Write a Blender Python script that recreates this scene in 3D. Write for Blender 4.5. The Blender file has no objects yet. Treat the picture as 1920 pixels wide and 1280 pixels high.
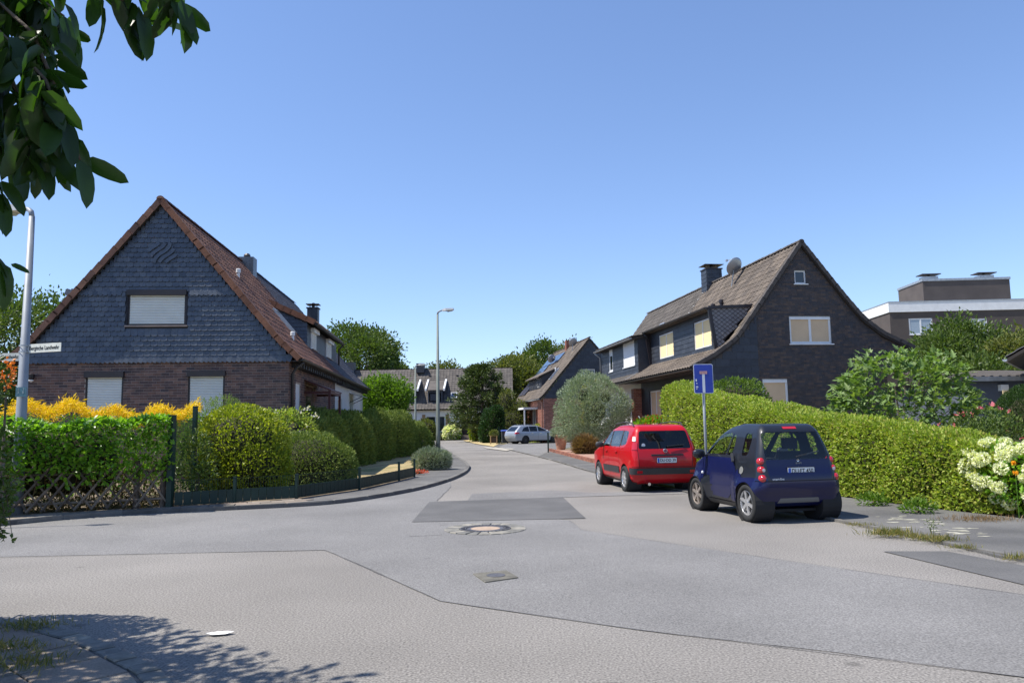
import bpy, bmesh, math, random
import numpy as np
from mathutils import Matrix, Vector
rad = math.radians
random.seed(7)
SC = bpy.context.scene
COL = SC.collection

# ---------------------------------------------------------------- camera, sky, sun, exposure
F, CH = 1430.0, 1.6                    # focal length in photo pixels (1920 wide), eye height in metres
PITCH, ROLL = math.atan(155 / F), 0.0157
_f = Vector((0, math.cos(PITCH), math.sin(PITCH)))
_r0, _u0 = Vector((1, 0, 0)), Vector((0, -math.sin(PITCH), math.cos(PITCH)))
CR = _r0 * math.cos(ROLL) - _u0 * math.sin(ROLL)
CU = _u0 * math.cos(ROLL) + _r0 * math.sin(ROLL)
CAM = Vector((0, 0, CH))
cd = bpy.data.cameras.new('camera'); cam = bpy.data.objects.new('camera', cd); COL.objects.link(cam)
cd.sensor_width = 36; cd.lens = F / 1920 * 36; cd.clip_start = 0.05; cd.clip_end = 2000
cam.matrix_world = Matrix.Translation(CAM) @ Matrix((CR, CU, -_f)).transposed().to_4x4()
SC.camera = cam
SUN_EL = rad(59)
SUN_H = Vector((-1, -0.19, 0)).normalized()
SUN = SUN_H * math.cos(SUN_EL) + Vector((0, 0, math.sin(SUN_EL)))
W = bpy.data.worlds.new('World'); SC.world = W; W.use_nodes = True
_nt = W.node_tree; _bg = _nt.nodes['Background']
_sky = _nt.nodes.new('ShaderNodeTexSky'); _sky.sky_type = 'NISHITA'; _sky.sun_disc = False
_sky.sun_elevation = SUN_EL; _sky.sun_rotation = math.atan2(SUN_H.x, SUN_H.y)
_sky.air_density = 1.0; _sky.dust_density = 0.1; _sky.ozone_density = 2.4; _sky.altitude = 60
_gm = _nt.nodes.new('ShaderNodeGamma'); _gm.inputs[1].default_value = 0.86      # the camera's softer, bluer rendering of the clear sky
_tn = _nt.nodes.new('ShaderNodeMix'); _tn.data_type = 'RGBA'; _tn.blend_type = 'MULTIPLY'; _tn.inputs[0].default_value = 1; _tn.inputs[7].default_value = (.86, .95, 1.16, 1)
_nt.links.new(_sky.outputs[0], _gm.inputs[0]); _nt.links.new(_gm.outputs[0], _tn.inputs[6])
_nt.links.new(_tn.outputs[2], _bg.inputs[0]); _bg.inputs[1].default_value = 0.145
sl = bpy.data.lights.new('sun', 'SUN'); sl.energy = 5.0; sl.angle = rad(0.5); sl.color = (1, 0.95, 0.86)
so = bpy.data.objects.new('sun', sl); COL.objects.link(so)
so.rotation_euler = SUN.to_track_quat('Z', 'Y').to_euler(); so.location = (-20, -5, 40)
SC.view_settings.view_transform = 'Standard'; SC.view_settings.look = 'None'
SC.view_settings.exposure = 0.6; SC.view_settings.gamma = 1

# ---------------------------------------------------------------- pixels of the photograph -> directions -> points
def ray(px, py):
    return CR * ((px - 960) / F) + CU * ((640 - py) / F) + _f
def G(px, py, z=0.0):                  # where the ray meets the level z
    d = ray(px, py); return CAM + d * ((z - CH) / d.z)
def PY(px, py, Y):                     # where the ray reaches the depth Y
    d = ray(px, py); return CAM + d * (Y / d.y)
def inplane(M, px, py, axis, val):     # where the ray meets a plane of a thing's own frame
    Mi = M.inverted(); o = Mi @ CAM; d = Mi.to_3x3() @ ray(px, py)
    return o + d * ((val - o[axis]) / d[axis])

# ---------------------------------------------------------------- materials
MATS = {}
def mat(name, cols, rough=.75, var=.18, nscale=4., bump=0., bscale=40., metal=0., spec=.4, rnd=False, coat=0., fine=0., fscale=90., spots=0.):
    """Procedural surface: colours picked per piece (rnd) or mixed by noise, plus value variation, grain and bump."""
    if name in MATS: return MATS[name]
    m = bpy.data.materials.new(name); m.use_nodes = True; MATS[name] = m
    n = m.node_tree.nodes; l = m.node_tree.links; b = n['Principled BSDF']
    geo = n.new('ShaderNodeNewGeometry')
    def noise(sc, det=3):
        t = n.new('ShaderNodeTexNoise'); t.inputs['Scale'].default_value = sc; t.inputs['Detail'].default_value = det
        l.new(geo.outputs['Position'], t.inputs['Vector']); return t
    if isinstance(cols[0], (int, float)): cols = [cols]
    if len(cols) > 1:
        ramp = n.new('ShaderNodeValToRGB'); e = ramp.color_ramp.elements
        while len(e) < len(cols): e.new(.5)
        for i, c in enumerate(cols):
            e[i].position = (i / (len(cols) - 1)) if not rnd else i / len(cols); e[i].color = (*c, 1)
        if rnd:
            oi = n.new('ShaderNodeObjectInfo'); at = n.new('ShaderNodeAttribute'); at.attribute_name = 'rnd'
            a = n.new('ShaderNodeMath'); a.operation = 'ADD'; l.new(oi.outputs['Random'], a.inputs[0]); l.new(at.outputs['Fac'], a.inputs[1])
            fr = n.new('ShaderNodeMath'); fr.operation = 'FRACT'; l.new(a.outputs[0], fr.inputs[0]); l.new(fr.outputs[0], ramp.inputs[0])
        else:
            t = noise(nscale * .6, 5); mr = n.new('ShaderNodeMapRange'); mr.inputs[1].default_value = .32; mr.inputs[2].default_value = .68
            l.new(t.outputs['Fac'], mr.inputs[0]); l.new(mr.outputs[0], ramp.inputs[0])
        col = ramp.outputs[0]
    else:
        rgb = n.new('ShaderNodeRGB'); rgb.outputs[0].default_value = (*cols[0], 1); col = rgb.outputs[0]
    def mul(col, src, lo, hi, a=.3, c=.7):
        mr = n.new('ShaderNodeMapRange'); mr.inputs[1].default_value = a; mr.inputs[2].default_value = c
        mr.inputs[3].default_value = lo; mr.inputs[4].default_value = hi; l.new(src, mr.inputs[0])
        mx = n.new('ShaderNodeMix'); mx.data_type = 'RGBA'; mx.blend_type = 'MULTIPLY'; mx.inputs[0].default_value = 1
        l.new(col, mx.inputs[6]); l.new(mr.outputs[0], mx.inputs[7]); return mx.outputs[2]
    if var: col = mul(col, noise(nscale).outputs['Fac'], 1 - var, 1 + var)
    if fine: col = mul(col, noise(fscale, 2).outputs['Fac'], 1 - fine, 1 + fine)
    if spots:                           # scattered oil and gum stains
        vo = n.new('ShaderNodeTexVoronoi'); vo.inputs['Scale'].default_value = 1.25; wn = noise(9, 2); av = n.new('ShaderNodeMix'); av.data_type = 'VECTOR'; av.inputs[0].default_value = .05
        l.new(geo.outputs['Position'], av.inputs[4]); l.new(wn.outputs['Color'], av.inputs[5]); l.new(av.outputs[1], vo.inputs['Vector'])
        sm = n.new('ShaderNodeMapRange'); sm.inputs[1].default_value = .045; sm.inputs[2].default_value = .085; l.new(vo.outputs['Distance'], sm.inputs[0])
        sx = n.new('ShaderNodeSeparateColor'); l.new(vo.outputs['Color'], sx.inputs[0]); gt = n.new('ShaderNodeMath'); gt.operation = 'LESS_THAN'; gt.inputs[1].default_value = .62; l.new(sx.outputs[0], gt.inputs[0])
        mxx = n.new('ShaderNodeMath'); mxx.operation = 'MAXIMUM'; l.new(sm.outputs[0], mxx.inputs[0]); l.new(gt.outputs[0], mxx.inputs[1]); col = mul(col, mxx.outputs[0], 1 - spots, 1, 0, 1)
    l.new(col, b.inputs['Base Color'])
    b.inputs['Roughness'].default_value = rough; b.inputs['Metallic'].default_value = metal
    b.inputs['Specular IOR Level'].default_value = spec
    if coat: b.inputs['Coat Weight'].default_value = coat; b.inputs['Coat Roughness'].default_value = .03
    if bump:
        bp = n.new('ShaderNodeBump'); bp.inputs['Strength'].default_value = bump; bp.inputs['Distance'].default_value = .02
        l.new(noise(bscale, 4).outputs['Fac'], bp.inputs['Height']); l.new(bp.outputs[0], b.inputs['Normal'])
    return m

def leafmat(name, cols, trans=.3, rough=.5, spec=.35):
    if name in MATS: return MATS[name]
    m = bpy.data.materials.new(name); m.use_nodes = True; MATS[name] = m
    n = m.node_tree.nodes; l = m.node_tree.links; b = n['Principled BSDF']; out = n['Material Output']
    oi = n.new('ShaderNodeObjectInfo'); at = n.new('ShaderNodeAttribute'); at.attribute_name = 'rnd'
    a = n.new('ShaderNodeMath'); a.operation = 'ADD'; l.new(oi.outputs['Random'], a.inputs[0]); l.new(at.outputs['Fac'], a.inputs[1])
    fr = n.new('ShaderNodeMath'); fr.operation = 'FRACT'; l.new(a.outputs[0], fr.inputs[0])
    ramp = n.new('ShaderNodeValToRGB'); e = ramp.color_ramp.elements
    while len(e) < len(cols): e.new(.5)
    for i, c in enumerate(cols): e[i].position = i / (len(cols) - 1); e[i].color = (*c, 1)
    l.new(fr.outputs[0], ramp.inputs[0]); l.new(ramp.outputs[0], b.inputs['Base Color'])
    b.inputs['Roughness'].default_value = rough; b.inputs['Specular IOR Level'].default_value = spec
    tr = n.new('ShaderNodeBsdfTranslucent')
    mx = n.new('ShaderNodeMix'); mx.data_type = 'RGBA'; mx.blend_type = 'MULTIPLY'; mx.inputs[0].default_value = 1
    mx.inputs[7].default_value = (1.5, 1.7, .5, 1); l.new(ramp.outputs[0], mx.inputs[6]); l.new(mx.outputs[2], tr.inputs[0])
    ms = n.new('ShaderNodeMixShader'); ms.inputs[0].default_value = trans
    l.new(b.outputs[0], ms.inputs[1]); l.new(tr.outputs[0], ms.inputs[2]); l.new(ms.outputs[0], out.inputs[0])
    return m

def glassmat(name, tint=(.35, .4, .4), rough=.02, alpha=.25):
    if name in MATS: return MATS[name]
    m = bpy.data.materials.new(name); m.use_nodes = True; MATS[name] = m
    n = m.node_tree.nodes; l = m.node_tree.links; out = n['Material Output']; n.remove(n['Principled BSDF'])
    t = n.new('ShaderNodeBsdfTransparent'); t.inputs[0].default_value = (*tint, 1)
    g = n.new('ShaderNodeBsdfGlossy'); g.inputs['Roughness'].default_value = rough
    lw = n.new('ShaderNodeLayerWeight'); lw.inputs[0].default_value = .5; pw = n.new('ShaderNodeMath'); pw.operation = 'POWER'; pw.inputs[1].default_value = 3.5
    l.new(lw.outputs['Facing'], pw.inputs[0]); fr = n.new('ShaderNodeMath'); fr.operation = 'MULTIPLY_ADD'; fr.inputs[1].default_value = .8; fr.inputs[2].default_value = .06; l.new(pw.outputs[0], fr.inputs[0])
    ms = n.new('ShaderNodeMixShader'); l.new(fr.outputs[0], ms.inputs[0]); l.new(t.outputs[0], ms.inputs[1]); l.new(g.outputs[0], ms.inputs[2])
    l.new(ms.outputs[0], out.inputs[0]); return m

# ---------------------------------------------------------------- things and parts
def link(o, parent=None):
    COL.objects.link(o)
    if parent is not None: o.parent = parent
    return o
def tag(o, label=None, cat=None, group=None, kind=None):
    if label: o['label'] = label
    if cat: o['category'] = cat
    if group: o['group'] = group
    if kind: o['kind'] = kind
    return o
def thing(name, label, cat, loc=(0, 0, 0), rz=0., group=None):
    o = bpy.data.objects.new(name, None); o.empty_display_size = .2; link(o)
    o.location = loc; o.rotation_euler = (0, 0, rz)
    return tag(o, label, cat, group)
def mw(o):                             # world matrix from location and z turn, before any depsgraph update
    m = o.matrix_basis.copy()
    return (mw(o.parent) @ m) if o.parent else m

class MB:
    """Collects faces of one part."""
    def __init__(s): s.v = []; s.f = []; s.m = []
    def add(s, vs, fs):
        k = len(s.v); s.v += [tuple(v) for v in vs]; s.f += [tuple(i + k for i in f) for f in fs]; return s
    def box(s, x0, x1, y0, y1, z0, z1, M=None):
        vs = [Vector((x, y, z)) for x in (x0, x1) for y in (y0, y1) for z in (z0, z1)]
        if M is not None: vs = [M @ v for v in vs]
        return s.add(vs, [(0, 1, 3, 2), (4, 6, 7, 5), (0, 4, 5, 1), (2, 3, 7, 6), (0, 2, 6, 4), (1, 5, 7, 3)])
    def bar(s, a, b, w, h, up=(0, 0, 1)):         # rectangular bar from a to b
        a, b = Vector(a), Vector(b); d = (b - a).normalized(); u = Vector(up)
        x = d.cross(u)
        if x.length < 1e-4: x = d.cross(Vector((1, 0, 0)))
        x.normalize(); u = x.cross(d); x *= w / 2; u *= h / 2
        return s.add([a - x - u, a + x - u, a + x + u, a - x + u, b - x - u, b + x - u, b + x + u, b - x + u],
                     [(3, 2, 1, 0), (4, 5, 6, 7), (0, 1, 5, 4), (1, 2, 6, 5), (2, 3, 7, 6), (3, 0, 4, 7)])
    def tube(s, pts, rs, n=8, cap=True):
        pts = [Vector(p) for p in pts]
        if isinstance(rs, (int, float)): rs = [rs] * len(pts)
        rings = []; prev = None
        for i, p in enumerate(pts):
            d = (pts[min(i + 1, len(pts) - 1)] - pts[max(i - 1, 0)]).normalized()
            if prev is None: x = d.orthogonal().normalized()
            else:
                x = prev - d * prev.dot(d)
                x = x.normalized() if x.length > 1e-5 else d.orthogonal().normalized()
            prev = x; y = d.cross(x)
            rings.append([p + (x * math.cos(2 * math.pi * k / n) + y * math.sin(2 * math.pi * k / n)) * rs[i] for k in range(n)])
        fs = []
        for i in range(len(pts) - 1):
            for k in range(n):
                k2 = (k + 1) % n; fs.append((i * n + k, i * n + k2, (i + 1) * n + k2, (i + 1) * n + k))
        if cap: fs.append(tuple(range(n))[::-1]); fs.append(tuple((len(pts) - 1) * n + k for k in range(n)))
        return s.add([v for r in rings for v in r], fs)
    def lathe(s, prof, n=16, c=(0, 0, 0), axis='z'):
        vs = []; fs = []
        for (r, h) in prof:
            for k in range(n):
                a = 2 * math.pi * k / n; x, y = r * math.cos(a), r * math.sin(a)
                v = (x, y, h) if axis == 'z' else ((x, h, y) if axis == 'y' else (h, x, y))
                vs.append((v[0] + c[0], v[1] + c[1], v[2] + c[2]))
        for i in range(len(prof) - 1):
            for k in range(n):
                k2 = (k + 1) % n; fs.append((i * n + k, i * n + k2, (i + 1) * n + k2, (i + 1) * n + k))
        return s.add(vs, fs)
    def prism(s, poly, a0, a1, axis=1):           # polygon in the two other axes, extruded along axis
        n = len(poly)
        def mk(p, a): v = list(p); v.insert(axis, a); return v
        vs = [mk(p, a0) for p in poly] + [mk(p, a1) for p in poly]
        fs = [tuple(range(n)), tuple(range(2 * n - 1, n - 1, -1))] + [(i, i + n, (i + 1) % n + n, (i + 1) % n) for i in range(n)]
        return s.add(vs, fs)
    def mesh(s, name, m=None, smooth=False, fix=True):
        me = bpy.data.meshes.new(name); me.from_pydata(s.v, [], s.f)
        if fix:
            bm = bmesh.new(); bm.from_mesh(me); bmesh.ops.recalc_face_normals(bm, faces=bm.faces); bm.to_mesh(me); bm.free()
        if m: me.materials.append(m)
        if smooth: me.polygons.foreach_set('use_smooth', [True] * len(me.polygons))
        me.update(); return me
    def build(s, name, m, parent=None, smooth=False, M=None, kind=None, fix=True):
        o = bpy.data.objects.new(name, s.mesh(name, m, smooth, fix)); link(o, parent)
        if M is not None: o.matrix_basis = M
        if kind: o['kind'] = kind
        return o

def npmesh(name, V, T, m=None, rnd=None, smooth=False, nv=3):
    """Mesh from arrays: V (n,3), T (k,nv); rnd one value per face."""
    me = bpy.data.meshes.new(name); V = np.asarray(V, np.float32); T = np.asarray(T, np.int32)
    me.vertices.add(len(V)); me.vertices.foreach_set('co', V.ravel())
    me.loops.add(T.size); me.loops.foreach_set('vertex_index', T.ravel())
    me.polygons.add(len(T)); me.polygons.foreach_set('loop_start', np.arange(len(T), dtype=np.int32) * nv)
    me.polygons.foreach_set('use_smooth', np.full(len(T), smooth))
    me.update(calc_edges=True)
    if rnd is not None:
        at = me.attributes.new('rnd', 'FLOAT', 'FACE'); at.data.foreach_set('value', np.asarray(rnd, np.float32))
    if m: me.materials.append(m)
    return me

def pieces(name, protos, mats4, parent, limit=300, key=None):
    """Pieces of one part: the nearest as objects sharing mesh data, the rest as one joined part of kind stuff."""
    if not mats4: return
    if not isinstance(protos, list): protos = [protos]
    PM = mw(parent)
    if key is None: key = lambda p: (p - CAM).length
    order = sorted(range(len(mats4)), key=lambda i: key(PM @ mats4[i].to_translation()))
    for i in order[:limit]:
        o = bpy.data.objects.new(name, protos[i % len(protos)]); link(o, parent); o.matrix_basis = mats4[i]
    rest = order[limit:]
    if not rest: return
    VV = []; LL = []; LS = []; RN = []; k = 0; ls = 0
    rg = np.random.default_rng(len(mats4)); cache = {}
    for i in rest:
        me = protos[i % len(protos)]
        if me.name not in cache:
            v = np.empty(len(me.vertices) * 3, np.float32); me.vertices.foreach_get('co', v)
            li = np.empty(len(me.loops), np.int32); me.loops.foreach_get('vertex_index', li)
            st = np.empty(len(me.polygons), np.int32); me.polygons.foreach_get('loop_start', st)
            cache[me.name] = (v.reshape(-1, 3), li, st)
        v, li, st = cache[me.name]; A = np.array(mats4[i], np.float32)
        VV.append(v @ A[:3, :3].T + A[:3, 3]); LL.append(li + k); LS.append(st + ls); RN.append(np.full(len(st), rg.random(), np.float32))
        k += len(v); ls += len(li)
    VV = np.concatenate(VV); LL = np.concatenate(LL); LS = np.concatenate(LS); RN = np.concatenate(RN)
    me = bpy.data.meshes.new(name)
    me.vertices.add(len(VV)); me.vertices.foreach_set('co', VV.ravel()); me.loops.add(len(LL)); me.loops.foreach_set('vertex_index', LL)
    me.polygons.add(len(LS)); me.polygons.foreach_set('loop_start', LS)
    me.polygons.foreach_set('use_smooth', np.zeros(len(LS), bool)); me.update(calc_edges=True)
    at = me.attributes.new('rnd', 'FLOAT', 'FACE'); at.data.foreach_set('value', RN)
    me.materials.append(protos[0].materials[0])
    o = bpy.data.objects.new(name + '_field', me); link(o, parent); o['kind'] = 'stuff'

def text_mesh(txt, size, m, parent, M, name='lettering', align='CENTER', sx=1., depth=.001):
    cu = bpy.data.curves.new('txt', 'FONT'); cu.body = txt; cu.size = size; cu.align_x = align; cu.align_y = 'CENTER'; cu.extrude = depth; cu.offset = size * .012
    o = bpy.data.objects.new('txt', cu); COL.objects.link(o)
    me = bpy.data.meshes.new_from_object(o.evaluated_get(bpy.context.evaluated_depsgraph_get()))
    bpy.data.objects.remove(o); me.materials.clear(); me.materials.append(m)
    t = bpy.data.objects.new(name, me); link(t, parent); t.matrix_basis = M @ Matrix.Diagonal((sx, 1, 1, 1)); return t

def smoothpath(pts, n=6):              # Catmull-Rom through 2D points
    pts = [Vector(p) for p in pts]; out = []
    for i in range(len(pts) - 1):
        p0, p1, p2, p3 = pts[max(i - 1, 0)], pts[i], pts[i + 1], pts[min(i + 2, len(pts) - 1)]
        for k in range(n):
            t = k / n
            out.append(.5 * ((2 * p1) + (p2 - p0) * t + (2 * p0 - 5 * p1 + 4 * p2 - p3) * t * t + (3 * p1 - p0 - 3 * p2 + p3) * t ** 3))
    return out + [pts[-1]]
# ---------------------------------------------------------------- the surfaces of the place
ASPH = mat('asphalt_old', [(.178, .165, .151), (.21, .196, .18)], .92, .14, .4, .3, 150, fine=.5, fscale=58, spots=.34)
ASPH2 = mat('asphalt_mid', [(.158, .153, .149), (.182, .176, .171)], .92, .13, .5, .3, 150, fine=.42, fscale=64, spots=.18)
ASPH3 = mat('asphalt_dark', [(.092, .09, .089), (.118, .115, .113)], .9, .12, 1.2, .35, 150, fine=.25, fscale=80)
PAVA = mat('pavement_asphalt', [(.085, .083, .082), (.14, .135, .128)], .92, .15, 1.1, .35, 120, fine=.25, fscale=60)
TAR = mat('tar_seam', (.10, .097, .095), .8, .3, 9)
SPOT = mat('road_spot', (.15, .143, .136), .8, .25, 9)
SOIL = mat('soil', [(.10, .075, .05), (.18, .14, .095)], .95, .3, 3, .6, 30, fine=.3)
EARTH = mat('dry_ground', [(.16, .15, .085), (.25, .20, .12), (.12, .13, .06)], .95, .25, .8, .5, 20, fine=.3)
DRYLAWN = mat('dry_lawn', [(.40, .30, .14), (.48, .37, .19), (.22, .22, .08)], .95, .15, 1.2, .5, 60, fine=.2)
SLAB = mat('paving_slab', [(.20, .165, .13), (.25, .215, .175), (.22, .17, .135), (.16, .14, .115)], .9, .2, 3, .3, 60, rnd=True, fine=.2)
SLABRED = mat('red_paver', [(.30, .17, .13), (.36, .22, .17), (.27, .17, .14)], .9, .15, 3, .2, 60, rnd=True, fine=.15)
KERB = mat('kerb_stone', [(.10, .096, .09), (.15, .143, .132)], .9, .25, 4, .3, 50, rnd=True, fine=.2)
COBBLE = mat('cobble', [(.20, .19, .165), (.27, .25, .21), (.16, .155, .14)], .85, .25, 8, .4, 60, rnd=True)
IRON = mat('cast_iron', (.12, .115, .12), .55, .3, 12, .4, 80, metal=.4)
CONC = mat('concrete_fill', (.36, .27, .20), .9, .15, 9, .2, 60)
MORTAR = mat('mortar', (.34, .29, .26), .95, .15, 6)
MORTARD = mat('mortar_dark', (.085, .08, .08), .95, .15, 6)
BRICK = mat('brick_brown', [(.125, .072, .06), (.16, .09, .072), (.06, .046, .05), (.14, .085, .072), (.09, .06, .06), (.19, .115, .092)], .85, .2, 6, .25, 50, rnd=True)
BRICKD = mat('brick_dark', [(.055, .05, .056), (.04, .04, .048), (.085, .062, .054), (.048, .046, .054), (.07, .056, .054), (.042, .042, .05), (.095, .068, .056)], .7, .2, 6, .25, 50, rnd=True)
BRICKR = mat('brick_red', [(.27, .105, .07), (.32, .135, .09), (.22, .085, .06)], .88, .2, 6, .2, 50, rnd=True)
SLATE = mat('slate', [(.055, .068, .092), (.068, .082, .108), (.046, .058, .08), (.08, .093, .115)], .38, .2, 7, .3, 30, rnd=True, spec=.5)
PANEL = mat('fibre_panel', [(.035, .04, .052), (.042, .048, .062), (.03, .034, .045)], .5, .12, 5, .1, 40, rnd=True)
TILER = mat('tile_redbrown', [(.10, .048, .034), (.145, .068, .046), (.085, .045, .036), (.17, .085, .055)], .72, .35, 2.2, .25, 40, rnd=True)
TILEORANGE = mat('tile_orange', [(.17, .075, .045), (.21, .095, .055)], .8, .25, 3, .2, 40, rnd=True)
TILEG = mat('tile_grey', [(.05, .048, .055), (.07, .066, .072), (.06, .056, .062)], .5, .25, 2.5, .2, 40, rnd=True)
TILEB = mat('tile_brown', [(.098, .078, .064), (.12, .097, .078), (.083, .068, .058), (.132, .106, .084)], .8, .3, 1.2, .25, 40, rnd=True)
TILEB2 = mat('tile_taupe', [(.088, .077, .07), (.105, .092, .082), (.076, .067, .061)], .8, .2, 1.6, .2, 40, rnd=True)
DECK = mat('roof_deck', (.035, .03, .028), .9, .2, 3)
WHITEP = mat('white_plastic', (.72, .73, .74), .4, .06, 2)
WHITEW = mat('white_render', [(.62, .63, .64), (.70, .70, .70)], .9, .06, .8, .15, 60)
DARKF = mat('dark_frame', (.022, .018, .022), .4, .15, 5)
SHUT = mat('shutter_slat', (.66, .69, .66), .5, .05, 3)
BLIND = mat('beige_blind', (.62, .46, .30), .85, .05, 2)
BLINDY = mat('straw_blind', (.86, .68, .38), .85, .05, 2)
SILL = mat('sill_stone', (.30, .24, .21), .8, .15, 5)
GUT = mat('gutter_metal', (.05, .045, .045), .5, .2, 4, metal=.3)
ZINC = mat('zinc', (.40, .42, .44), .45, .15, 4, metal=.7)
GALV = mat('galvanised', (.24, .26, .285), .55, .12, 3, metal=.15)
LAMPG = mat('lamp_paint', (.14, .165, .15), .55, .12, 2)
LAMPW = mat('lamp_head', (.58, .58, .57), .45, .1, 4)
LAMPGL = mat('lamp_lens', (.40, .40, .36), .25, .1, 4)
GREENM = mat('green_metal', (.006, .028, .022), .5, .2, 4)
WOODW = mat('weathered_wood', [(.15, .115, .085), (.21, .165, .125), (.11, .085, .065)], .9, .3, 9, .5, 40, rnd=True)
WOOD = mat('wood', (.40, .26, .13), .8, .2, 9)
REDP = mat('red_post', (.075, .02, .02), .5, .15, 5)
BARK = mat('bark', [(.09, .07, .05), (.15, .12, .09)], .95, .3, 8, .8, 30)
HULLDARK = mat('twigs', [(.022, .024, .010), (.038, .036, .015)], .95, .3, 8)  # colour of the added light-blocking hulls, dark like a hedge's inside
PANE = mat('window_pane', (.02, .026, .032), .05, .1, 1, spec=.8)
SOLAR = mat('solar_panel', (.012, .022, .06), .12, .1, 2, spec=.8)
TERRA = mat('terracotta', [(.42, .20, .13), (.52, .30, .21)], .85, .2, 9)
SIGNW = mat('sign_white', (.66, .66, .58), .5, .12, 9)
SIGNB = mat('sign_blue', (.022, .05, .33), .4, .1, 6)
BLACK = mat('black_print', (.015, .015, .015), .6, 0)
TEAL = mat('teal_plate', (.07, .16, .20), .6, .25, 30)
REDFADE = mat('faded_red', (.45, .24, .24), .6, .15, 30)
WHITEPR = mat('white_print', (.60, .62, .66), .5, .1, 9)
PAPER = mat('paper', (.85, .84, .82), .9, .05, 9)
# ================================================================ the ground, road and pavements
def sheet(name, pts, z, m, parent=None, kind='structure', z0=None):
    """A flat polygon at height z; with z0 it gets sides down to z0."""
    bm = bmesh.new(); vs = [bm.verts.new((p[0], p[1], z)) for p in pts]; f = bm.faces.new(vs)
    if f.normal.z < 0 or f.calc_area() == 0: pass
    bm.normal_update()
    if f.normal.z < 0: f.normal_flip()
    if z0 is not None:
        lo = [bm.verts.new((p[0], p[1], z0)) for p in pts]
        for i in range(len(vs)): bm.faces.new((vs[i], vs[i - 1], lo[i - 1], lo[i]))
    bmesh.ops.triangulate(bm, faces=[f]); bmesh.ops.recalc_face_normals(bm, faces=bm.faces)
    up = [g for g in bm.faces if abs(g.normal.z) > .9]
    if up and up[0].normal.z < 0: bmesh.ops.reverse_faces(bm, faces=bm.faces)
    me = bpy.data.meshes.new(name); bm.to_mesh(me); bm.free(); me.materials.append(m)
    o = bpy.data.objects.new(name, me); link(o, parent)
    if parent is None and kind: o['kind'] = kind
    return o
def gp(l, z=0.): return [G(a, b, z).xy for a, b in l]

sheet('ground', [(-700, -300), (700, -300), (700, 900), (-700, 900)], -.06, EARTH)
kerb_px = [(-420, 1012), (-160, 1000), (0, 986), (120, 974), (250, 964), (500, 953), (640, 943), (760, 924), (825, 908), (862, 894), (878, 883), (879, 873), (862, 861), (840, 847), (822, 833), (806, 825)]
KERBL = smoothpath(gp(kerb_px), 5)
kerb_r = gp([(868, 822), (905, 831), (940, 840), (1030, 862)])
RK = smoothpath([*[Vector(p) for p in kerb_r], Vector((2.55, 25.0)), Vector((3.75, 18)), Vector((4.75, 13.5)), *[Vector(p) for p in gp([(1640, 993), (1740, 1015), (1830, 1035), (1918, 1053)])], Vector((6.6, 7.35)), Vector((9.5, 6.2)), Vector((30, 3))], 4)
NEARK = [Vector(p) for p in gp([(-260, 1130), (0, 1168), (95, 1186), (180, 1207), (250, 1240), (311, 1276)])] + [Vector((-1.9, 4.4)), Vector((-1.4, 2.5)), Vector((-1.2, -12))]
road = sheet('road', KERBL + RK + [Vector((30, -12)), Vector((-60, -12)), Vector((-60, 8))], 0., ASPH)
# repaired fields of the carriageway, each its own sheet a few millimetres up
mid = gp([(-420, 1062), (-100, 1046), (610, 1031), (700, 1069), (760, 1098), (825, 1127), (1000, 1153), (1195, 1181), (1560, 1222), (1920, 1270), (2300, 1325), (2300, 1165), (1920, 1115), (1480, 1052), (1200, 1010), (1090, 993), (1070, 976), (819, 940), (846, 913)])
inner = [p + (Vector((-.6, 3)) * 0) for p in KERBL]
n_in = [i for i, p in enumerate(KERBL) if p.y < 22.2 and p.x > -16]
mid += [KERBL[i] + Vector((.03, -.10)) for i in reversed(n_in)]
sheet('asphalt_patch', mid, .004, ASPH2, road)
sheet('asphalt_patch', gp([(885, 926), (1032, 919), (1112, 924), (1300, 918), (1300, 925), (1060, 932), (876, 939)]), .0075, ASPH2, road)
sheet('asphalt_patch', gp([(805, 941), (1055, 932), (1098, 972), (772, 979)]), .0105, ASPH3, road)
sheet('asphalt_patch', gp([(1655, 1034), (1775, 1034), (1925, 1062), (1990, 1076), (1990, 1112), (1925, 1098)]), .008, ASPH3, road)
def strip(name, pts, w, z, m, parent):
    mb = MB(); L = []; Rr = []
    for i, p in enumerate(pts):
        d = (pts[min(i + 1, len(pts) - 1)] - pts[max(i - 1, 0)]).normalized(); nrm = Vector((-d.y, d.x)) * w / 2 * random.uniform(.6, 1.3)
        L.append((*(p + nrm), z)); Rr.append((*(p - nrm), z))
    k = len(pts); mb.add(L + Rr, [(i, i + k, i + k + 1, i + 1) for i in range(k - 1)])
    return mb.build(name, m, parent)
def wobble(pts, step=.35, amp=.012):
    out = []
    for a, b in zip(pts[:-1], pts[1:]):
        n = max(1, int((b - a).length / step))
        out += [a.lerp(b, k / n) + Vector((random.uniform(-amp, amp), random.uniform(-amp, amp))) for k in range(n)]
    return out + [pts[-1]]
V2 = lambda l: [Vector(p) for p in l]
for l in ([(-300, 1053), (610, 1031), (760, 1098), (825, 1127), (1195, 1181), (1920, 1270)], [(1068, 976), (1090, 993), (1480, 1052), (1920, 1115)], [(772, 979), (1098, 972)], [(819, 939), (846, 912)]):
    strip('tar_seam', wobble(V2(gp(l))), .009, .0075, TAR, road)
for l in ([(905, 880), (1000, 872), (1090, 868)], [(838, 860), (900, 868)], [(770, 1006), (830, 1003)]):
    strip('crack', wobble(V2(gp(l)), .4, .03), .016, .0085, TAR, road)
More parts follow.
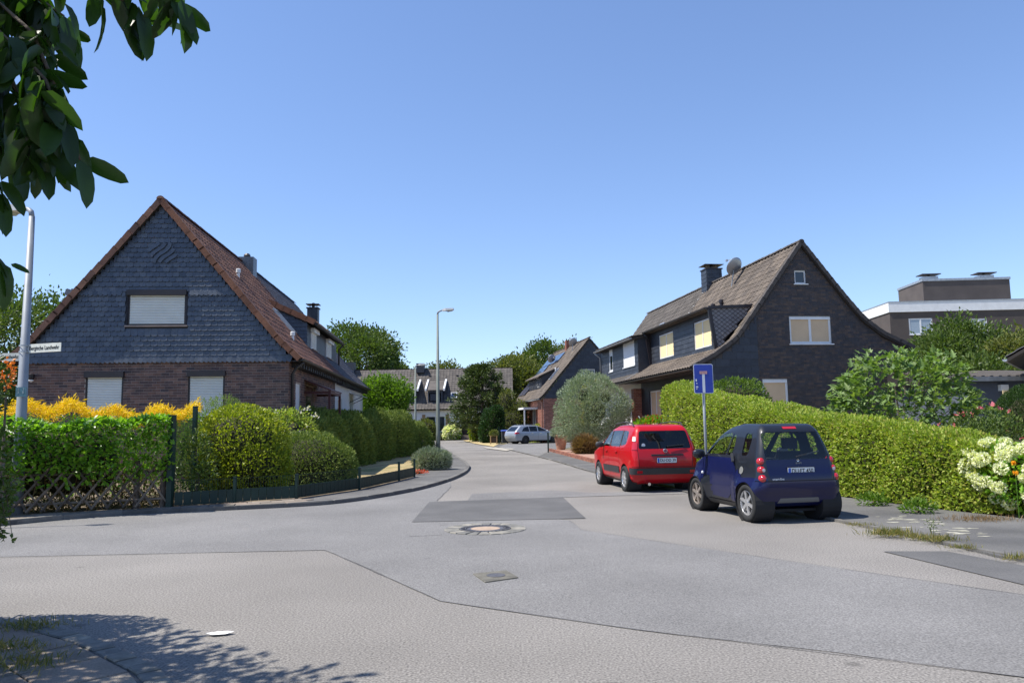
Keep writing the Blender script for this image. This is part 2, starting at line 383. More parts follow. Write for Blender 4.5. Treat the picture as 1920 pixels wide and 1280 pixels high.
# raised left pavement: kerb stones, slabs, then old asphalt round the bend
PZ = .085
def along(pts, s):                     # point and direction at arclength s
    for a, b in zip(pts[:-1], pts[1:]):
        L = (b - a).length
        if s <= L: return a + (b - a) * (s / L), (b - a) / L
        s -= L
    return pts[-1], (pts[-1] - pts[-2]).normalized()
def arclen(pts): return sum((b - a).length for a, b in zip(pts[:-1], pts[1:]))
fence_px = [(-420, 986), (-100, 973), (20, 965), (310, 950), (560, 934), (700, 913), (775, 893)]
FL = V2(gp(fence_px, PZ))
FLX = FL + [Vector((-3.3, 27)), Vector((-3.6, 31)), Vector((-4.9, 41)), Vector((-6.2, 52)), Vector((-10, 78)), Vector((-12.0, 95))]
kl = KERBL
pav = sheet('pavement_left', [p + Vector((0, 0)) for p in kl] + [Vector((-8.5, 97))] + list(reversed(FLX)), PZ - .012, PAVA, z0=-.05)
TL = arclen(kl)
def quadstone(p0, p1, q1, q0, z0, z1, bev=.012):
    """Four-sided stone with a bevelled top."""
    c = (p0 + p1 + q1 + q0) / 4; mb = MB(); P = [p0, p1, q1, q0]
    ins = [p + (c - p).normalized() * bev for p in P]
    mb.add([(*p, z0) for p in P] + [(*p, z1 - bev * .6) for p in P] + [(*p, z1) for p in ins],
           [(8, 9, 10, 11)] + [(i, (i + 1) % 4, 4 + (i + 1) % 4, 4 + i) for i in range(4)] + [(4 + i, 4 + (i + 1) % 4, 8 + (i + 1) % 4, 8 + i) for i in range(4)])
    return mb
s = 0.
while s < TL - 1.05:
    a, d = along(kl, s + .006); b, d2 = along(kl, s + .994); n1 = Vector((-d.y, d.x)); n2 = Vector((-d2.y, d2.x))
    h = PZ + random.uniform(-.004, .006)
    quadstone(a - n1 * .004, b - n2 * .004, b + n2 * .12, a + n1 * .12, -.02, h, .015).build('kerb_stone', KERB, pav)
    s += 1.0
slabs = []
def in_band(p):                        # between kerb and fence line
    for a, b in zip(FLX[:-1], FLX[1:]):
        if min(a.x, b.x) <= p.x <= max(a.x, b.x) and a.y < 25: return p.y < a.y + (b.y - a.y) * (p.x - a.x) / (b.x - a.x) - .02
    return False
s = 0.; col = 0
while s < TL:
    a, d = along(kl, s); b, d2 = along(kl, min(s + .5, TL))
    if a.x > -4.6: break
    if a.x > -14:
        n1 = Vector((-d.y, d.x)); n2 = Vector((-d2.y, d2.x))
        for r in range(6):
            o0 = .13 + r * .3; o1 = o0 + .283
            sh = (.25 if r % 2 else 0)
            aa, dd = along(kl, s + sh); bb, dd2 = along(kl, s + sh + .485); n1 = Vector((-dd.y, dd.x)); n2 = Vector((-dd2.y, dd2.x))
            P = [aa + n1 * o0, bb + n2 * o0, bb + n2 * o1, aa + n1 * o1]
            if in_band((P[0] + P[2]) / 2): slabs.append(P)
    s += .5
for P in slabs: quadstone(*P, PZ - .03, PZ + random.uniform(-.003, .006), .006).build('paving_slab', SLAB, pav)

# left gardens behind the fence
sheet('garden_left', FLX[:] + [Vector((-80, 95)), Vector((-80, 10)), Vector((-22, 10.2))], PZ - .002, SOIL, z0=-.05)
lawn = sheet('lawn', [Vector(p) for p in ((-6.5, 23.4), (-6.6, 30), (-6.4, 35), (-5.6, 40), (-4.9, 42.5), (-4.7, 41), (-3.75, 32), (-3.3, 26.5), (-3.35, 23.6), (-3.95, 20.4), (-5.2, 21.6))], PZ + .012, DRYLAWN)

# right pavement, flush and worn, and the drives
RP = [p for p in RK if p.y < 80]
rp = sheet('pavement_right', list(RK) + [Vector((30, 9)), Vector((9.5, 9.3)), Vector((8.2, 11.3)), Vector((7.4, 13.2)), Vector((6.6, 16)), Vector((5.2, 20)), Vector((4.4, 24)), Vector((3.2, 30.9)), Vector((2.0, 44.7)), Vector((.6, 55)), Vector((-1.5, 62)), Vector((-6, 90))], .03, PAVA, z0=-.05)
sheet('driveway', V2(gp([(935, 838), (1010, 856), (1027, 848), (1110, 832), (1110, 826), (960, 828)])) , .034, ASPH2)
sheet('driveway_flags', V2(gp([(905, 838), (965, 842), (950, 846), (912, 841)])), .038, mat('pale_flags', (.36, .33, .28), .9, .1, 3))
sheet('verge_right', [Vector((2.1, 44.7)), Vector((3.3, 30.9)), Vector((4.6, 23.5)), Vector((6.9, 16)), Vector((8.3, 11.4)), Vector((9.6, 9.4)), Vector((60, 9)), Vector((60, 120)), Vector((-4, 120)), Vector((-5.9, 90)), Vector((-1.3, 62)), Vector((.8, 55))], .02, EARTH)
sheet('dry_verge', V2(gp([(868, 826), (905, 823), (935, 833), (925, 838), (890, 832)])), .045, DRYLAWN)
# kerb edge stones on the right, sunk almost level, the nearest ones
tl = arclen(RK); s = 0.
while s < tl - 1:
    a, d = along(RK, s + .01); b, d2 = along(RK, s + .97)
    if a.y < 60 and a.x < 12:
        n1 = Vector((-d.y, d.x)); n2 = Vector((-d2.y, d2.x))
        quadstone(a, b, b + n2 * .09, a + n1 * .09, -.02, .042 + random.uniform(-.004, .006), .01).build('kerb_stone', KERB, rp)
    s += .98
PST = mat('pale_lichen', [(.30, .29, .23), (.40, .38, .31)], .95, .3, 12)
for i in range(46):                     # lichen-pale worn patches on the old pavement
    t = random.random(); c = G(1652 + 190 * t + random.gauss(0, 14), 968 + 34 * t + random.gauss(0, 5), .03); k = 8; r_ = random.uniform(.02, .09)
    MB().add([(c.x + r_ * 1.6 * random.uniform(.4, 1.1) * math.cos(a), c.y + r_ * .8 * random.uniform(.4, 1.1) * math.sin(a), .0335 + .00002 * i) for a in [2 * math.pi * q / k for q in range(k)]], [tuple(range(k))]).build('pale_stain', PST, rp)
# red-paved forecourt with its low brick edging
fc = sheet('forecourt', [Vector((2.12, 44.4)), Vector((3.2, 31.1)), Vector((4.5, 24)), Vector((7.5, 24)), Vector((6.6, 44.4))], .12, mat('red_paving', [(.30, .18, .135), (.36, .22, .17)], .9, .1, 3, fine=.15), z0=-.04)
bm_ = MB().box(-.12, .12, -.05, .05, 0, .075).mesh('brick', BRICKR)
L_ = [Vector((2.05, 44.6)), Vector((3.13, 30.95)), Vector((4.42, 23.9))]; ms = []
for cse in range(2):
    s = .12 * cse
    while s < arclen(L_) - .2:
        p, d = along(L_, s + .125); ms.append(Matrix.Translation((p.x, p.y, .03 + cse * .082)) @ Matrix.Rotation(math.atan2(d.y, d.x), 4, 'Z')); s += .25
pieces('brick', bm_, ms, fc, 300)

# near-left pavement in the shade of the trees: cobble gutter and slabs
nk = smoothpath(NEARK, 5)
nearp = sheet('pavement_near', nk + [Vector((-12, -12)), Vector((-12, 7.9))], .035, PAVA, z0=-.05)
t2 = arclen(nk); s = 0.; nn = 0
while s < t2 - .3 and nn < 90:
    a, d = along(nk, s + .006); b, d2 = along(nk, s + .19); n1 = Vector((d.y, -d.x)); n2 = Vector((d2.y, -d2.x))
    if a.y > 2:
        quadstone(a + n1 * .0, a + n1 * .15, b + n2 * .15, b, -.02, .05 + random.uniform(-.008, .008), .014).build('cobble', COBBLE, nearp); nn += 1
    s += .2
s = 0.
while s < t2 - .6:
    a, d = along(nk, s + .01); b, d2 = along(nk, s + .49); n1 = Vector((d.y, -d.x)); n2 = Vector((d2.y, -d2.x))
    if a.y > 2.5 and a.x > -8:
        for r in range(5):
            o0 = .17 + r * .5; o1 = o0 + .485
            quadstone(a + n1 * o0, a + n1 * o1, b + n2 * o1, b + n2 * o0, 0, .052 + random.uniform(-.006, .006), .01).build('paving_slab', SLAB, nearp)
    s += .5

# manhole: ring of setts, iron frame, concrete-filled lid
c = (G(833, 993.5) + G(987, 990.5)) / 2
mh = thing('manhole_cover', 'round manhole with pale concrete lid, iron frame and ring of setts', 'manhole cover', (c.x, c.y, 0))
k = 22
for i in range(k):
    a0, a1 = 2 * math.pi * i / k + .02, 2 * math.pi * (i + 1) / k - .02
    q = [Vector((r * math.cos(a), r * math.sin(a))) for r, a in ((.40, a0), (.40, a1), (.63, a1), (.63, a0))]
    quadstone(*q, -.02, .016 + random.uniform(0, .006), .012).build('sett', COBBLE, mh)
MB().lathe([(.39, 0), (.39, .022), (.30, .022), (.30, 0)], 40).build('frame', IRON, mh)
MB().lathe([(.285, 0), (.285, .018), (.23, .018), (.225, .014), (0.0001, .014)], 40).build('lid_rim', IRON, mh)
MB().lathe([(.225, .0155), (.0001, .0185)], 40).build('concrete_fill', CONC, mh)
mb = MB()
for i in range(40):
    a = 2 * math.pi * i / 40; mb.box(-.006, .006, .315, .375, .02, .027, Matrix.Rotation(a, 4, 'Z'))
o = mb.build('frame_rib', IRON, mh); o['kind'] = 'stuff'
q = V2(gp([(887, 1077), (950, 1071), (972, 1084), (910, 1093)])); c2 = sum(q, Vector((0, 0))) / 4
vb = thing('valve_cover', 'small square stone plate with oval iron valve cap in the road', 'valve cover', (c2.x, c2.y, 0))
quadstone(*[p - c2 for p in q], -.02, .017, .008).build('stone_plate', mat('valve_stone', [(.105, .10, .085), (.14, .13, .105)], .9, .2, 8, fine=.2), vb)
MB().lathe([(.10, .0), (.10, .021), (.075, .023), (.0001, .023)], 20).build('cap', IRON, vb)
# a scrap of paper
c = G(411, 1190); mb = MB(); pts = [(-.10, -.02), (-.03, -.055), (.06, -.03), (.11, .02), (.05, .05), (-.04, .035)]
mb.add([(x, y, .012 + .012 * abs(math.sin(9 * x + 5 * y))) for x, y in pts] + [(0, 0, .03)], [(i, (i + 1) % 6, 6) for i in range(6)])
o = mb.build('paper_scrap', PAPER); o.location = (c.x, c.y, 0); tag(o, 'crumpled white scrap of paper lying on the near asphalt', 'litter')
# ================================================================ foliage tools
def unit(a): return a / np.maximum(np.linalg.norm(a, axis=-1, keepdims=True), 1e-9)
def leaf_arrays(P, D, L, wid, curl, rg):
    n = len(P); D = unit(D); S = unit(np.cross(D, rg.normal(size=(n, 3)))); N = np.cross(S, D)
    L = np.asarray(L).reshape(-1, 1); w = L * wid * .5
    m = P + D * L * .45
    V = np.stack([P, m + S * w + N * w * curl, P + D * L - N * L * curl * .5, m - S * w + N * w * curl], 1).reshape(-1, 3)
    b = (np.arange(n) * 4)[:, None]
    T = np.concatenate([b + [0, 1, 2], b + [0, 2, 3]], 1).reshape(-1, 3)
    return V, T
def leaves(name, P, D, L, m, parent, wid=.5, curl=.3, seed=1):
    rg = np.random.default_rng(seed); V, T = leaf_arrays(P, D, L, wid, curl, rg)
    me = npmesh(name, V, T, m, np.repeat(rg.random(len(P)), 2))
    o = bpy.data.objects.new(name, me); link(o, parent); o['kind'] = 'stuff'; return o
def lump(P, k=1.3, seed=0):            # smooth lumpy field, about -1..1
    rg = np.random.default_rng(seed); s = 0
    for i in range(5):
        d = rg.normal(size=3) * k * (1 + .6 * i); s = s + np.sin(P @ d + rg.random() * 7) / (1 + .5 * i)
    return s / 2.2
def blob_points(blobs, n, shell=.25, seed=1, zmin=.02, rough=.08, k=1.6):
    rg = np.random.default_rng(seed); B = np.array(blobs, float)
    ar = (B[:, 3] * B[:, 4] + B[:, 3] * B[:, 5] + B[:, 4] * B[:, 5]); idx = rg.choice(len(B), n, p=ar / ar.sum())
    u = unit(rg.normal(size=(n, 3))); c = B[idx, :3]; r = B[idx, 3:]
    t = 1 - shell * rg.random(n) ** 1.6
    t = t * (1 + rough * lump(c + u * r, k, seed))
    P = c + u * r * t[:, None]; N = unit(u / r); keep = P[:, 2] > zmin
    for j in range(len(B)):
        q = np.linalg.norm((P - B[j, :3]) / B[j, 3:], axis=1); keep &= ~((idx != j) & (q < .86))
    return P[keep], N[keep]
def clump(P, N, k, rc, seed=2, out=.6):
    rg = np.random.default_rng(seed); o = rg.normal(size=(len(P), k, 3)) * rc
    Q = (P[:, None] + o).reshape(-1, 3); D = (unit(o) * .8 + N[:, None] * out).reshape(-1, 3)
    return Q, D
def core(name, blobs, parent, sc=.82, m=None):  # opaque ellipsoids added inside the leaves to stop light passing through
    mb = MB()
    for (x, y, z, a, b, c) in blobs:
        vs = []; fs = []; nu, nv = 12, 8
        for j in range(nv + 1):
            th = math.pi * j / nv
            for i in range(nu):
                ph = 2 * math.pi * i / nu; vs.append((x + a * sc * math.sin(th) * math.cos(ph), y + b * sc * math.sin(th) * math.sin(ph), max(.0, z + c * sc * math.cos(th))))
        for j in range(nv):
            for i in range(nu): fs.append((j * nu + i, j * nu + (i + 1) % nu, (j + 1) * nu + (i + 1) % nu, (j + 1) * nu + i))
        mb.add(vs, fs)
    return mb.build(name, m or HULLDARK, parent, smooth=True, fix=False)
def shrub(name, label, cat, base, blobs, n, size, m, wid=.5, shell=.3, seed=1, rough=.1, k=2., up=.25, spread=.9, corescale=.8, z0=0., group=None, clumped=0, rc=.1, stems=4):
    """Bush of leaf-sized faces over an opaque dark hull added to block light; blobs are relative to its base."""
    o = thing(name, label, cat, (base[0], base[1], z0), group=group); rg = np.random.default_rng(seed + 50)
    P, N = blob_points(blobs, n, shell, seed, .02, rough, k)
    if clumped: P, D = clump(P, N, clumped, rc, seed)
    else: D = N
    D = D + rg.normal(size=D.shape) * spread * .6; D[:, 2] += up
    P[:, 2] = np.maximum(P[:, 2], .02)
    leaves('foliage', P, D, size * rg.uniform(.65, 1.25, len(P)), m, o, wid, seed=seed)
    if corescale: core('branch_or_hull', blobs, o, corescale)
    if stems:
        mb = MB()
        for i in range(stems):
            b = random.choice(blobs); mb.tube([(b[0] * .15 + random.uniform(-.06, .06), b[1] * .15 + random.uniform(-.06, .06), -.02), (b[0] * .6, b[1] * .6, b[2] * .6), (b[0], b[1], b[2])], [.03, .022, .01], 5)
        mb.build('stem', BARK, o)
    return o
def hedge(name, label, cat, path, width, n, size, m, wid=.5, seed=1, z0=0., bump=.08, k=2.5, rnd_top=.35, up=.2, spread=.9, shell=.12, inset=.14):
    """Hedge along path [(x, y, height)]: rounded top, lumpy sides."""
    rg = np.random.default_rng(seed); p = np.array(path, float); o = thing(name, label, cat, (p[0, 0], p[0, 1], z0)); p[:, :2] -= p[0, :2].copy()
    seg = np.linalg.norm(np.diff(p[:, :2], axis=0), axis=1); cum = np.concatenate([[0], np.cumsum(seg)]); TLn = cum[-1]; w = width / 2
    def surf(t, u):
        """t along, u 0..1 round the section, ends closed by rounding"""
        x = np.interp(t, cum, p[:, 0]); y = np.interp(t, cum, p[:, 1]); h = np.interp(t, cum, p[:, 2])
        i = np.clip(np.searchsorted(cum, t) - 1, 0, len(seg) - 1); d = np.diff(p[:, :2], axis=0)[i] / seg[i][:, None]; nx, ny = d[:, 1], -d[:, 0]
        a = np.pi * u; e = .45                                          # superellipse section
        cx = np.sign(np.cos(a)) * np.abs(np.cos(a)) ** e; sz = np.abs(np.sin(a)) ** rnd_top
        endf = np.clip(np.minimum(t, TLn - t) / (w * .9), 0, 1); endw = np.sqrt(1 - (1 - endf) ** 2) ** .6
        P = np.stack([x + nx * cx * w * endw, y + ny * cx * w * endw, h * sz * (.82 + .18 * endw)], 1)
        N = unit(np.stack([nx * np.cos(a), ny * np.cos(a), np.sin(a) * .9], 1)); return P, N
    t = rg.random(n) * TLn; u = rg.random(n); hh = np.interp(t, cum, p[:, 2])
    # spread evenly over the girth: sides by height, top by width
    g = rg.random(n) * (2 * hh + width); side = np.where(g < hh, 0, np.where(g < hh + width, 1, 2)); q = np.where(g < hh, g / hh, np.where(g < hh + width, (g - hh) / width, (g - hh - width) / hh))
    uu = np.where(side == 0, np.arcsin(np.clip(q, 0, 1) ** (1 / rnd_top)) / np.pi, np.where(side == 1, np.arccos(np.sign(1 - 2 * q) * np.abs(1 - 2 * q) ** (1 / .45)) / np.pi, 1 - np.arcsin(np.clip(q, 0, 1) ** (1 / rnd_top)) / np.pi))
    P, N = surf(t, uu)
    P = P + N * (lump(P + p[0], k, seed)[:, None] * bump - rg.random((n, 1)) ** 1.5 * shell)
    D = N + rg.normal(size=P.shape) * spread * .6; D[:, 2] += up; P[:, 2] = np.maximum(P[:, 2], .03)
    leaves('foliage', P, D, size * rg.uniform(.65, 1.3, n), m, o, wid, seed=seed)
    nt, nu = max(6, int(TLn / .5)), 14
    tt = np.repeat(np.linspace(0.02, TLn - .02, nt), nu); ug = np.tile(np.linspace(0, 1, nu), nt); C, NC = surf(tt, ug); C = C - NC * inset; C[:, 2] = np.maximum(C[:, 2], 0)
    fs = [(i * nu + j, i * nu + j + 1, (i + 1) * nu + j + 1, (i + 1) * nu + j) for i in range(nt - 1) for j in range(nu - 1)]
    MB().add([tuple(v) for v in C], fs + [tuple(range(nu)), tuple(range((nt - 1) * nu, nt * nu))]).build('branch_or_hull', HULLDARK, o, smooth=True, fix=False)  # dark hull added within the hedge to block light, no real branches
    return o
def tree(name, label, base, H, R, z0, m, n=500, kk=26, leaf=.3, rc=.45, lobes=9, seed=1, trunk=.22, group=None, ry=None, cat='tree', flat=1., wid=.6, shell=.35):
    """Trunk with limbs and a crown of leaf clumps over several uneven lobes."""
    rg = np.random.default_rng(seed); o = thing(name, label, cat, (base[0], base[1], 0), group=group)
    ry = ry or R; zc = (z0 + H) / 2; hz = (H - z0) / 2; B = [(0, 0, zc, R * .72, ry * .72, hz * .8)]
    for i in range(lobes):
        a = 2 * math.pi * (i + rg.random() * .6) / lobes * 1.0 + rg.random(); e = rg.uniform(-.75, .95)
        rr = math.sqrt(max(.05, 1 - e * e)) * .62; s = rg.uniform(.30, .46)
        B.append((math.cos(a) * R * rr, math.sin(a) * ry * rr, zc + e * hz * .62, R * s, ry * s, hz * s * flat))
    P, N = blob_points(B, int(n * 2.1), shell, seed, .3, .12, 4. / R); leaf *= .78
    Q, D = clump(P, N, kk, rc, seed); D[:, 2] += .1; D = D + rg.normal(size=D.shape) * .35
    leaves('crown', Q, D, leaf * rg.uniform(.6, 1.3, len(Q)), m, o, wid, seed=seed)
    mb = MB(); mb.tube([(0, 0, -.05), (rg.normal() * .1, rg.normal() * .1, z0 * .6), (rg.normal() * .2, rg.normal() * .2, zc)], [trunk, trunk * .8, trunk * .4], 8)
    for b in B[1:]:
        mb.tube([(0, 0, z0 * .7 + rg.random() * .2 * hz), (b[0] * .5, b[1] * .5, (z0 + b[2]) / 2), (b[0], b[1], b[2])], [trunk * .5, trunk * .3, trunk * .1], 6)
    mb.build('trunk', BARK, o, smooth=True)
    return o
LF_EUO = leafmat('leaf_yellowgreen', [(0.165, 0.218, 0.0172), (0.33, 0.37, 0.0286), (0.116, 0.168, 0.02), (0.429, 0.437, 0.0429), (0.0825, 0.125, 0.0172)], .3)
LF_YEW = leafmat('leaf_yew', [(0.0821, 0.131, 0.027), (0.164, 0.227, 0.0425), (0.235, 0.275, 0.058), (0.117, 0.167, 0.0386)], .15, .7)
LF_LAUREL = leafmat('leaf_laurel', [(0.118, 0.249, 0.019), (0.196, 0.373, 0.0317), (0.0788, 0.177, 0.019), (0.315, 0.497, 0.0634)], .35, .35, .5)
LF_BEECH = leafmat('leaf_hornbeam', [(0.223, 0.306, 0.0413), (0.325, 0.402, 0.0618), (0.155, 0.225, 0.0303), (0.411, 0.451, 0.0825), (0.274, 0.241, 0.0688)], .35)
LF_FIG = leafmat('leaf_fig', [(0.123, 0.196, 0.056), (0.175, 0.261, 0.08), (0.0875, 0.145, 0.048), (0.245, 0.319, 0.112)], .3, .55)
LF_TREE = leafmat('leaf_tree', [(0.0625, 0.106, 0.0216), (0.1, 0.15, 0.03), (0.0438, 0.075, 0.0168), (0.138, 0.181, 0.042)], .25)
LF_TREEY = leafmat('leaf_tree_yellow', [(0.103, 0.129, 0.0275), (0.161, 0.174, 0.0385), (0.069, 0.0952, 0.022), (0.207, 0.202, 0.055)], .25)
LF_DARK = leafmat('leaf_dark', [(0.0422, 0.0691, 0.0198), (0.0768, 0.111, 0.0297), (0.106, 0.131, 0.0363)], .12, .5)
LF_OLIVE = leafmat('leaf_olive', [(0.232, 0.287, 0.195), (0.341, 0.396, 0.286), (0.164, 0.218, 0.13), (0.45, 0.505, 0.377)], .15, .55)
LF_LAV = leafmat('leaf_lavender', [(0.213, 0.263, 0.188), (0.288, 0.325, 0.237), (0.138, 0.188, 0.125)], .15, .7)
LF_LIME = leafmat('leaf_lime', [(0.0875, 0.17, 0.018), (0.138, 0.23, 0.03), (0.0625, 0.119, 0.0144)], .4)
LF_GOLD = leafmat('petal_gold', [(.72, .46, .01), (.80, .56, .03), (.60, .36, .01)], .3)
LF_WHITE = leafmat('petal_white', [(.70, .68, .50), (.78, .76, .62), (.62, .62, .42)], .3)
LF_PINK = leafmat('petal_pink', [(.55, .10, .16), (.62, .2, .24)], .3)
LF_RED = leafmat('petal_red', [(.50, .05, .03), (.6, .12, .06)], .3)
LF_BROWN = leafmat('leaf_dry', [(.20, .12, .05), (.28, .18, .08), (.16, .10, .05)], .2)
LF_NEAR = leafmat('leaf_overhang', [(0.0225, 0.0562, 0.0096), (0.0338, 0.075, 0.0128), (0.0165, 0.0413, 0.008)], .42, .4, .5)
LF_GRASS = leafmat('grass_blade', [(.10, .13, .03), (.22, .20, .06), (.32, .25, .10)], .3)
# ================================================================ house tools
RZ = lambda d: Matrix.Rotation(rad(d), 4, 'Z')
T3 = lambda x, y, z: Matrix.Translation((x, y, z))
def face_right(x): return T3(x, 0, 0) @ RZ(90)      # wall facing +x: a = +y
def face_left(x): return T3(x, 0, 0) @ RZ(-90)      # wall facing -x: a = -y
def wall(parent, poly, holes, m, M=None, name='wall', reveal=.12):
    """Wall face in (a, z) with rectangular openings and their reveals; y points inwards."""
    bm = bmesh.new(); bm.faces.new([bm.verts.new((a, 0, z)) for a, z in poly])
    for (a0, a1, z0, z1) in holes:
        for co, no in (((a0, 0, 0), (1, 0, 0)), ((a1, 0, 0), (1, 0, 0)), ((0, 0, z0), (0, 0, 1)), ((0, 0, z1), (0, 0, 1))):
            bmesh.ops.bisect_plane(bm, geom=bm.faces[:] + bm.edges[:] + bm.verts[:], plane_co=co, plane_no=no, dist=1e-5)
    dead = []
    for f in bm.faces:
        c = f.calc_center_median()
        if any(a0 < c.x < a1 and z0 < c.z < z1 for a0, a1, z0, z1 in holes): dead.append(f)
    bmesh.ops.delete(bm, geom=dead, context='FACES')
    for (a0, a1, z0, z1) in holes:
        c = [(a0, z0), (a1, z0), (a1, z1), (a0, z1)]; vf = [bm.verts.new((a, 0, z)) for a, z in c]; vb = [bm.verts.new((a, reveal, z)) for a, z in c]
        for i in range(4): bm.faces.new((vf[i], vb[i], vb[(i + 1) % 4], vf[(i + 1) % 4]))
        bm.faces.new(vb)
    me = bpy.data.meshes.new(name); bm.to_mesh(me); bm.free(); me.materials.append(m)
    o = bpy.data.objects.new(name, me); link(o, parent)
    if M is not None: o.matrix_basis = M
    return o
def rows(z0, z1, dz, extent, holes, w, gap, stagger=.5, minw=.05, jit=0., pad=0.):
    """Running-bond pieces: yields (a centre, z centre, width)."""
    out = []; r = 0; z = z0
    while z + dz * .6 < z1:
        zc = z + dz / 2; e0, e1 = extent(zc); iv = [(e0, e1)]
        for (a0, a1, h0, h1) in holes:
            a0 -= pad; a1 += pad
            if h0 - pad - .4 * dz < zc < h1 + pad + .4 * dz:
                nv = []
                for (s, t) in iv:
                    if a1 <= s or a0 >= t: nv.append((s, t)); continue
                    if a0 > s: nv.append((s, a0))
                    if a1 < t: nv.append((a1, t))
                iv = nv
        off = (r % 2) * stagger * w + (random.uniform(-jit, jit) if jit else 0)
        for (s, t) in iv:
            k = math.floor((s - off) / w); a = k * w + off
            while a < t:
                b0, b1 = max(a + gap / 2, s), min(a + w - gap / 2, t)
                if b1 - b0 > minw: out.append(((b0 + b1) / 2, zc, b1 - b0))
                a += w
        z += dz; r += 1
    return out
_pm = {}
def brick_proto(m, h=.071, d=.007):
    k = ('b', m.name, h)
    if k not in _pm: _pm[k] = MB().box(-.5, .5, -d, .004, -h / 2, h / 2).mesh('brick', m)
    return _pm[k]
def lay_bricks(w, m, z0, z1, extent, holes, bw=.25, bh=.0833, limit=300, key=None, name='brick', minw=.05):
    pr = brick_proto(m, bh - .011); L = []
    for (a, z, wd) in rows(z0, z1, bh, extent, holes, bw, .011, .5, minw):
        L.append(T3(a, random.uniform(-.002, .002), z) @ Matrix.Diagonal((wd, 1, 1, 1)))
    pieces(name, pr, L, w, limit, key)
def soldier(w, m, a0, a1, z, bw=.083, bh=.22):
    pr = brick_proto(m, bh); L = []; a = a0
    while a + bw < a1 + .02: L.append(T3(a + bw / 2, -.002, z) @ Matrix.Diagonal((bw - .011, 1, 1, 1))); a += bw
    pieces('brick', pr, L, w, 300)
def slate_proto(m, w=.21, h=.235):
    mb = MB(); pts = [(-.5, h), (.5, h), (.5, .018), (.38, .004), (.1, 0), (-.25, .006), (-.42, .022), (-.5, .05)]
    y = lambda z: -.004 - .044 * (h - z) / h
    n = len(pts); mb.add([(x, y(z), z) for x, z in pts] + [(x, y(z) + .008, z) for x, z in pts], [tuple(range(n))] + [(i, i + n, (i + 1) % n + n, (i + 1) % n) for i in range(1, n)])
    return mb.mesh('slate', m)
def lay_slates(w, m, z0, z1, dz, extent, holes, sw=.20, limit=300, key=None, name='slate', proto=None, stagger=.5, pad=0.):
    pr = proto or slate_proto(m, sw); L = []
    for (a, z, wd) in rows(z0, z1, dz, extent, holes, sw, .004, stagger, .03, pad=pad):
        L.append(T3(a, random.uniform(-.002, .001), z - dz / 2) @ Matrix.Rotation(random.uniform(-.02, .02), 4, 'Y') @ Matrix.Diagonal((wd, 1, 1, 1)))
    pieces(name, pr, L, w, limit, key)
def panel_proto(m, h):
    return MB().add([(-.5, -.004, h), (.5, -.004, h), (.5, -.02, 0), (-.5, -.02, 0), (.5, .004, h), (-.5, .004, h), (-.5, -.010, 0), (.5, -.010, 0)], [(0, 3, 2, 1), (3, 6, 7, 2), (0, 5, 6, 3), (1, 2, 7, 4)]).mesh('shingle', m)
def tile_proto(m, w=.30, l=.36, kind='s'):
    if kind == 's': xs = [(-.5, .004), (-.34, -.006), (-.1, -.006), (.08, .006), (.24, .034), (.38, .034), (.5, .010)]
    else: xs = [(-.5, .02), (-.38, .022), (-.30, -.004), (0, -.006), (.34, -.004), (.42, .02), (.5, .02)]
    n = len(xs); mb = MB(); top = [(x * w, l, z + .004) for x, z in xs]; lo = [(x * w, -.03, z + .030) for x, z in xs]; lb = [(x * w, -.03, z + .008) for x, z in xs]
    mb.add(top + lo + lb, [(n + i, n + i + 1, i + 1, i) for i in range(n - 1)] + [(2 * n + i, 2 * n + i + 1, n + i + 1, n + i) for i in range(n - 1)])
    return mb.mesh('roof_tile', m, fix=False)
def prof_at(prof, d):                  # point and unit up-slope direction at distance d from the eave
    pts = [Vector(p) for p in reversed(prof)]
    for a, b in zip(pts[:-1], pts[1:]):
        L = (b - a).length
        if d <= L: return a + (b - a) * (d / L), (b - a) / L
        d -= L
    return None, None
def half_at(prof, z):                  # half width under the roof at height z
    for (s0, z0), (s1, z1) in zip(prof[:-1], prof[1:]):
        if z1 <= z <= z0: return s0 + (s1 - s0) * (z0 - z) / (z0 - z1)
    return prof[-1][0] if z < prof[-1][1] else 0.
def z_at(prof, s):
    for (s0, z0), (s1, z1) in zip(prof[:-1], prof[1:]):
        if s0 <= s <= s1: return z0 + (z1 - z0) * (s - s0) / (s1 - s0)
    return prof[-1][1]
def roof_slope(roof, prof, side, y0, y1, m, tw=.30, ex=.33, limit=300, skip=None, kind='s', key=None, lift=.03):
    pr = tile_proto(m, tw, ex + .03, kind); L = []; d = .02; tot = sum((Vector(a) - Vector(b)).length for a, b in zip(prof[:-1], prof[1:]))
    n = int((y1 - y0) / tw)
    while d < tot - .12:
        p, t = prof_at(prof, d); q, t2 = prof_at(prof, min(d + ex, tot - .001)); t = (q - p).normalized() if (q - p).length > .01 else t
        Tv = Vector((side * t.x, 0, t.y)); A = Vector((0, side, 0)); N = A.cross(Tv)
        for i in range(n):
            y = y0 + (i + .5) * (y1 - y0) / n
            if skip and skip(p.x, y): continue
            M = Matrix((A, Tv, N)).transposed().to_4x4(); M.translation = Vector((side * p.x, y, p.y)) + N * (lift + random.uniform(-.004, .004))
            M = M @ Matrix.Rotation(random.uniform(-.012, .012), 4, 'Z') @ Matrix.Diagonal(((y1 - y0) / n / tw, 1, 1, 1)); L.append(M)
        d += ex
    pieces('roof_tile', pr, L, roof, limit, key)
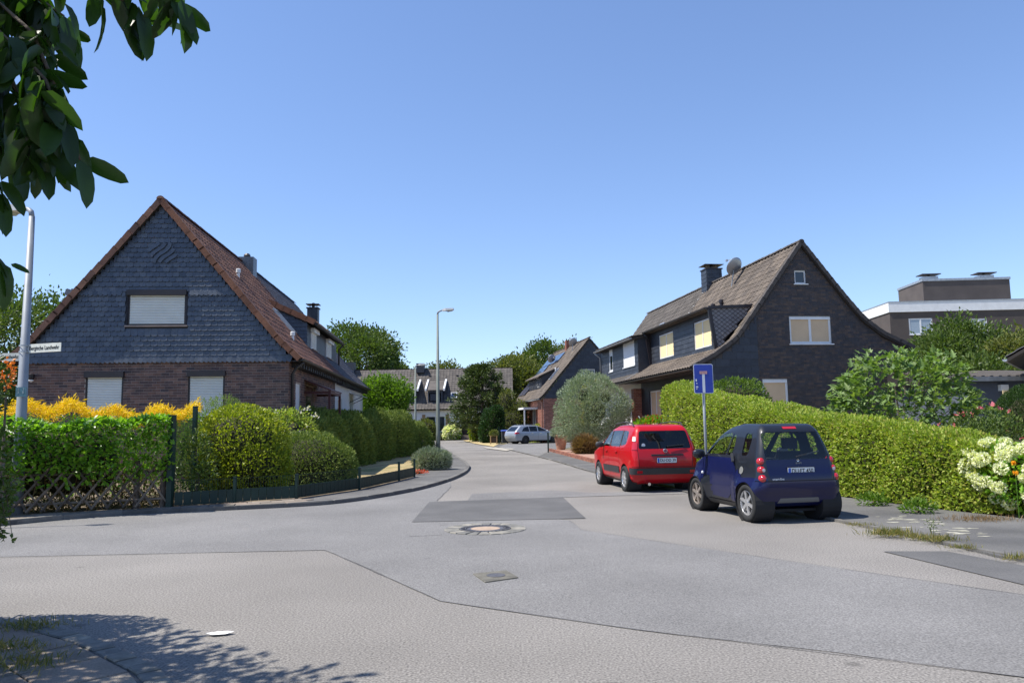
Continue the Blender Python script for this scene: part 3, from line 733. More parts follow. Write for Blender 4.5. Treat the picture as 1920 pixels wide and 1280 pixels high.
def roof_deck(parent, prof, y0, y1, thick=.12, profr=None, name='roof', m=None, sides=(-1, 1)):
    """Sheathing under the tiles, closed at the verges."""
    mb = MB()
    for sd in sides:
        pr = profr if (sd > 0 and profr) else prof
        for (s0, z0), (s1, z1) in zip(pr[:-1], pr[1:]):
            P = [(sd * s0, z0), (sd * s1, z1), (sd * s1, z1 - thick), (sd * s0, z0 - thick)]
            mb.prism(P, y0, y1, 1)
    return mb.build(name, m or DECK, parent)
def ridge_tiles(roof, z, y0, y1, m, r=.11, limit=300):
    vs = []; n = 6; mb = MB()
    for e, rr in ((-.19, r * 1.08), (.19, r)):
        for k in range(n + 1):
            a = math.pi * k / n; vs.append((rr * math.cos(a), e, rr * math.sin(a) * .85))
    mb.add(vs, [(k, k + 1, n + 2 + k, n + 1 + k) for k in range(n)] + [tuple(range(n + 1))])
    pr = mb.mesh('ridge_tile', m, fix=False); L = []; y = y0 + .17
    while y < y1: L.append(T3(0, y, z + random.uniform(-.006, .006))); y += .34
    pieces('ridge_tile', pr, L, roof, limit)
def verge(roof, prof, side, y, m, w=.10, h=.17, ex=.33, name='verge_tile'):
    """L-shaped tiles along the gable edge."""
    mb = MB(); mb.box(-.02, .20, -.03, ex + .02, .012, .05); mb.box(-.02, .0, -.03, ex + .02, -h, .012); pr = mb.mesh(name, m)
    tot = sum((Vector(a) - Vector(b)).length for a, b in zip(prof[:-1], prof[1:])); d = .0; L = []
    while d < tot - .1:
        p, t = prof_at(prof, d); q, _ = prof_at(prof, min(d + ex, tot - .001)); t = (q - p).normalized() if (q - p).length > .01 else t
        Tv = Vector((side * t.x, 0, t.y)); X = Vector((0, 1, 0)); N = X.cross(Tv)
        if N.z < 0: N = -N
        M = Matrix((X, Tv, N)).transposed().to_4x4(); M.translation = Vector((side * p.x, y, p.y)) + N * (.045 + random.uniform(-.004, .006)); L.append(M @ Matrix.Rotation(.05, 4, 'X')); d += ex
    pieces(name, pr, L, roof, 300)
def slat_mesh():
    if 'slat' not in _pm:
        mb = MB(); pts = [(0, .0), (-.010, .008), (-.014, .024), (-.010, .040), (0, .046)]
        mb.add([(x, y, z) for x in (-.5, .5) for y, z in pts], [(i, i + 1, i + 6, i + 5) for i in range(4)])
        _pm['slat'] = mb.mesh('shutter_slat', SHUT)
    return _pm['slat']
def window(parent, M, w, h, style='plain', mull=1, fm=None, blind=None, sill=True, trim=.07, fill=1.0, pane=None, depth=.03):
    """Window in its opening: x across, z up from the sill, y inwards."""
    fm = fm or WHITEP; mb = MB(); t = trim
    for a0, a1, z0, z1 in ((-w / 2, -w / 2 + t, 0, h), (w / 2 - t, w / 2, 0, h), (-w / 2 + t, w / 2 - t, 0, t), (-w / 2 + t, w / 2 - t, h - t, h)): mb.box(a0, a1, depth, depth + .07, z0, z1)
    for i in range(mull):
        x = -w / 2 + w * (i + 1) / (mull + 1); mb.box(x - t * .55, x + t * .55, depth - .005, depth + .065, t, h - t)
    o = mb.build('window', fm, parent, M=M)
    if style == 'shutter':
        MB().box(-w / 2 - .02, w / 2 + .02, -.10, .10, h - .02, h + .15).build('shutter_box', fm, o)
        k = int((h - .04) / .05)
        for i in range(k):
            s = bpy.data.objects.new('shutter_slat', slat_mesh()); link(s, o); s.matrix_basis = T3(0, .035, .05 + i * (h - .06) / k) @ Matrix.Diagonal((w - 2 * t + .02, 1, (h - .06) / k / .05, 1))
        MB().box(-w / 2 + t, w / 2 - t, .05, .055, .03, h - .02).build('shutter_back', DARKF, o)
    else:
        for i in range(mull + 1):
            x0 = -w / 2 + t + i * (w - 2 * t) / (mull + 1); x1 = x0 + (w - 2 * t) / (mull + 1)
            MB().box(x0, x1, depth + .03, depth + .036, t, h - t).build('pane', pane or PANE, o)
            if blind: MB().box(x0 + .004, x1 - .004, depth + .018, depth + .026, t + (h - 2 * t) * (1 - fill), h - t - .004).build('blind', blind, o)
    if sill:
        MB().box(-w / 2 - .06, w / 2 + .06, -.06, depth + .02, -.045, -.003).build('sill', SILL if style == 'shutter' else fm, o)
    return o
def pipe(parent, pts, r, m, name='downpipe'): return MB().tube(pts, r, 8).build(name, m, parent, smooth=True)
def gutter(parent, x, z, y0, y1, m, r=.075, name='gutter'):
    mb = MB(); n = 6; vs = []
    for y in (y0, y1):
        for rr in (r, r - .008):
            for k in range(n + 1): a = math.pi + math.pi * k / n; vs.append((x + rr * math.cos(a), y, z + rr * math.sin(a)))
    q = n + 1; fs = []
    for k in range(n): fs += [(k, k + 1, 2 * q + k + 1, 2 * q + k), (q + k + 1, q + k, 3 * q + k, 3 * q + k + 1)]
    fs += [(0, 2 * q, 3 * q, q), (q - 1, 2 * q - 1, 4 * q - 1, 3 * q - 1), tuple(range(q)), tuple(range(2 * q, 3 * q))]
    return mb.add(vs, fs).build(name, m, parent, fix=False)
def chimney(parent, x, y, z0, z1, w, d, m, cap=True, name='chimney', lay=None):
    o = MB().box(x - w / 2, x + w / 2, y - d / 2, y + d / 2, z0, z1).build(name, m, parent)
    if cap:
        mb = MB(); mb.box(x - w / 2 - .05, x + w / 2 + .05, y - d / 2 - .05, y + d / 2 + .05, z1, z1 + .06); mb.build('cap_slab', GUT, o)
        mb = MB()
        for sx in (-1, 1):
            for sy in (-1, 1): mb.box(x + sx * w * .3 - .015, x + sx * w * .3 + .015, y + sy * d * .3 - .015, y + sy * d * .3 + .015, z1 + .06, z1 + .24)
        mb.box(x - w * .62, x + w * .62, y - d * .62, y + d * .62, z1 + .24, z1 + .265); mb.build('cowl', GUT, o)
        MB().lathe([(.09, z1 + .06), (.09, z1 + .34), (.05, z1 + .36), (.0001, z1 + .36)], 10, (x, y, 0)).build('flue', GUT, o)
    return o
def skylight(roof, prof, side, s, y, w, h, name='skylight'):
    p = Vector((s, z_at(prof, s))); q = Vector((s - .05, z_at(prof, s - .05))); t = (q - p).normalized()
    Tv = Vector((side * t.x, 0, t.y)); A = Vector((0, side, 0)); N = A.cross(Tv); M = Matrix((A, Tv, N)).transposed().to_4x4(); M.translation = Vector((side * p.x, y, p.y)) + N * .05
    mb = MB()
    for a in ((-w / 2, -w / 2 + .08, 0, h), (w / 2 - .08, w / 2, 0, h), (-w / 2 + .08, w / 2 - .08, 0, .08), (-w / 2 + .08, w / 2 - .08, h - .08, h)): mb.box(*a, 0, .10)
    o = mb.build(name, ZINC, roof, M=M); MB().box(-w / 2 + .08, w / 2 - .08, .08, h - .08, .03, .07).build('pane', SOLAR, o); return o
def vent(roof, prof, side, s, y, m, r=.055, h=.30):
    z = z_at(prof, s); mb = MB(); mb.lathe([(r, -.12), (r, h * .55), (r * 1.5, h * .6), (r * 1.5, h), (r, h + .02), (.0001, h + .02)], 10, (side * s, y, z + .06)); return mb.build('vent_pipe', m, roof, smooth=False)
def dish(parent, p, r, aim, mast, m, armlen=.6):
    """Satellite dish: reflector, feed arm, mast; aim is the horizontal look direction in degrees."""
    o = MB().tube([mast, (p[0], p[1], p[2] - .0)], .022, 8).build('satellite_mast', ZINC, parent)
    pr = [(.0001, -.09)] + [(r * k / 5, -.09 + .09 * (k / 5) ** 2) for k in range(1, 6)] + [(r * .99, .012), (r * .6, -.05), (.0001, -.07)]
    M = T3(*p) @ RZ(aim) @ Matrix.Rotation(rad(-62), 4, 'X')
    mb = MB().lathe(pr, 24); mb.build('dish_reflector', m, o, smooth=True, M=M)
    q = M @ Vector((0, -.1, armlen)); a = M @ Vector((0, -r * .9, 0))
    mb = MB().tube([a, q], .015, 6); mb.box(q.x - .04, q.x + .04, q.y - .06, q.y + .06, q.z - .04, q.z + .06); mb.build('feed_arm', ZINC, o)
    return o
def tri_roof_prism(parent, name, m, pts_near, y0, y1): return MB().prism(pts_near, y0, y1, 1).build(name, m, parent)
# ================================================================ left pair of houses (slate gable, brown brick; white neighbour)
PL = [(0, 8.75), (3.7, 4.32), (4.32, 3.74)]
h1 = thing('brick_house', 'brown brick house with dark slate gable and red-brown tiled roof', 'house', (-10.98, 23.5, 0), rad(4.8))
HW = 3.98
wl = [(-2.10, -.98, 1.93, 3.24), (.94, 2.05, 1.93, 3.24)]
g1 = wall(h1, [(-HW, 0), (HW, 0), (HW, 3.72), (-HW, 3.72)], wl, MORTAR)
lay_bricks(g1, BRICK, .01, 3.72, lambda z: (-HW, HW), wl, key=lambda p: (0 if p.z > 1.6 else 50) + abs(p.x + 10.2))
for a0, a1, z0, z1 in wl:
    window(h1, T3((a0 + a1) / 2, 0, z0), a1 - a0, z1 - z0, 'shutter', 0, DARKF)
    soldier(g1, BRICK, a0 - .05, a1 + .05, z0 - .17)
uw = (-.93, .83, 4.82, 5.78)
gc = wall(h1, [(-4.02, 3.70), (4.02, 3.70), (0, 8.62)], [uw], mat('batten', (.03, .032, .04), .9, .1), name='gable_cladding', M=T3(0, -.03, 0))
ext = lambda z: (-max(0, half_at(PL, z + .12) - .08), max(0, half_at(PL, z + .12) - .08))
lay_slates(gc, SLATE, 3.86, 8.5, .155, ext, [uw], .20, pad=.05, key=lambda p: abs(p.x + 10) + abs(p.z - 5))
pr = slate_proto(SLATE, .14, .26); L = []
for i in range(58): L.append(T3(-4.0 + i * .14, -.022, 3.66) @ Matrix.Rotation(.35, 4, 'Y') @ Matrix.Diagonal((.15, 1, .95, 1)))
for i in range(12): L.append(T3(-2.75 + i * .14, -.024, 5.76) @ Matrix.Rotation(.35, 4, 'Y') @ Matrix.Diagonal((.15, 1, .8, 1)))
for i in range(10): L.append(T3(.98 + i * .14, -.024, 5.76) @ Matrix.Rotation(.35, 4, 'Y') @ Matrix.Diagonal((.15, 1, .8, 1)))
pieces('edge_slate', pr, L, gc)
window(h1, T3((uw[0] + uw[1]) / 2, -.03, uw[2]), uw[1] - uw[0], uw[3] - uw[2], 'shutter', 0, DARKF)
# slate ornament: round field of slanting wavy bands
mb = MB()
for i in range(5):
    u0 = -.36 + i * .16; pts = []
    for k in range(9):
        v = -.40 + k * .10; r2 = .42 ** 2 - (u0 + .05) ** 2
        if v * v < r2: pts.append((u0 + .06 * math.sin(v * 7), v))
    c_, s_ = math.cos(.6), math.sin(.6)
    for a, b in zip(pts[:-1], pts[1:]):
        q = [(a[0], a[1]), (a[0] + .12, a[1]), (b[0] + .12, b[1]), (b[0], b[1])]
        mb.add([(x * c_ + y * s_ + .05, -.055 - .02 * (j in (1, 2)), -x * s_ + y * c_ + 7.12) for j, (x, y) in enumerate(q)] + [(x * c_ + y * s_ + .05, -.03, -x * s_ + y * c_ + 7.12) for x, y in q], [(3, 2, 1, 0), (1, 2, 6, 5), (0, 4, 7, 3)])
mb.build('slate_ornament', SLATE, gc, fix=False)
# street side
ws = [(1.15, 1.95, 1.35, 3.05), (2.95, 4.55, .15, 3.08)]
s1 = wall(h1, [(0, 0), (9.84, 0), (9.84, 3.95), (0, 3.95)], ws, MORTAR, face_right(HW), 'side_wall')
lay_bricks(s1, BRICK, .01, 3.9, lambda z: (.0, 9.84), ws, limit=200, key=lambda p: (0 if p.z > 1.9 else 50) + p.y)
window(h1, face_right(HW) @ T3(1.55, 0, 1.35), .8, 1.7, 'plain', 0, blind=WHITEP, fill=.5)
d = MB().box(3.0, 4.5, .05, .10, .15, 3.05).build('door', REDP, h1, M=face_right(HW)); MB().box(4.3, 4.36, -.02, .05, 1.05, 1.3).build('handle', ZINC, d); MB().box(3.25, 4.2, .04, .05, 1.4, 2.7).build('pane', PANE, d)
MB().box(-HW, -HW + .25, 0, 9.84, 0, 3.9).build('side_wall', BRICK, h1)
roof1 = roof_deck(h1, PL, -.18, 9.84, .10)
dorm = lambda s, y: 6.45 < y < 14.45 and 1.85 < s < 3.42
roof_slope(roof1, PL, 1, -.10, 9.84, TILER, skip=dorm)
roof_slope(roof1, PL, -1, -.10, 9.84, TILER, limit=0)
ridge_tiles(roof1, 8.80, -.21, 9.84, TILER)
verge(roof1, PL, 1, -.19, TILEORANGE, h=.13); verge(roof1, PL, -1, -.19, TILER, h=.13)
gutter(h1, 4.40, 3.74, -.1, 9.84, GUT)
pipe(h1, [(4.40, .25, 3.66), (4.2, .25, 3.5), (4.06, .25, 3.3), (4.06, .25, 0)], .05, GUT)
mb = MB()
for i in range(22): mb.box(HW + .02, 4.3, .4 + i * .43, .5 + i * .43, 3.50, 3.64)
mb.build('rafter_end', GUT, h1)
MB().box(HW, 4.34, 0, 9.84, 3.66, 3.70).build('soffit', DARKF, h1)
skylight(h1, PL, 1, 3.0, 5.3, .75, 1.15)
vent(roof1, PL, 1, 1.62, 2.8, WHITEP); vent(roof1, PL, 1, 3.45, 3.2, WHITEP); 
chimney(h1, .22, 9.3, 8.0, 9.0, .7, .62, SLATE, cap=False)
MB().lathe([(.13, 9.0), (.15, 9.12), (.09, 9.2), (.0001, 9.2)], 9, (.22, 9.3, 0)).build('chimney_pot', GUT, h1)
# dormer shared out: near half belongs to this house
def left_dormer(hh, y0, y1, near, tm, wins):
    fx, zt, zb = 3.36, 5.72, 4.66
    d = MB().prism([(fx, zb), (fx, zt), (1.9, zt + .78), (1.9, 6.5)], y0, y1, 1).build('dormer', PANEL, hh)
    if near:                                    # slate cheek pieces
        ck = []
        pr = slate_proto(SLATE)
        for (a, z, wd) in rows(4.7, 6.45, .15, lambda z: (half_at(PL, z) + .03, min(fx, 1.9 + (6.5 - z) / .78 * 1.46)), [], .2, .004): ck.append(T3(a, y0 - .004, z - .08) @ Matrix.Diagonal((wd, 1, 1, 1)))
        pieces('slate', pr, ck, d)
    for (a0, a1, z0, z1) in wins: window(hh, face_right(fx) @ T3((a0 + a1) / 2, -.06, z0), a1 - a0, z1 - z0, 'shutter', 0, WHITEP)
    pf = [(1.75, zt + .92), (fx + .28, zt + .06)]
    rd = roof_deck(d, pf, y0 - .12, y1, .09, name='dormer_roof', sides=(1,))
    return d, pf
d1, pf = left_dormer(h1, 6.5, 9.84, True, TILER, [(7.25, 8.45, 4.80, 5.50)])
roof_slope(d1, pf, 1, 6.4, 9.84, TILER, limit=60); verge(d1, pf, 1, 6.36, TILEORANGE)
gutter(d1, 3.72, 5.72, 6.4, 9.84, GUT)
# porch canopy
can = MB(); can.add([(HW, 2.6, 3.26), (HW, 5.3, 3.26), (4.9, 5.3, 2.90), (4.9, 2.6, 2.90), (HW, 2.6, 3.21), (HW, 5.3, 3.21), (4.9, 5.3, 2.85), (4.9, 2.6, 2.85)], [(0, 1, 2, 3), (7, 6, 5, 4), (0, 3, 7, 4), (1, 5, 6, 2), (3, 2, 6, 7)])
cano = can.build('porch_canopy', REDP, h1)
for yy in (2.7, 5.2): MB().bar((4.84, yy, .05), (4.84, yy, 2.86), .08, .08).build('post', REDP, cano)
MB().bar((4.84, 2.7, 2.80), (4.84, 5.2, 2.80), .08, .09).build('beam', REDP, cano)
for yy in (2.7, 5.2): MB().bar((HW, yy, 2.80), (4.84, yy, 2.80), .07, .08).build('beam', REDP, cano)
wlmp = MB().lathe([(.05, 0), (.09, .05), (.10, .16), (.02, .2), (.0001, .2)], 10, (-3.6, -.18, 3.16)).build('wall_lamp', DARKF, h1); MB().bar((-3.6, 0, 3.30), (-3.6, -.18, 3.33), .03, .03).build('lamp_arm', DARKF, wlmp); MB().lathe([(.0001, -.08), (.07, -.03), (.07, .0)], 10, (-3.6, -.18, 3.16)).build('lamp_globe', WHITEP, wlmp)

h2 = thing('white_house', 'white rendered half of the left pair, grey tiled roof, beyond the brick half', 'house', h1.matrix_basis @ Vector((0, 9.84, 0)), rad(4.8))
L2 = 10.9
ws2 = [(.9, 2.3, .3, 2.9), (5.1, 6.4, .2, 3.05)]
wall(h2, [(0, 0), (L2, 0), (L2, 3.95), (0, 3.95)], ws2, WHITEW, face_right(HW), 'side_wall', reveal=.18)
window(h2, face_right(HW) @ T3(1.6, .06, .3), 1.4, 2.6, 'plain', 0, blind=BLIND, fill=.8)
window(h2, face_right(HW) @ T3(5.75, .06, .2), 1.3, 2.85, 'plain', 1)
MB().box(-HW, -HW + .25, 0, L2, 0, 3.9).build('side_wall', WHITEW, h2)
MB().prism([(-HW, 0), (HW, 0), (HW, 3.9), (0, 8.6), (-HW, 3.9)], L2 - .2, L2 - .01, 1).build('gable_wall', WHITEW, h2)
roof2 = roof_deck(h2, PL, 0.003, L2 + .1, .10)
roof_slope(roof2, PL, 1, 0.02, L2 + .1, TILEG, skip=lambda s, y: y < 4.6 and 1.85 < s < 3.42, limit=150)
roof_slope(roof2, PL, -1, 0.02, L2 + .1, TILEG, limit=0); ridge_tiles(roof2, 8.80, 0.02, L2 + .1, TILEG, limit=0)
gutter(h2, 4.40, 3.74, .003, L2 + .1, GUT)
for i in range(24): MB().box(HW + .02, 4.3, .3 + i * .44, .4 + i * .44, 3.48, 3.64).build('rafter_end', DARKF, h2)
MB().box(HW, 4.34, 0.003, L2, 3.66, 3.70).build('soffit', DARKF, h2)
h1M = mw(h1)
d2, pf = left_dormer(h2, .003, 4.5, False, TILEG, [(1.3, 2.8, 4.80, 5.50)])
roof_slope(d2, pf, 1, .02, 4.6, TILEG, limit=0); gutter(d2, 3.72, 5.72, .01, 4.6, GUT)
pipe(d2, [(3.72, 4.45, 5.66), (3.5, 4.5, 5.45), (3.5, 4.52, 4.6)], .04, GUT)
mb = MB().add([(HW, 4.8, 3.3), (HW, 6.7, 3.3), (4.7, 6.7, 3.12), (4.7, 4.8, 3.12), (HW, 4.8, 3.27), (HW, 6.7, 3.27), (4.7, 6.7, 3.09), (4.7, 4.8, 3.09)], [(0, 1, 2, 3), (7, 6, 5, 4), (0, 3, 7, 4), (1, 5, 6, 2), (3, 2, 6, 7)])
cn = mb.build('door_canopy', ZINC, h2)
for yy in (4.9, 6.6): MB().bar((HW, yy, 2.8), (4.6, yy, 3.1), .03, .03).build('bracket', GUT, cn)
chimney(h2, 1.2, 10.3, 6.6, 8.4, .6, .6, PANEL)
# ================================================================ right pair of houses
PRl = [(0, 8.85), (2.12, 6.0), (3.0, 4.86), (3.9, 4.24), (4.89, 3.72)]
PRr = [(0, 8.85), (1.75, 6.62), (2.52, 5.72), (3.35, 5.1), (4.7, 4.5)]
h3 = thing('dark_brick_house', 'dark brick house with sweeping brown tiled roof, satellite dish and wide dormer', 'house', (11.99, 31, 0), rad(7.6))
BX = -2.08
wr = [(-.66, 1.16, 4.68, 5.82), (-1.95, -.86, 1.6, 3.26), (-.32, .18, 7.16, 7.72)]
right = lambda z: max(0, min(4.45, half_at(PRr, z + .1) - .03))
poly = [(BX, 0), (4.45, 0), (4.45, 4.45), (3.35, 4.98), (2.52, 5.6), (1.75, 6.5), (0, 8.72), (BX, 5.94)]
g3 = wall(h3, poly, wr, MORTARD, reveal=.14)
lay_bricks(g3, BRICKD, .01, 8.6, lambda z: (BX if z < 5.9 else -max(0, half_at(PRl, z + .1) - .03), right(z)), wr, key=lambda p: (0 if p.z > 4 else 60) + (p - CAM).length)
pg = wall(h3, [(-4.2, 0), (BX, 0), (BX, 5.86), (-3.0, 4.72), (-3.9, 4.1), (-4.2, 3.95)], [], MORTARD, name='panel_wall', M=T3(0, -.03, 0))
pr = panel_proto(PANEL, .32)
lay_slates(pg, PANEL, 0, 5.8, .29, lambda z: (-max(BX * -1, min(4.2, half_at(PRl, z + .22) - .03)), BX), [], .6, name='shingle', proto=pr)
o = window(h3, T3(.25, 0, 4.68), 1.82, 1.14, 'plain', 1, blind=BLIND, trim=.09, depth=.05); MB().box(-.9, .9, .02, .06, 1.0, 1.10).build('shutter_box', WHITEP, o)
o = window(h3, T3(-1.405, 0, 1.6), 1.09, 1.66, 'plain', 0, blind=BLIND, trim=.09, depth=.05); MB().box(-.52, .52, .02, .06, 1.5, 1.62).build('shutter_box', WHITEP, o)
window(h3, T3(-.07, 0, 7.16), .5, .56, 'plain', 0, trim=.06, depth=.05)
# street side with entrance recess
XW = -4.0
we = [(-8.4, -6.6, .9, 3.15)]
s3 = wall(h3, [(-9.73, 0), (0, 0), (0, 4.0), (-9.73, 4.0)], we, PANEL, face_left(XW), 'side_wall', reveal=.2)
window(h3, face_left(XW) @ T3(-7.5, .05, .9), 1.8, 2.25, 'plain', 1, blind=BLIND, fill=.85)
pil = wall(h3, [(-.22, 0), (.22, 0), (.22, 3.35), (-.22, 3.35)], [], MORTAR, face_left(-4.42) @ T3(-9.9, 0, 0), 'entrance_pillar')
lay_bricks(pil, BRICKR, .01, 3.33, lambda z: (-.22, .22), [], bw=.22)
pil2 = wall(h3, [(0, 0), (.42, 0), (.42, 3.35), (0, 3.35)], [], MORTAR, T3(-4.42, 9.68, 0), 'entrance_pillar')
lay_bricks(pil2, BRICKR, .01, 3.33, lambda z: (0, .42), [], bw=.21)
MB().box(-4.4, -4.01, 8.0, 9.6, 0, .9).build('entrance_step', BRICKR, h3)
pipe(h3, [(-4.7, 6.2, 1.0), (-4.7, 8.0, 1.9)], .025, GALV, 'handrail')
roof3 = roof_deck(h3, PRl, -.14, 9.73, .14, PRr)
sk = lambda s, y: .6 < y < 9.25 and 1.95 < s < 3.55
roof_slope(roof3, PRl, -1, -.05, 9.73, TILEB, skip=sk)
roof_slope(roof3, PRr, 1, -.05, 9.73, TILEB, limit=0)
ridge_tiles(roof3, 8.90, -.14, 9.73, TILEB2)
VD = mat('verge_dark', [(.055, .048, .045), (.07, .06, .055)], .75, .2, 3, rnd=True); verge(roof3, PRl, -1, -.15, VD, h=.10); verge(roof3, PRr, 1, -.15, VD, h=.10)
gutter(h3, -4.96, 3.68, -.1, 9.73, GUT)
MB().box(-4.85, -4.2, -.1, 9.73, 3.58, 3.62).build('soffit', DARKF, h3)
dish(h3, (-.62, 5.1, 8.95), .45, 20, (-.75, 5.25, 7.85), ZINC)
for yy, ss in ((5.6, 1.55), (4.75, 1.5)): vent(roof3, PRl, -1, ss, yy, DARKF, .07, .36)
ch = chimney(h3, 0.05, 9.5, 8.3, 9.65, .85, .75, MORTARD)
ckp = panel_proto(PANEL, .26)
for M_, wd in ((T3(.05, 9.12, 8.3), .85), (face_left(-.375) @ T3(-9.5, 0, 8.3), .75)):
    e = MB().box(-wd / 2, wd / 2, 0.002, .004, 0, 1.3).build('cladding', PANEL, h3, M=M_)
    lay_slates(e, PANEL, 0, 1.3, .22, lambda z: (-wd / 2, wd / 2), [], .28, name='shingle', proto=ckp)
# wide dormer
FX = -3.52
dm = wall(h3, [(-9.2, 4.35), (-.75, 4.35), (-.75, 6.2), (-9.2, 6.2)], [(-3.12, -1.17, 4.72, 5.93), (-7.95, -5.83, 4.72, 5.93)], MORTARD, face_left(FX), 'dormer')
lay_slates(dm, PANEL, 4.5, 6.2, .21, lambda z: (-9.2, -.75), [(-3.12, -1.17, 4.72, 5.93), (-7.95, -5.83, 4.72, 5.93)], .5, name='shingle', proto=panel_proto(PANEL, .24))
for a0, a1 in ((-3.12, -1.17), (-7.95, -5.83)): window(h3, face_left(FX) @ T3((a0 + a1) / 2, 0, 4.72), a1 - a0, 1.21, 'plain', 1, blind=BLINDY, trim=.06, depth=.02, sill=False)
# slanting cheek with diamond shingles, wing boards and flat dormer roof
zf = lambda s: z_at(PRl, s)
ckv = [(-1.86, zf(1.86) + .03), (-3.78, 6.22), (-3.55, zf(3.55) + .02)]
for yy, fl in ((.66, 1), (9.24, 0)):
    ck = MB().prism(ckv, yy - .03, yy, 1).build('dormer_cheek', DARKF, h3)
    if fl:
        L = []; pd = MB().add([(0, -.006, .17), (.17, -.012, 0), (0, -.02, -.17), (-.17, -.012, 0), (0, .004, -.17), (.17, .004, 0), (-.17, .004, 0)], [(0, 3, 2, 1), (1, 2, 4, 5), (3, 6, 4, 2)]).mesh('shingle', mat('diamond_shingle', [(.17, .158, .16), (.20, .185, .185)], .5, .15, 6, rnd=True))
        def inside(x, z):
            a, b, c = [Vector(v) for v in ckv]; p = Vector((x, z)); cr = lambda u, v, w: (v - u).x * (w - u).y - (v - u).y * (w - u).x
            sg = [cr(a, b, p), cr(b, c, p), cr(c, a, p)]; return all(v >= 0 for v in sg) or all(v <= 0 for v in sg)
        for i in range(22):
            for j in range(24):
                x = -4.0 + i * .12 ; z = 4.3 + j * .09 + (.0 if i % 2 else .0)
                if (i + j) % 2 == 0 and inside(x, z): L.append(T3(x, yy - .034, z) @ Matrix.Diagonal((.60, 1, .46, 1)))
        pieces('shingle', pd, L, ck)
        MB().bar((-3.80, yy - .02, 6.26), (-3.56, yy - .02, 4.50), .14, .10, (0, 1, 0)).build('wing_board', DARKF, ck)
        MB().bar((-3.84, yy - .05, 6.25), (-1.84, yy - .05, 6.34), .12, .12).build('edge_board', DARKF, ck)
    else: MB().bar((-3.80, yy - .02, 6.26), (-3.56, yy - .02, 4.50), .14, .10, (0, 1, 0)).build('wing_board', DARKF, ck)
MB().prism([(-1.80, 6.42), (-3.84, 6.26), (-3.84, 6.17), (-1.80, 6.30)], .62, 9.30, 1).build('dormer_roof', TILEB2, h3)
gutter(h3, -3.92, 6.26, .6, 9.30, GUT, .09, 'dormer_gutter')
pipe(h3, [(-3.9, 9.2, 6.2), (-3.7, 9.22, 5.9), (-3.45, 9.24, 4.5)], .055, GUT)
MB().prism([(-3.54, 6.19), (-3.82, 6.19), (-3.82, 6.21), (-3.54, 6.21)], .7, 9.2, 1).build('dormer_soffit', DARKF, h3)

h4 = thing('slate_clad_house', 'far half of the right pair with projecting dark clad dormer and white windows', 'house', h3.matrix_basis @ Vector((0, 9.735, 0)), rad(7.6))
LL = 10.8
PF = [(0, 8.85), (2.12, 6.0), (3.0, 4.86), (3.9, 4.24), (4.89, 3.72)]
wall(h4, [(-LL, 0), (0, 0), (0, 4.0), (-LL, 4.0)], [(-4.5, -3.2, .3, 2.6)], WHITEW, face_left(-4.0), 'side_wall')
window(h4, face_left(-4.0) @ T3(-3.85, .05, .3), 1.3, 2.3, 'plain', 1)
MB().prism([(-4.0, 0), (4.2, 0), (4.2, 4.4), (0, 8.7), (-4.0, 4.1)], LL - .2, LL - .02, 1).build('gable_wall', PANEL, h4)
MB().box(4.2, 4.4, 0, LL, 0, 4.4).build('side_wall', WHITEW, h4)
roof4 = roof_deck(h4, PF, .004, LL + .12, .12, PRr)
sk4 = lambda s, y: y < 7.5 and 2.0 < s < 4.2
roof_slope(roof4, PF, -1, .02, LL + .1, TILEB2, skip=sk4, limit=150); roof_slope(roof4, PRr, 1, .02, LL + .1, TILEB2, limit=0)
ridge_tiles(roof4, 8.90, .02, LL + .1, TILEB2, limit=0); gutter(h4, -4.96, 3.68, .01, LL + .1, GUT)
skylight(h4, PF, -1, 1.75, 4.2, .8, 1.0)
mb = MB()
for i in range(7): a = .35 + i * .27; mb.box(-a - .06, -a + .06, -.10, .06, zf(a) + .07, zf(a) + .10)
mb.build('mortar_joint', mat('pale_mortar', (.55, .54, .52), .9, .1), roof4)
MB().prism([(-3.6, zf(3.6) + .06), (-4.85, zf(4.85) + .06), (-4.85, zf(4.85) + .09), (-3.6, zf(3.6) + .09)], -.12, .02, 1).build('flashing', ZINC, roof4)
Y0, Y1, FX2 = -.35, 7.4, -4.2
wd4 = [(-2.45, -.25, 4.62, 5.95), (-5.5, -4.7, 4.6, 5.9)]
dm4 = wall(h4, [(-Y1, 4.1), (-Y0, 4.1), (-Y0, 6.0), (-Y1, 6.0)], wd4, MORTARD, face_left(FX2), 'dormer')
lay_slates(dm4, PANEL, 4.15, 6.0, .20, lambda z: (-Y1, -Y0), wd4, .32, name='shingle', proto=panel_proto(PANEL, .23), limit=200)
window(h4, face_left(FX2) @ T3(-1.35, 0, 4.62), 2.2, 1.33, 'plain', 0, blind=mat('white_awning', (.78, .78, .78), .8, .03), trim=.05, depth=.0)
window(h4, face_left(FX2) @ T3(-5.1, 0, 4.6), .8, 1.3, 'plain', 0, trim=.10, depth=.0, blind=WHITEP, fill=.25)
MB().prism([(-1.9, 6.12), (FX2, 6.0), (FX2, 4.08), (-1.9, 4.6)], Y0 - .02, Y0, 1).build('dormer_cheek', PANEL, h4)
MB().prism([(-1.9, 6.12), (FX2, 6.0), (FX2, 4.08), (-1.9, 4.6)], Y1, Y1 + .02, 1).build('dormer_cheek', PANEL, h4)
pf4 = [(1.9, 6.42), (FX2 * -1 + .35, 6.02)]
dr4 = roof_deck(h4, pf4, Y0 - .12, Y1 + .12, .12, name='dormer_roof', sides=(-1,)); roof_slope(dr4, pf4, -1, Y0 - .1, Y1 + .1, TILEB2, limit=0)
gutter(h4, FX2 - .42, 5.98, Y0 - .1, Y1 + .1, ZINC, .075, 'dormer_gutter')
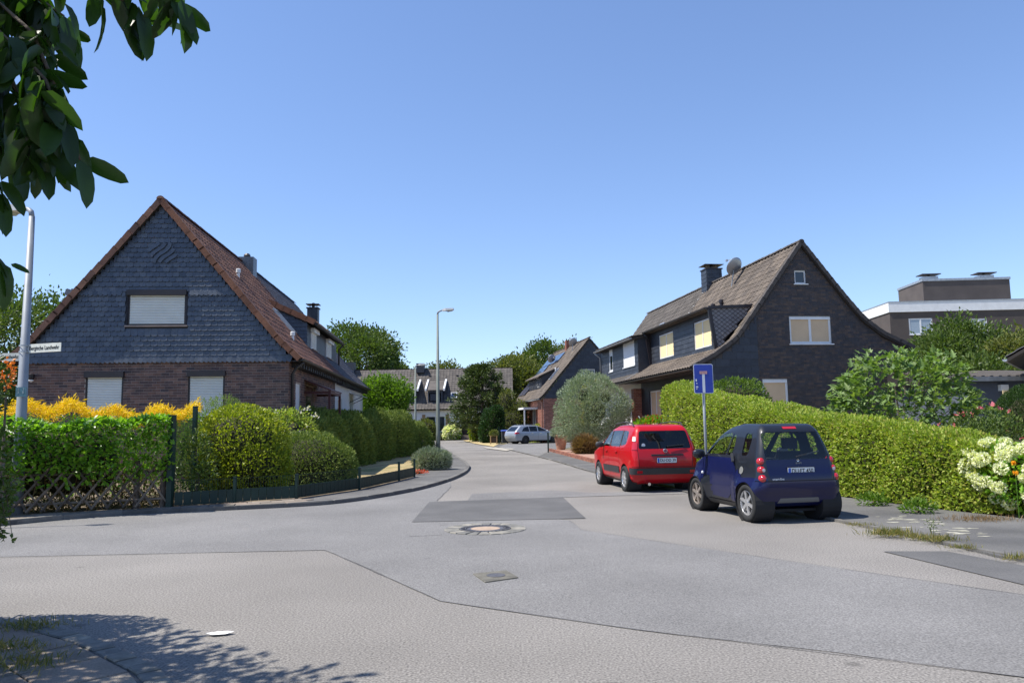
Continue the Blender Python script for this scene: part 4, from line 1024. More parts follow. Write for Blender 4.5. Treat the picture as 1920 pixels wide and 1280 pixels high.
pipe(h4, [(FX2 - .42, Y1, 5.9), (FX2 - .08, Y1, 5.6), (FX2 - .08, Y1, 4.2)], .045, ZINC)

# ================================================================ house with solar panels, in the middle distance
PM_ = [(0, 8.7), (4.05, 3.95), (4.4, 3.66)]
h5 = thing('solar_house', 'brick house with dark gable, solar panels and brown roof behind the silver car', 'house', (6.53, 64, 0), rad(9))
g5 = wall(h5, [(-4.05, 0), (4.05, 0), (4.05, 3.7), (-4.05, 3.7)], [], MORTAR)
lay_bricks(g5, BRICKR, .01, 3.68, lambda z: (-4.05, 4.05), [], limit=0)
c5 = wall(h5, [(-4.1, 3.68), (4.1, 3.68), (0, 8.58)], [(-.6, .4, 5.0, 6.1)], MORTARD, name='gable_cladding', M=T3(0, -.03, 0))
lay_slates(c5, PANEL, 3.7, 8.5, .3, lambda z: (-max(0, half_at(PM_, z + .3)), max(0, half_at(PM_, z + .3))), [(-.6, .4, 5.0, 6.1)], .6, name='shingle', proto=panel_proto(PANEL, .33), limit=0)
window(h5, T3(-.1, -.03, 5.0), 1.0, 1.1, 'plain', 0)
s5 = wall(h5, [(-14, 0), (0, 0), (0, 3.8), (-14, 3.8)], [(-5.2, -3.6, .2, 2.9)], MORTAR, face_left(-4.05), 'side_wall')
lay_bricks(s5, BRICKR, .01, 3.6, lambda z: (-14, 0), [(-5.2, -3.6, .2, 2.9)], limit=0)
window(h5, face_left(-4.05) @ T3(-4.4, .05, .2), 1.6, 2.7, 'plain', 1, sill=False)
MB().box(-5.3, -4.06, 2.6, 6.2, 2.85, 3.02).build('porch_slab', WHITEW, h5)
for yy in (2.7, 6.1): MB().bar((-5.2, yy, 0), (-5.2, yy, 2.86), .1, .1).build('porch_post', WHITEP, h5)
MB().box(3.8, 4.05, 0.01, 14, 0, 3.7).build('side_wall', BRICKR, h5)
roof5 = roof_deck(h5, PM_, -.12, 14.1, .12)
roof_slope(roof5, PM_, -1, -.1, 14.1, TILEB, limit=0, skip=lambda s, y: 4.0 < y < 10.2 and 1.9 < s < 3.5); roof_slope(roof5, PM_, 1, -.1, 14.1, TILEB, limit=0); ridge_tiles(roof5, 8.75, -.1, 14.1, TILEB, limit=0)
gutter(h5, -4.48, 3.66, -.1, 14.1, ZINC); pipe(h5, [(-4.4, .2, 3.6), (-4.14, .2, 3.3), (-4.14, .2, 0)], .05, TERRA)
d5 = MB().prism([(-3.4, 4.75), (-3.4, 5.75), (-1.9, 6.5), (-1.9, 6.3)], 4.0, 10.2, 1).build('dormer', PANEL, h5)
for yy in (5.0, 7.6): window(h5, face_left(-3.4) @ T3(-yy - .5, -.03, 4.85), 1.0, .85, 'plain', 0, trim=.12, sill=False)
roof_deck(d5, [(1.7, 6.72), (3.7, 5.78)], 3.8, 10.4, .1, name='dormer_roof', sides=(-1,), m=TILEB)
for i in range(4):                              # solar panels up the far part of the slope
    for j in range(4):
        s0 = .55 + j * .82; y = 6.3 + i * 1.9
        if y < 10.1 and s0 > .9: continue
        p = Vector((-s0, z_at(PM_, s0))); q = Vector((-s0 - .76, z_at(PM_, s0 + .76))); n = Vector((-.76, .65)) * .16
        p, q = p + n, q + n; MB().prism([tuple(p), tuple(q), (q.x + .03, q.y - .03), (p.x + .03, p.y - .03)], y, y + 1.8, 1).build('solar_panel', SOLAR, roof5)
skylight(h5, PM_, -1, 2.9, 2.6, .7, 1.3); vent(roof5, PM_, -1, 2.2, 3.5, WHITEP)
dish(h5, (-.7, 3.0, 8.7), .42, 20, (-.8, 3.0, 7.7), ZINC); dish(h5, (-1.6, 8.0, 7.7), .42, 20, (-1.7, 8.0, 6.8), ZINC)
chimney(h5, -.1, 7.2, 8.3, 9.3, .6, .6, BRICKR, cap=False)

# ================================================================ long white house across the end of the street
h6 = thing('long_white_house', 'long low white house with grey-brown roof closing the far end of street', 'house', (-6.2, 87.5, 0), rad(90))
P6 = [(0, 8.0), (4.6, 3.35)]
ww = [(5.0, 6.4, .9, 2.4), (1.2, 3.3, .9, 2.6), (-1.6, -.5, .1, 2.3), (9.3, 10.4, .9, 2.2)]
# frame: local -x faces the camera, local y runs to the left
wl6 = [(-b, -a, z0, z1) for a, b, z0, z1 in ww]
wall(h6, [(-17, 0), (6, 0), (6, 3.45), (-17, 3.45)], wl6, WHITEW, face_left(-4.2), 'wall')
for a0, a1, z0, z1 in wl6[:2] + wl6[3:]: window(h6, face_left(-4.2) @ T3((a0 + a1) / 2, .04, z0), a1 - a0, z1 - z0, 'plain', 1)
MB().box(-4.14, -4.10, -1.55, -.55, .1, 2.25).build('door', DARKF, h6)
for i in range(3): MB().box(-5.5 + .35 * i, -4.21, -2.1, -.0, .0 if i == 0 else .17 * i, .17 * (i + 1)).build('step', SLAB, h6)
qn = MB()
for i in range(5): qn.box(-4.24, -4.21, .78 - .14 * (i % 2), 1.15, .8 + i * .4, 1.18 + i * .4); qn.box(-4.24, -4.21, 3.35, 3.7 + .14 * (i % 2), .8 + i * .4, 1.18 + i * .4)
qn.build('stone_quoin', mat('sandstone', (.30, .20, .11), .9, .2, 5), h6)
MB().box(-3.9, 4.2, -6, -5.8, 0, 3.4).build('end_wall', WHITEW, h6); MB().box(-3.9, 4.2, 16.8, 17, 0, 3.4).build('end_wall', WHITEW, h6); MB().box(4.0, 4.2, -5.8, 16.8, 0, 3.4).build('back_wall', WHITEW, h6)
for yy in (-6, 17): MB().prism([(-4.0, 3.3), (4.0, 3.3), (0, 7.8)], yy - .1 if yy > 0 else yy + .0, yy if yy > 0 else yy + .1, 1).build('gable_wall', WHITEW, h6)
roof6 = roof_deck(h6, P6, -6.2, 17.2, .12)
roof_slope(roof6, P6, -1, -6.2, 17.2, TILEB2, limit=0, kind='f', tw=.34, ex=.36); roof_slope(roof6, P6, 1, -6.2, 17.2, TILEB2, limit=0, tw=.6, ex=.6)
gutter(h6, -4.68, 3.34, -6.2, 17.2, GUT)
for y in (2.3, 5.2):                            # two hooded dormers
    dd = MB().box(-4.0, -2.3, y - .8, y + .8, 4.0, 5.35).build('dormer', PANEL, h6)
    window(h6, face_left(-4.0) @ T3(-y, -.03, 4.15), 1.3, 1.0, 'plain', 0, trim=.12, sill=False, blind=mat('grey_blind', (.3, .31, .32), .8, .05))
    MB().prism([(-4.2, 5.38), (-4.2, 5.46), (-1.5, 6.62), (-1.5, 6.5)], y - 1.0, y + 1.0, 1).build('dormer_roof', TILEB2, dd)
    for e in (-1, 1): MB().prism([(-4.25, 5.35), (-4.25, 5.6), (-1.5, 6.78), (-1.5, 6.5)], y + e * 1.0 - .09, y + e * 1.0 + .09, 1).build('barge_board', WHITEP, dd)
skylight(h6, P6, -1, 3.5, .3, .7, .9); skylight(h6, P6, -1, 2.6, 9.4, .7, .9)
for i in range(6): vent(roof6, P6, -1, .9, -3 + i * 3.1, DARKF, .1, .1)
chimney(h6, -.3, 4.3, 7.6, 8.65, 1.2, .9, PANEL, cap=False); chimney(h6, -.3, 12.3, 7.6, 8.9, 1.2, .9, PANEL, cap=False)

# ================================================================ apartment block, garage and neighbouring eave on the far right
h7 = thing('apartment_block', 'dark clad flat-roofed apartment block with white fascia above the trees', 'building', (46.0, 92, 0), rad(-3))
APT = mat('apartment_cladding', [(.075, .062, .058), (.09, .075, .068)], .8, .1, .7)
hz = [(2.2, 5.0, 11.6, 13.6), (9.5, 11.4, 11.4, 13.4), (17.8, 20.0, 11.4, 13.6), (23.8, 26.6, 11.4, 13.6), (2.2, 5.0, 8.6, 10.4), (17.8, 20, 8.6, 10.4), (9.5, 11.4, 8.6, 10.4)]
a7 = wall(h7, [(0, 0), (34, 0), (34, 14.4), (0, 14.4)], hz, APT)
for q in hz: window(h7, T3((q[0] + q[1]) / 2, 0, q[2]), q[1] - q[0], q[3] - q[2], 'plain', 1, trim=.16, pane=mat('sky_pane', (.30, .36, .42), .1, .05, spec=.8), blind=None)
sw7 = wall(h7, [(-16, 0), (0, 0), (0, 14.4), (-16, 14.4)], [(-8.0, -6.8, 10.8, 12.4)], APT, face_left(0), 'side_wall'); window(h7, face_left(0) @ T3(-7.4, 0, 10.8), 1.2, 1.6, 'plain', 0, trim=.16)
MB().box(-.12, 34.1, -.12, 16, 14.4, 15.6).build('fascia', WHITEP, h7); MB().box(-.16, 34.2, -.16, 16.1, 15.6, 15.7).build('coping', ZINC, h7)
MB().box(.1, 33.9, 15.6, 15.9, .01, 14.4).build('back_wall', APT, h7); MB().box(33.7, 34, .01, 15.6, .01, 14.4).build('side_wall', APT, h7)
pt = MB().box(6.6, 17.4, 5, 12, 15.7, 19.0).build('roof_house', APT, h7); MB().box(6.5, 17.5, 4.9, 12.1, 19.0, 19.3).build('coping', ZINC, pt)
for xx in (8.2, 15.2):
    MB().box(xx - .9, xx + .9, 6, 7.4, 19.3, 19.8).build('vent_stack', ZINC, pt); MB().box(xx - 1.2, xx + 1.2, 5.8, 7.6, 20.05, 20.15).build('vent_cowl', GUT, pt); MB().box(xx - .1, xx + .1, 6.5, 6.9, 19.8, 20.05).build('cowl_post', GUT, pt)
gq = PY(1850, 790, 27); 
h8 = thing('garage', 'blue-grey rendered garage with shallow grey roof behind the pink flowers', 'garage', (gq.x - .6, 27, 0), rad(4))
BLUEW = mat('blue_grey_render', [(.075, .09, .125), (.095, .11, .145)], .85, .1, 1)
MB().box(0, 5.5, 0, 5, 0, 2.86).build('wall', BLUEW, h8)
r8 = MB().prism([(-.2, 2.86), (-.2, 2.98), (5.2, 3.5), (5.2, 2.86)], -.3, 5.3, 0).build('roof', GUT, h8)
mb = MB()
for i in range(18): mb.bar((-.15 + i * .32, -.2, 3.02), (-.15 + i * .32, 5.1, 3.53), .12, .05)
mb.build('roof_rib', TILEB2, r8)
MB().box(-.22, 5.72, -.33, -.31, 2.84, 3.0).build('fascia', ZINC, h8)
fl = MB().box(1.15, 1.45, -.14, 0, 2.5, 2.72).build('flood_lamp', WHITEP, h8); MB().box(1.18, 1.42, -.20, -.14, 2.36, 2.52).build('lamp_lens', mat('warm_lens', (.75, .62, .38), .4, .05), fl)
q = PY(1888, 672, 24)
h9 = thing('neighbour_house', 'corner of a low house with grey tiled eave at the right edge', 'house', (q.x, 24, 0), rad(-38))
MB().box(.7, 8, .6, 5, 0, q.z - .12).build('wall', WHITEW, h9)
r9 = roof_deck(h9, [(0, q.z + 2.6), (4.3, q.z)], .0, 5.6, .1, name='roof', sides=(-1, 1)); r9.location = (4.3, 0, 0)
roof_slope(r9, [(0, q.z + 2.6), (4.3, q.z)], -1, 0, 5.6, TILEG, limit=0); gutter(h9, -.06, q.z - .02, 0, 5.6, ZINC)
# ================================================================ plants
def big_leaf(m, name='leaf', w=.42, lobed=False, curl=.12):
    """One broad leaf along +y, unit length, folded on its midrib and drooping to the tip."""
    if lobed: ring = [(0, 0), (.14, .10), (.30, .16), (.16, .30), (.34, .50), (.12, .50), (.10, .74), (0, 1.)]
    else: ring = [(0, 0), (.16, .16), (w * .5, .40), (w * .46, .62), (.12, .86), (0, 1.)]
    n = len(ring); z = lambda x, y: abs(x) * .35 - curl * y * y
    vs = [(x, y, z(x, y)) for x, y in ring] + [(-x, y, z(x, y)) for x, y in ring[1:-1]] + [(0, y, z(0, y)) for x, y in ring[1:-1]]
    R_ = lambda i: i; L_ = lambda i: n + i - 1; C_ = lambda i: n + (n - 2) + i - 1; fs = [(0, R_(1), C_(1)), (0, C_(1), L_(1)), (C_(n - 2), R_(n - 2), n - 1), (C_(n - 2), n - 1, L_(n - 2))]
    for i in range(1, n - 2): fs += [(C_(i), R_(i), R_(i + 1), C_(i + 1)), (L_(i), C_(i), C_(i + 1), L_(i + 1))]
    return MB().add(vs, fs).mesh(name, m, smooth=True, fix=False)
def orient(p, d, L, roll=None):
    d = Vector(d).normalized(); x = d.cross(Vector((0, 0, 1)))
    if x.length < .05: x = Vector((1, 0, 0))
    x.normalize(); n = x.cross(d); M = Matrix((x, d, n)).transposed().to_4x4()
    M = M @ Matrix.Rotation(random.uniform(-.8, .8) if roll is None else roll, 4, 'Y') @ Matrix.Diagonal((L, L, L, 1)); M.translation = Vector(p); return M

def blooms(o, blobs, n, size, m, wid, shell, seed):
    rg_ = np.random.default_rng(seed); P, N = blob_points(blobs, n, shell, seed); P = np.repeat(P, 3, 0); N = np.repeat(N, 3, 0)
    return leaves('bloom', P + rg_.normal(size=P.shape) * size * .2, N + rg_.normal(size=P.shape) * .8, size * rg_.uniform(.7, 1.2, len(P)), m, o, wid, seed=seed)

# --- left garden
a = PY(452, 840, 18.0)
shrub('round_hedge', 'large rounded yellow-green clipped bush behind the low green fence', 'bush', (a.x, 18.0), [(0, 0, .95, 1.13, 1.0, 1.12), (.35, -.15, .6, .85, .9, .75), (-.3, 0, .6, .85, .95, .8)], 24000, .075, LF_EUO, .62, .22, 3, .05, 2.2, z0=.1, corescale=.78)
a = PY(585, 870, 20.4)
shrub('low_yew', 'low dome of clipped dark green yew right of the yellow-green bush', 'bush', (a.x, 20.4), [(0, 0, .45, 1.15, 1.0, .92), (-.5, .3, .5, .9, .9, .86), (.45, .1, .3, .75, .8, .72)], 30000, .075, LF_YEW, .36, .22, 4, .06, 3, z0=.1, corescale=.8)
hedge('yew_hedge', 'long dark lumpy yew hedge in front of the brick side wall', 'hedge', [(-6.75, 22.6, 1.75), (-6.85, 26, 1.95), (-6.9, 30, 2.0), (-6.65, 34, 2.05), (-6.05, 38, 1.95), (-5.6, 41, 1.7), (-5.4, 42.8, 1.1)], 1.9, 84000, .13, LF_YEW, .30, 5, .1, .32, 1.15, .45, up=.4, spread=1.0, shell=.34, inset=.42)
a = G(806, 880, .1)
shrub('lavender', 'rounded grey-green lavender clump beside the street lamp and fence end', 'lavender', (a.x, a.y + .4), [(0, 0, .28, .62, .6, .42), (.3, .1, .25, .4, .4, .36)], 6000, .13, LF_LAV, .12, .3, 6, .08, 4, up=.5, z0=.1, corescale=.7)
a = G(786, 888, .1)
shrub('red_groundcover', 'low patch of small red flowers at the foot of the lavender', 'flowers', (a.x, a.y), [(0, 0, .04, .30, .2, .09)], 420, .04, LF_RED, .7, .6, 7, z0=.1, corescale=.5, stems=0)
a = PY(560, 770, 21.5)
hib = shrub('white_hibiscus', 'loose light green bush with pale blooms at the brick corner', 'bush', (-6.5, 22.7), [(0, 0, 1.35, .5, .5, .75), (-.4, .1, 1.3, .5, .5, .85), (.3, -.1, 1.2, .4, .4, .7)], 2600, .10, LF_BEECH, .5, .6, 8, .15, 3, z0=.1, corescale=.4)
blooms(hib, [(0, 0, 1.7, .58, .5, .72), (.4, -.1, 1.5, .42, .4, .65)], 26, .09, leafmat('petal_pale', [(.62, .55, .58), (.7, .66, .66)], .3), .8, .15, 9)
a = PY(392, 800, 20.5)
shrub('feathery_shrub', 'feathery light green shrub between the window and the yellow-green bush', 'shrub', (a.x, 20.5), [(0, 0, 1.5, .55, .5, .75), (.45, 0, 1.7, .45, .4, .7), (-.4, -.1, 1.1, .45, .5, .8)], 6500, .10, leafmat('leaf_feather', [(.16, .24, .05), (.22, .30, .08), (.12, .19, .04)], .3), .16, .7, 10, .15, 3, up=.5, z0=.1, corescale=.35)
# cherry laurel behind the trellis: leaves big enough to tell apart
Fd = lambda px: G(px, np.interp(px, [p[0] for p in fence_px], [p[1] for p in fence_px]), PZ)
pa, pb = Fd(-150), Fd(318)
dirv = Vector((pb.x - pa.x, pb.y - pa.y, 0)).normalized(); nin = Vector((-dirv.y, dirv.x, 0))
lau = thing('laurel_hedge', 'glossy bright green leafy hedge leaning over the wooden trellis fence', 'hedge', (pa.x, pa.y, .1), math.atan2(dirv.y, dirv.x))
LLn = (pb - pa).length
core('branch_or_hull', [(.6 + i * .5, .62, .85, .45, .36, .60) for i in range(int((LLn - 1.1) / .5))], lau, 1.)  # added inner hull that keeps light from passing through the laurel
vars_ = [big_leaf(LF_LAUREL, 'leaf', .46, False, c) for c in (.05, .18, .3)]; ms = []; rg = random.Random(5)
for i in range(5200):
    x = rg.uniform(0, LLn); t = rg.random(); h = 1.66 + .05 * math.sin(x * 2.3) + .05 * math.sin(x * 5.1 + 1)
    if t < .62: y = rg.uniform(-.12, .10) + .04 * math.sin(x * 4); z = rg.uniform(.72, h) if rg.random() < .9 else rg.uniform(.45, .75); d = (rg.gauss(0, .5), -.8, rg.gauss(.25, .5)); y -= .1 * (z > .8)
    else: y = rg.uniform(-.1, 1.1); z = h - rg.random() ** 2 * .12; d = (rg.gauss(0, .5), rg.gauss(-.2, .5), .7)
    ms.append(orient((x, y, z), d, rg.uniform(.085, .15)))
pieces('leaf', vars_, ms, lau, 300, key=lambda p: -p.z + rg.random() * 1.5)
# dry stems under it, seen through the lattice
mb = MB()
for i in range(70):
    x = rg.uniform(.1, LLn); mb.tube([(x, rg.uniform(.1, .6), 0), (x + rg.uniform(-.2, .2), rg.uniform(.1, .6), 1.0)], .008, 4)
mb.build('stem', LF_BROWN, lau)
rn = np.random.default_rng(19); n = 4200; leaves('dry_litter', np.stack([rn.uniform(0, LLn, n), rn.uniform(.12, .9, n), rn.random(n) ** 1.5 * .75], 1), rn.normal(size=(n, 3)), rn.uniform(.05, .11, n), leafmat('leaf_litter', [(.10, .07, .03), (.22, .17, .05), (.05, .045, .02)], .2), lau, .4, seed=20)
# goldenrod bed behind the laurel
gr = thing('goldenrod', 'mass of bright yellow flowering plants against the brick wall', 'flowers', (pa.x, pa.y + 2.2, .1), math.atan2(dirv.y, dirv.x)); rn = np.random.default_rng(9)
n = 9000; x = rn.uniform(-1.4, LLn - .35, n); st = (x * 3.1).astype(int)
Pg = np.stack([x, rn.uniform(-.2, 1.6, n), 1.93 + .07 * np.sin(x * 2.1) + .10 * np.sin(x * 7.3) - .10 * (x / LLn) + rn.normal(size=n) * .07], 1); Dg = rn.normal(size=(n, 3)) * .5 + [0.5, -.1, .25]
leaves('flower_plumes', Pg, Dg, rn.uniform(.06, .14, n), LF_GOLD, gr, .22, seed=3)
n = 6000; Ps = np.stack([rn.uniform(-1.4, LLn - .2, n), rn.uniform(-.2, 1.6, n), rn.uniform(.05, 1.85, n)], 1); leaves('foliage', Ps, rn.normal(size=(n, 3)) * .6 + [0, 0, .5], rn.uniform(.08, .16, n), LF_LAUREL, gr, .2, seed=4)
# leafy tangle inside the tall wire corner
a = Fd(345)
shrub('vine_tangle', 'tangle of weeds and vines climbing the tall green wire fence corner', 'weeds', (a.x + .05, a.y + .55), [(0, 0, .6, .38, .35, .65), (-.1, .1, 1.1, .3, .3, .4)], 1500, .08, LF_TREE, .5, .9, 12, .1, z0=.1, corescale=0)
# lawn blades
lw = thing('lawn_fringe', 'thin green strip of plants along the low fence by the lawn', 'plants', (0, 0, .1)); rn = np.random.default_rng(12); cu = []
n = 420; t = rn.random(n); px = 625 + 150 * t; pts = np.array([[*Fd(v).xy, 0.02] for v in np.linspace(600, 775, 60)]); ii = rn.integers(0, 60, n)
Pl = pts[ii] + np.stack([rn.uniform(-.45, -.12, n), rn.uniform(.05, .3, n), rn.random(n) * .08], 1); leaves('foliage', Pl, rn.normal(size=(n, 3)) * .4 + [0, 0, .8], rn.uniform(.05, .13, n), LF_LAUREL, lw, .3, seed=5)

# --- small tree and far plants on the left
a = PY(722, 760, 46)
tree('globe_tree', 'bright green globe-shaped small tree in front of the white house end', (a.x, 46), 4.5, 1.55, 1.4, LF_LIME, 330, 26, .22, .26, 7, 21, .09)
for (px, py, Y, w, h, lab, nm, m, sd) in [(797, 815, 80, 1.25, 2.2, 'rounded olive-green shrub before the far white house', 'round_shrub', LF_TREEY, 31), (692, 740, 62, 1.6, 5.0, 'tall pale green shrub at the end of the white side wall', 'tall_shrub', LF_TREEY, 33)]:
    a = PY(px, py, Y); shrub(nm, lab, 'shrub', (a.x, Y), [(0, 0, h * .5, w, w, h * .52), (w * .4, 0, h * .4, w * .6, w * .6, h * .4)], 2600, .22, m, .5, .4, sd, .12, 2)
a = PY(847, 812, 82)
hyd = shrub('white_hydrangea', 'cream white hydrangea shrub beside the far dark door', 'shrub', (a.x, 82), [(0, 0, .7, .85, .8, .8), (.3, 0, .6, .6, .6, .65)], 1600, .24, LF_LAUREL, .6, .4, 34)
blooms(hyd, [(0, 0, .8, .87, .82, .82)], 600, .24, LF_WHITE, .8, .12, 35)
for (px, lab, sd) in ((826, 'low green ground shrub left of the cream hydrangea', 36), (772, 'low green ground shrub at the left foot of the far house', 37)):
    a = PY(px, 818, 83); shrub('low_shrub', lab, 'shrub', (a.x, 83), [(0, 0, .3, 1.2, .8, .6)], 900, .2, LF_TREE, .5, .4, sd)
# monkey puzzle: layered dark spiky crown
a = PY(905, 800, 72); ap = thing('monkey_puzzle', 'dark layered monkey-puzzle conifer in front of the far white house', 'tree', (a.x, 72, 0)); rn = np.random.default_rng(40)
Pa = []; Da = []; mb = MB(); mb.tube([(0, 0, -.05), (0, 0, 4), (0, 0, 7.4)], [.2, .15, .05], 8)
for lv in range(16):
    z = 1.5 + lv * .37; rl = np.interp(z, [1.3, 2.2, 4.3, 6.3, 7.4], [2.5, 3.4, 3.0, 1.9, .6])
    for b in range(15):
        an = rn.random() * 6.28; r = rl * rn.uniform(.7, 1.08); k = 50; s = np.sqrt(rn.random(k)) * r; dz = -.10 * s + .12 * (s / max(rl, .1)) ** 2 * rl * .5
        Pa.append(np.stack([np.cos(an) * s, np.sin(an) * s, z + dz], 1) + rn.normal(size=(k, 3)) * .10); Da.append(np.tile([np.cos(an), np.sin(an), .35], (k, 1)) + rn.normal(size=(k, 3)) * .55)
        mb.tube([(0, 0, z), (math.cos(an) * r, math.sin(an) * r, z - .1 * r + .06 * r)], [.03, .012], 4)
leaves('crown', np.concatenate(Pa), np.concatenate(Da), .34 * rn.uniform(.6, 1.2, sum(len(q) for q in Pa)), LF_DARK, ap, .35, seed=40); mb.build('trunk', BARK, ap)
a = PY(925, 820, 66); shrub('dark_conifer', 'dense dark green conifer bush beside the blue-lidded bin', 'bush', (a.x, 66), [(0, 0, 1.4, .95, .9, 1.6), (.3, 0, 2.3, .65, .6, 1.0), (-.3, 0, .9, .9, .8, .95)], 9000, .22, leafmat('leaf_conifer', [(.025, .06, .014), (.04, .09, .02), (.018, .045, .01)], .15), .35, .35, 41, .15, 2, up=.4)
a = PY(896, 805, 74); shrub('light_shrub', 'light green shrub left of the dark conifer bush', 'shrub', (a.x, 74), [(0, 0, 1.2, .9, .9, .9), (0, 0, .5, .8, .8, .6)], 1500, .25, LF_BEECH, .5, .4, 42)
a = PY(962, 790, 68); shrub('tall_bank', 'tall green and brownish shrub bank left of the porch with white posts', 'shrub', (a.x, 69), [(0, 0, 1.5, 1.5, 1.2, 1.7), (.5, .5, 2.5, 1.0, 1., 1.3), (-.6, .4, 3.2, .8, .8, 1.6)], 5500, .24, LF_TREEY, .3, .4, 43, .12, 2, up=.3)
a = PY(1052, 800, 58); shrub('driveway_hedge', 'low bright green hedge behind the silver car', 'hedge', (a.x, 65.0), [(-1, 0, .6, 1.4, .5, 1.0), (1.2, 0, .6, 1.6, .5, 1.0), (3, 0, .6, 1.4, .5, 1.0)], 3500, .2, LF_BEECH, .5, .3, 44)
# olive and friends on the forecourt
a = PY(1108, 850, 40)
shrub('olive_tree', 'big silvery grey-green olive bush on the red-paved forecourt', 'bush', (a.x + .15, 40), [(.1, 0, 2.05, 1.9, 1.5, 1.95), (-.5, 0, 2.9, .9, .9, .95), (.7, 0, 2.8, .9, .9, .9)], 52000, .13, LF_OLIVE, .22, .5, 45, .2, 2.6, up=.45, z0=.12, corescale=.3)
a = PY(1097, 850, 37.5); shrub('dry_grass_clump', 'brownish dry clump of grass at the foot of the olive bush', 'grass clump', (a.x, 37.5), [(0, 0, .3, .55, .5, .5)], 2600, .3, LF_BROWN, .08, .5, 46, up=.6, z0=.12, corescale=.6)
a = G(1052, 843, .12)
pt_ = thing('terracotta_pot', 'tall terracotta pot with grey-green plant at the forecourt corner', 'plant pot', (a.x, a.y, .12))
MB().lathe([(.0001, 0), (.24, 0), (.38, .75), (.42, .75), (.42, .85), (.36, .85), (.33, .7), (.0001, .7)], 18).build('pot', TERRA, pt_, smooth=False)
P_, N_ = blob_points([(0, 0, .98, .62, .55, .26)], 2600, .6, 47); leaves('foliage', P_, N_ + np.random.default_rng(1).normal(size=P_.shape) * .5, np.random.default_rng(2).uniform(.08, .18, len(P_)), LF_LAV, pt_, .15)
a = PY(1222, 790, 36); pf_ = thing('porch_flowers', 'red and green flower planter by the entrance handrail', 'flowers', (a.x, 36, 0))
MB().box(-.8, .8, -.25, .25, 0, .95).build('planter', BRICKR, pf_)
P_, N_ = blob_points([(0, 0, 1.35, .9, .45, .5)], 1500, .5, 48); leaves('foliage', P_, N_, np.full(len(P_), .14), LF_LAUREL, pf_, .6); leaves('bloom', P_[::7] + N_[::7] * .06, N_[::7], np.full(len(P_[::7]), .12), LF_RED, pf_, .9, seed=3)
a = PY(1113, 708, 50); shrub('golden_shrub', 'yellow-leaved shrub top showing above the olive bush', 'shrub', (a.x, 50), [(0, 0, 3.2, .9, .8, 1.2), (0, 0, 1.6, .9, .9, 1.6)], 2200, .2, leafmat('leaf_golden', [(.40, .34, .04), (.5, .42, .08), (.3, .28, .03)], .3), .5, .4, 49)

# --- right hedges
hedge('hornbeam_hedge', 'long clipped light green hedge beside the parked cars, tall at far end', 'hedge', [(8.35, 12.55, .95), (7.95, 13.6, 1.25), (7.35, 15.4, 1.55), (6.75, 17.2, 1.75), (6.05, 19.3, 2.0), (5.5, 21.0, 2.35), (5.15, 22.4, 2.75), (4.95, 23.4, 2.7)], 1.15, 80000, .066, LF_BEECH, .62, 51, .03, .13, 2.3, .16, up=.2, spread=1.15, shell=.24, inset=.24)
a = PY(1378, 740, 25.5)
shrub('box_hedge', 'darker green rounded hedge block rising behind the light hedge and sign', 'hedge', (a.x, 25.5), [(0, 0, 2.0, .95, .8, 1.05), (-.5, 0, 1.8, .7, .7, 1.1), (.45, 0, 1.9, .75, .7, 1.1), (0, 0, .8, .9, .8, .9)], 14000, .08, leafmat('leaf_box', [(.09, .15, .02), (.13, .20, .03), (.06, .10, .016)], .3), .6, .25, 52, .05, 2, corescale=.7)
# fig bush with lobed leaves
a = PY(1695, 760, 19.5); fig = thing('fig_bush', 'large spreading fig bush with broad lobed leaves behind the hedge', 'bush', (a.x, 19.5, 0)); rg = random.Random(61)
FB = [(0, 0, 1.75, 1.5, 1.2, 1.3), (-1.0, -.1, 1.35, .95, .9, .95), (1.0, 0, 1.5, 1.0, 1.0, 1.1), (-.2, 0, 2.4, 1.0, .9, .85), (.9, 0, 2.35, .7, .7, .8), (-1.2, 0, 2.0, .55, .6, .6), (.3, -.2, 1.0, 1.4, 1.0, .9)]
P_, N_ = blob_points(FB, 4200, .4, 61, .2, .22, 2.4); vars_ = [big_leaf(LF_FIG, 'leaf', .6, True, c) for c in (.1, .25, .4)]; ms = []
for p, n in zip(P_, N_):
    for _ in range(2):
        d = Vector(n) * .8 + Vector((rg.gauss(0, .6), rg.gauss(0, .6), rg.gauss(.15, .45))); ms.append(orient(Vector(p) + Vector((rg.gauss(0, .08), rg.gauss(0, .08), rg.gauss(0, .06))), d, rg.uniform(.15, .30)))
pieces('leaf', vars_, ms, fig, 300)
mb = MB()
for b in FB: mb.tube([(rg.uniform(-.1, .1), rg.uniform(-.1, .1), -.02), (b[0] * .6, b[1] * .6, b[2] * .55), (b[0], b[1], b[2])], [.05, .035, .012], 6)
for i in range(60):
    p = P_[rg.randrange(len(P_))]; mb.tube([(p[0] * .5, p[1] * .5, p[2] * .75), tuple(p)], [.014, .006], 4)
mb.build('branch_or_hull', BARK, fig)
a = PY(1905, 775, 20.5); shrub('round_topiary', 'clipped round dark green topiary ball at the right edge', 'topiary', (a.x + .35, 20.5), [(0, 0, 1.1, .95, .9, 1.35)], 24000, .06, leafmat('leaf_topiary', [(.03, .07, .012), (.05, .10, .02), (.022, .05, .01)], .2), .4, .2, 62, .03, 3, corescale=.75)
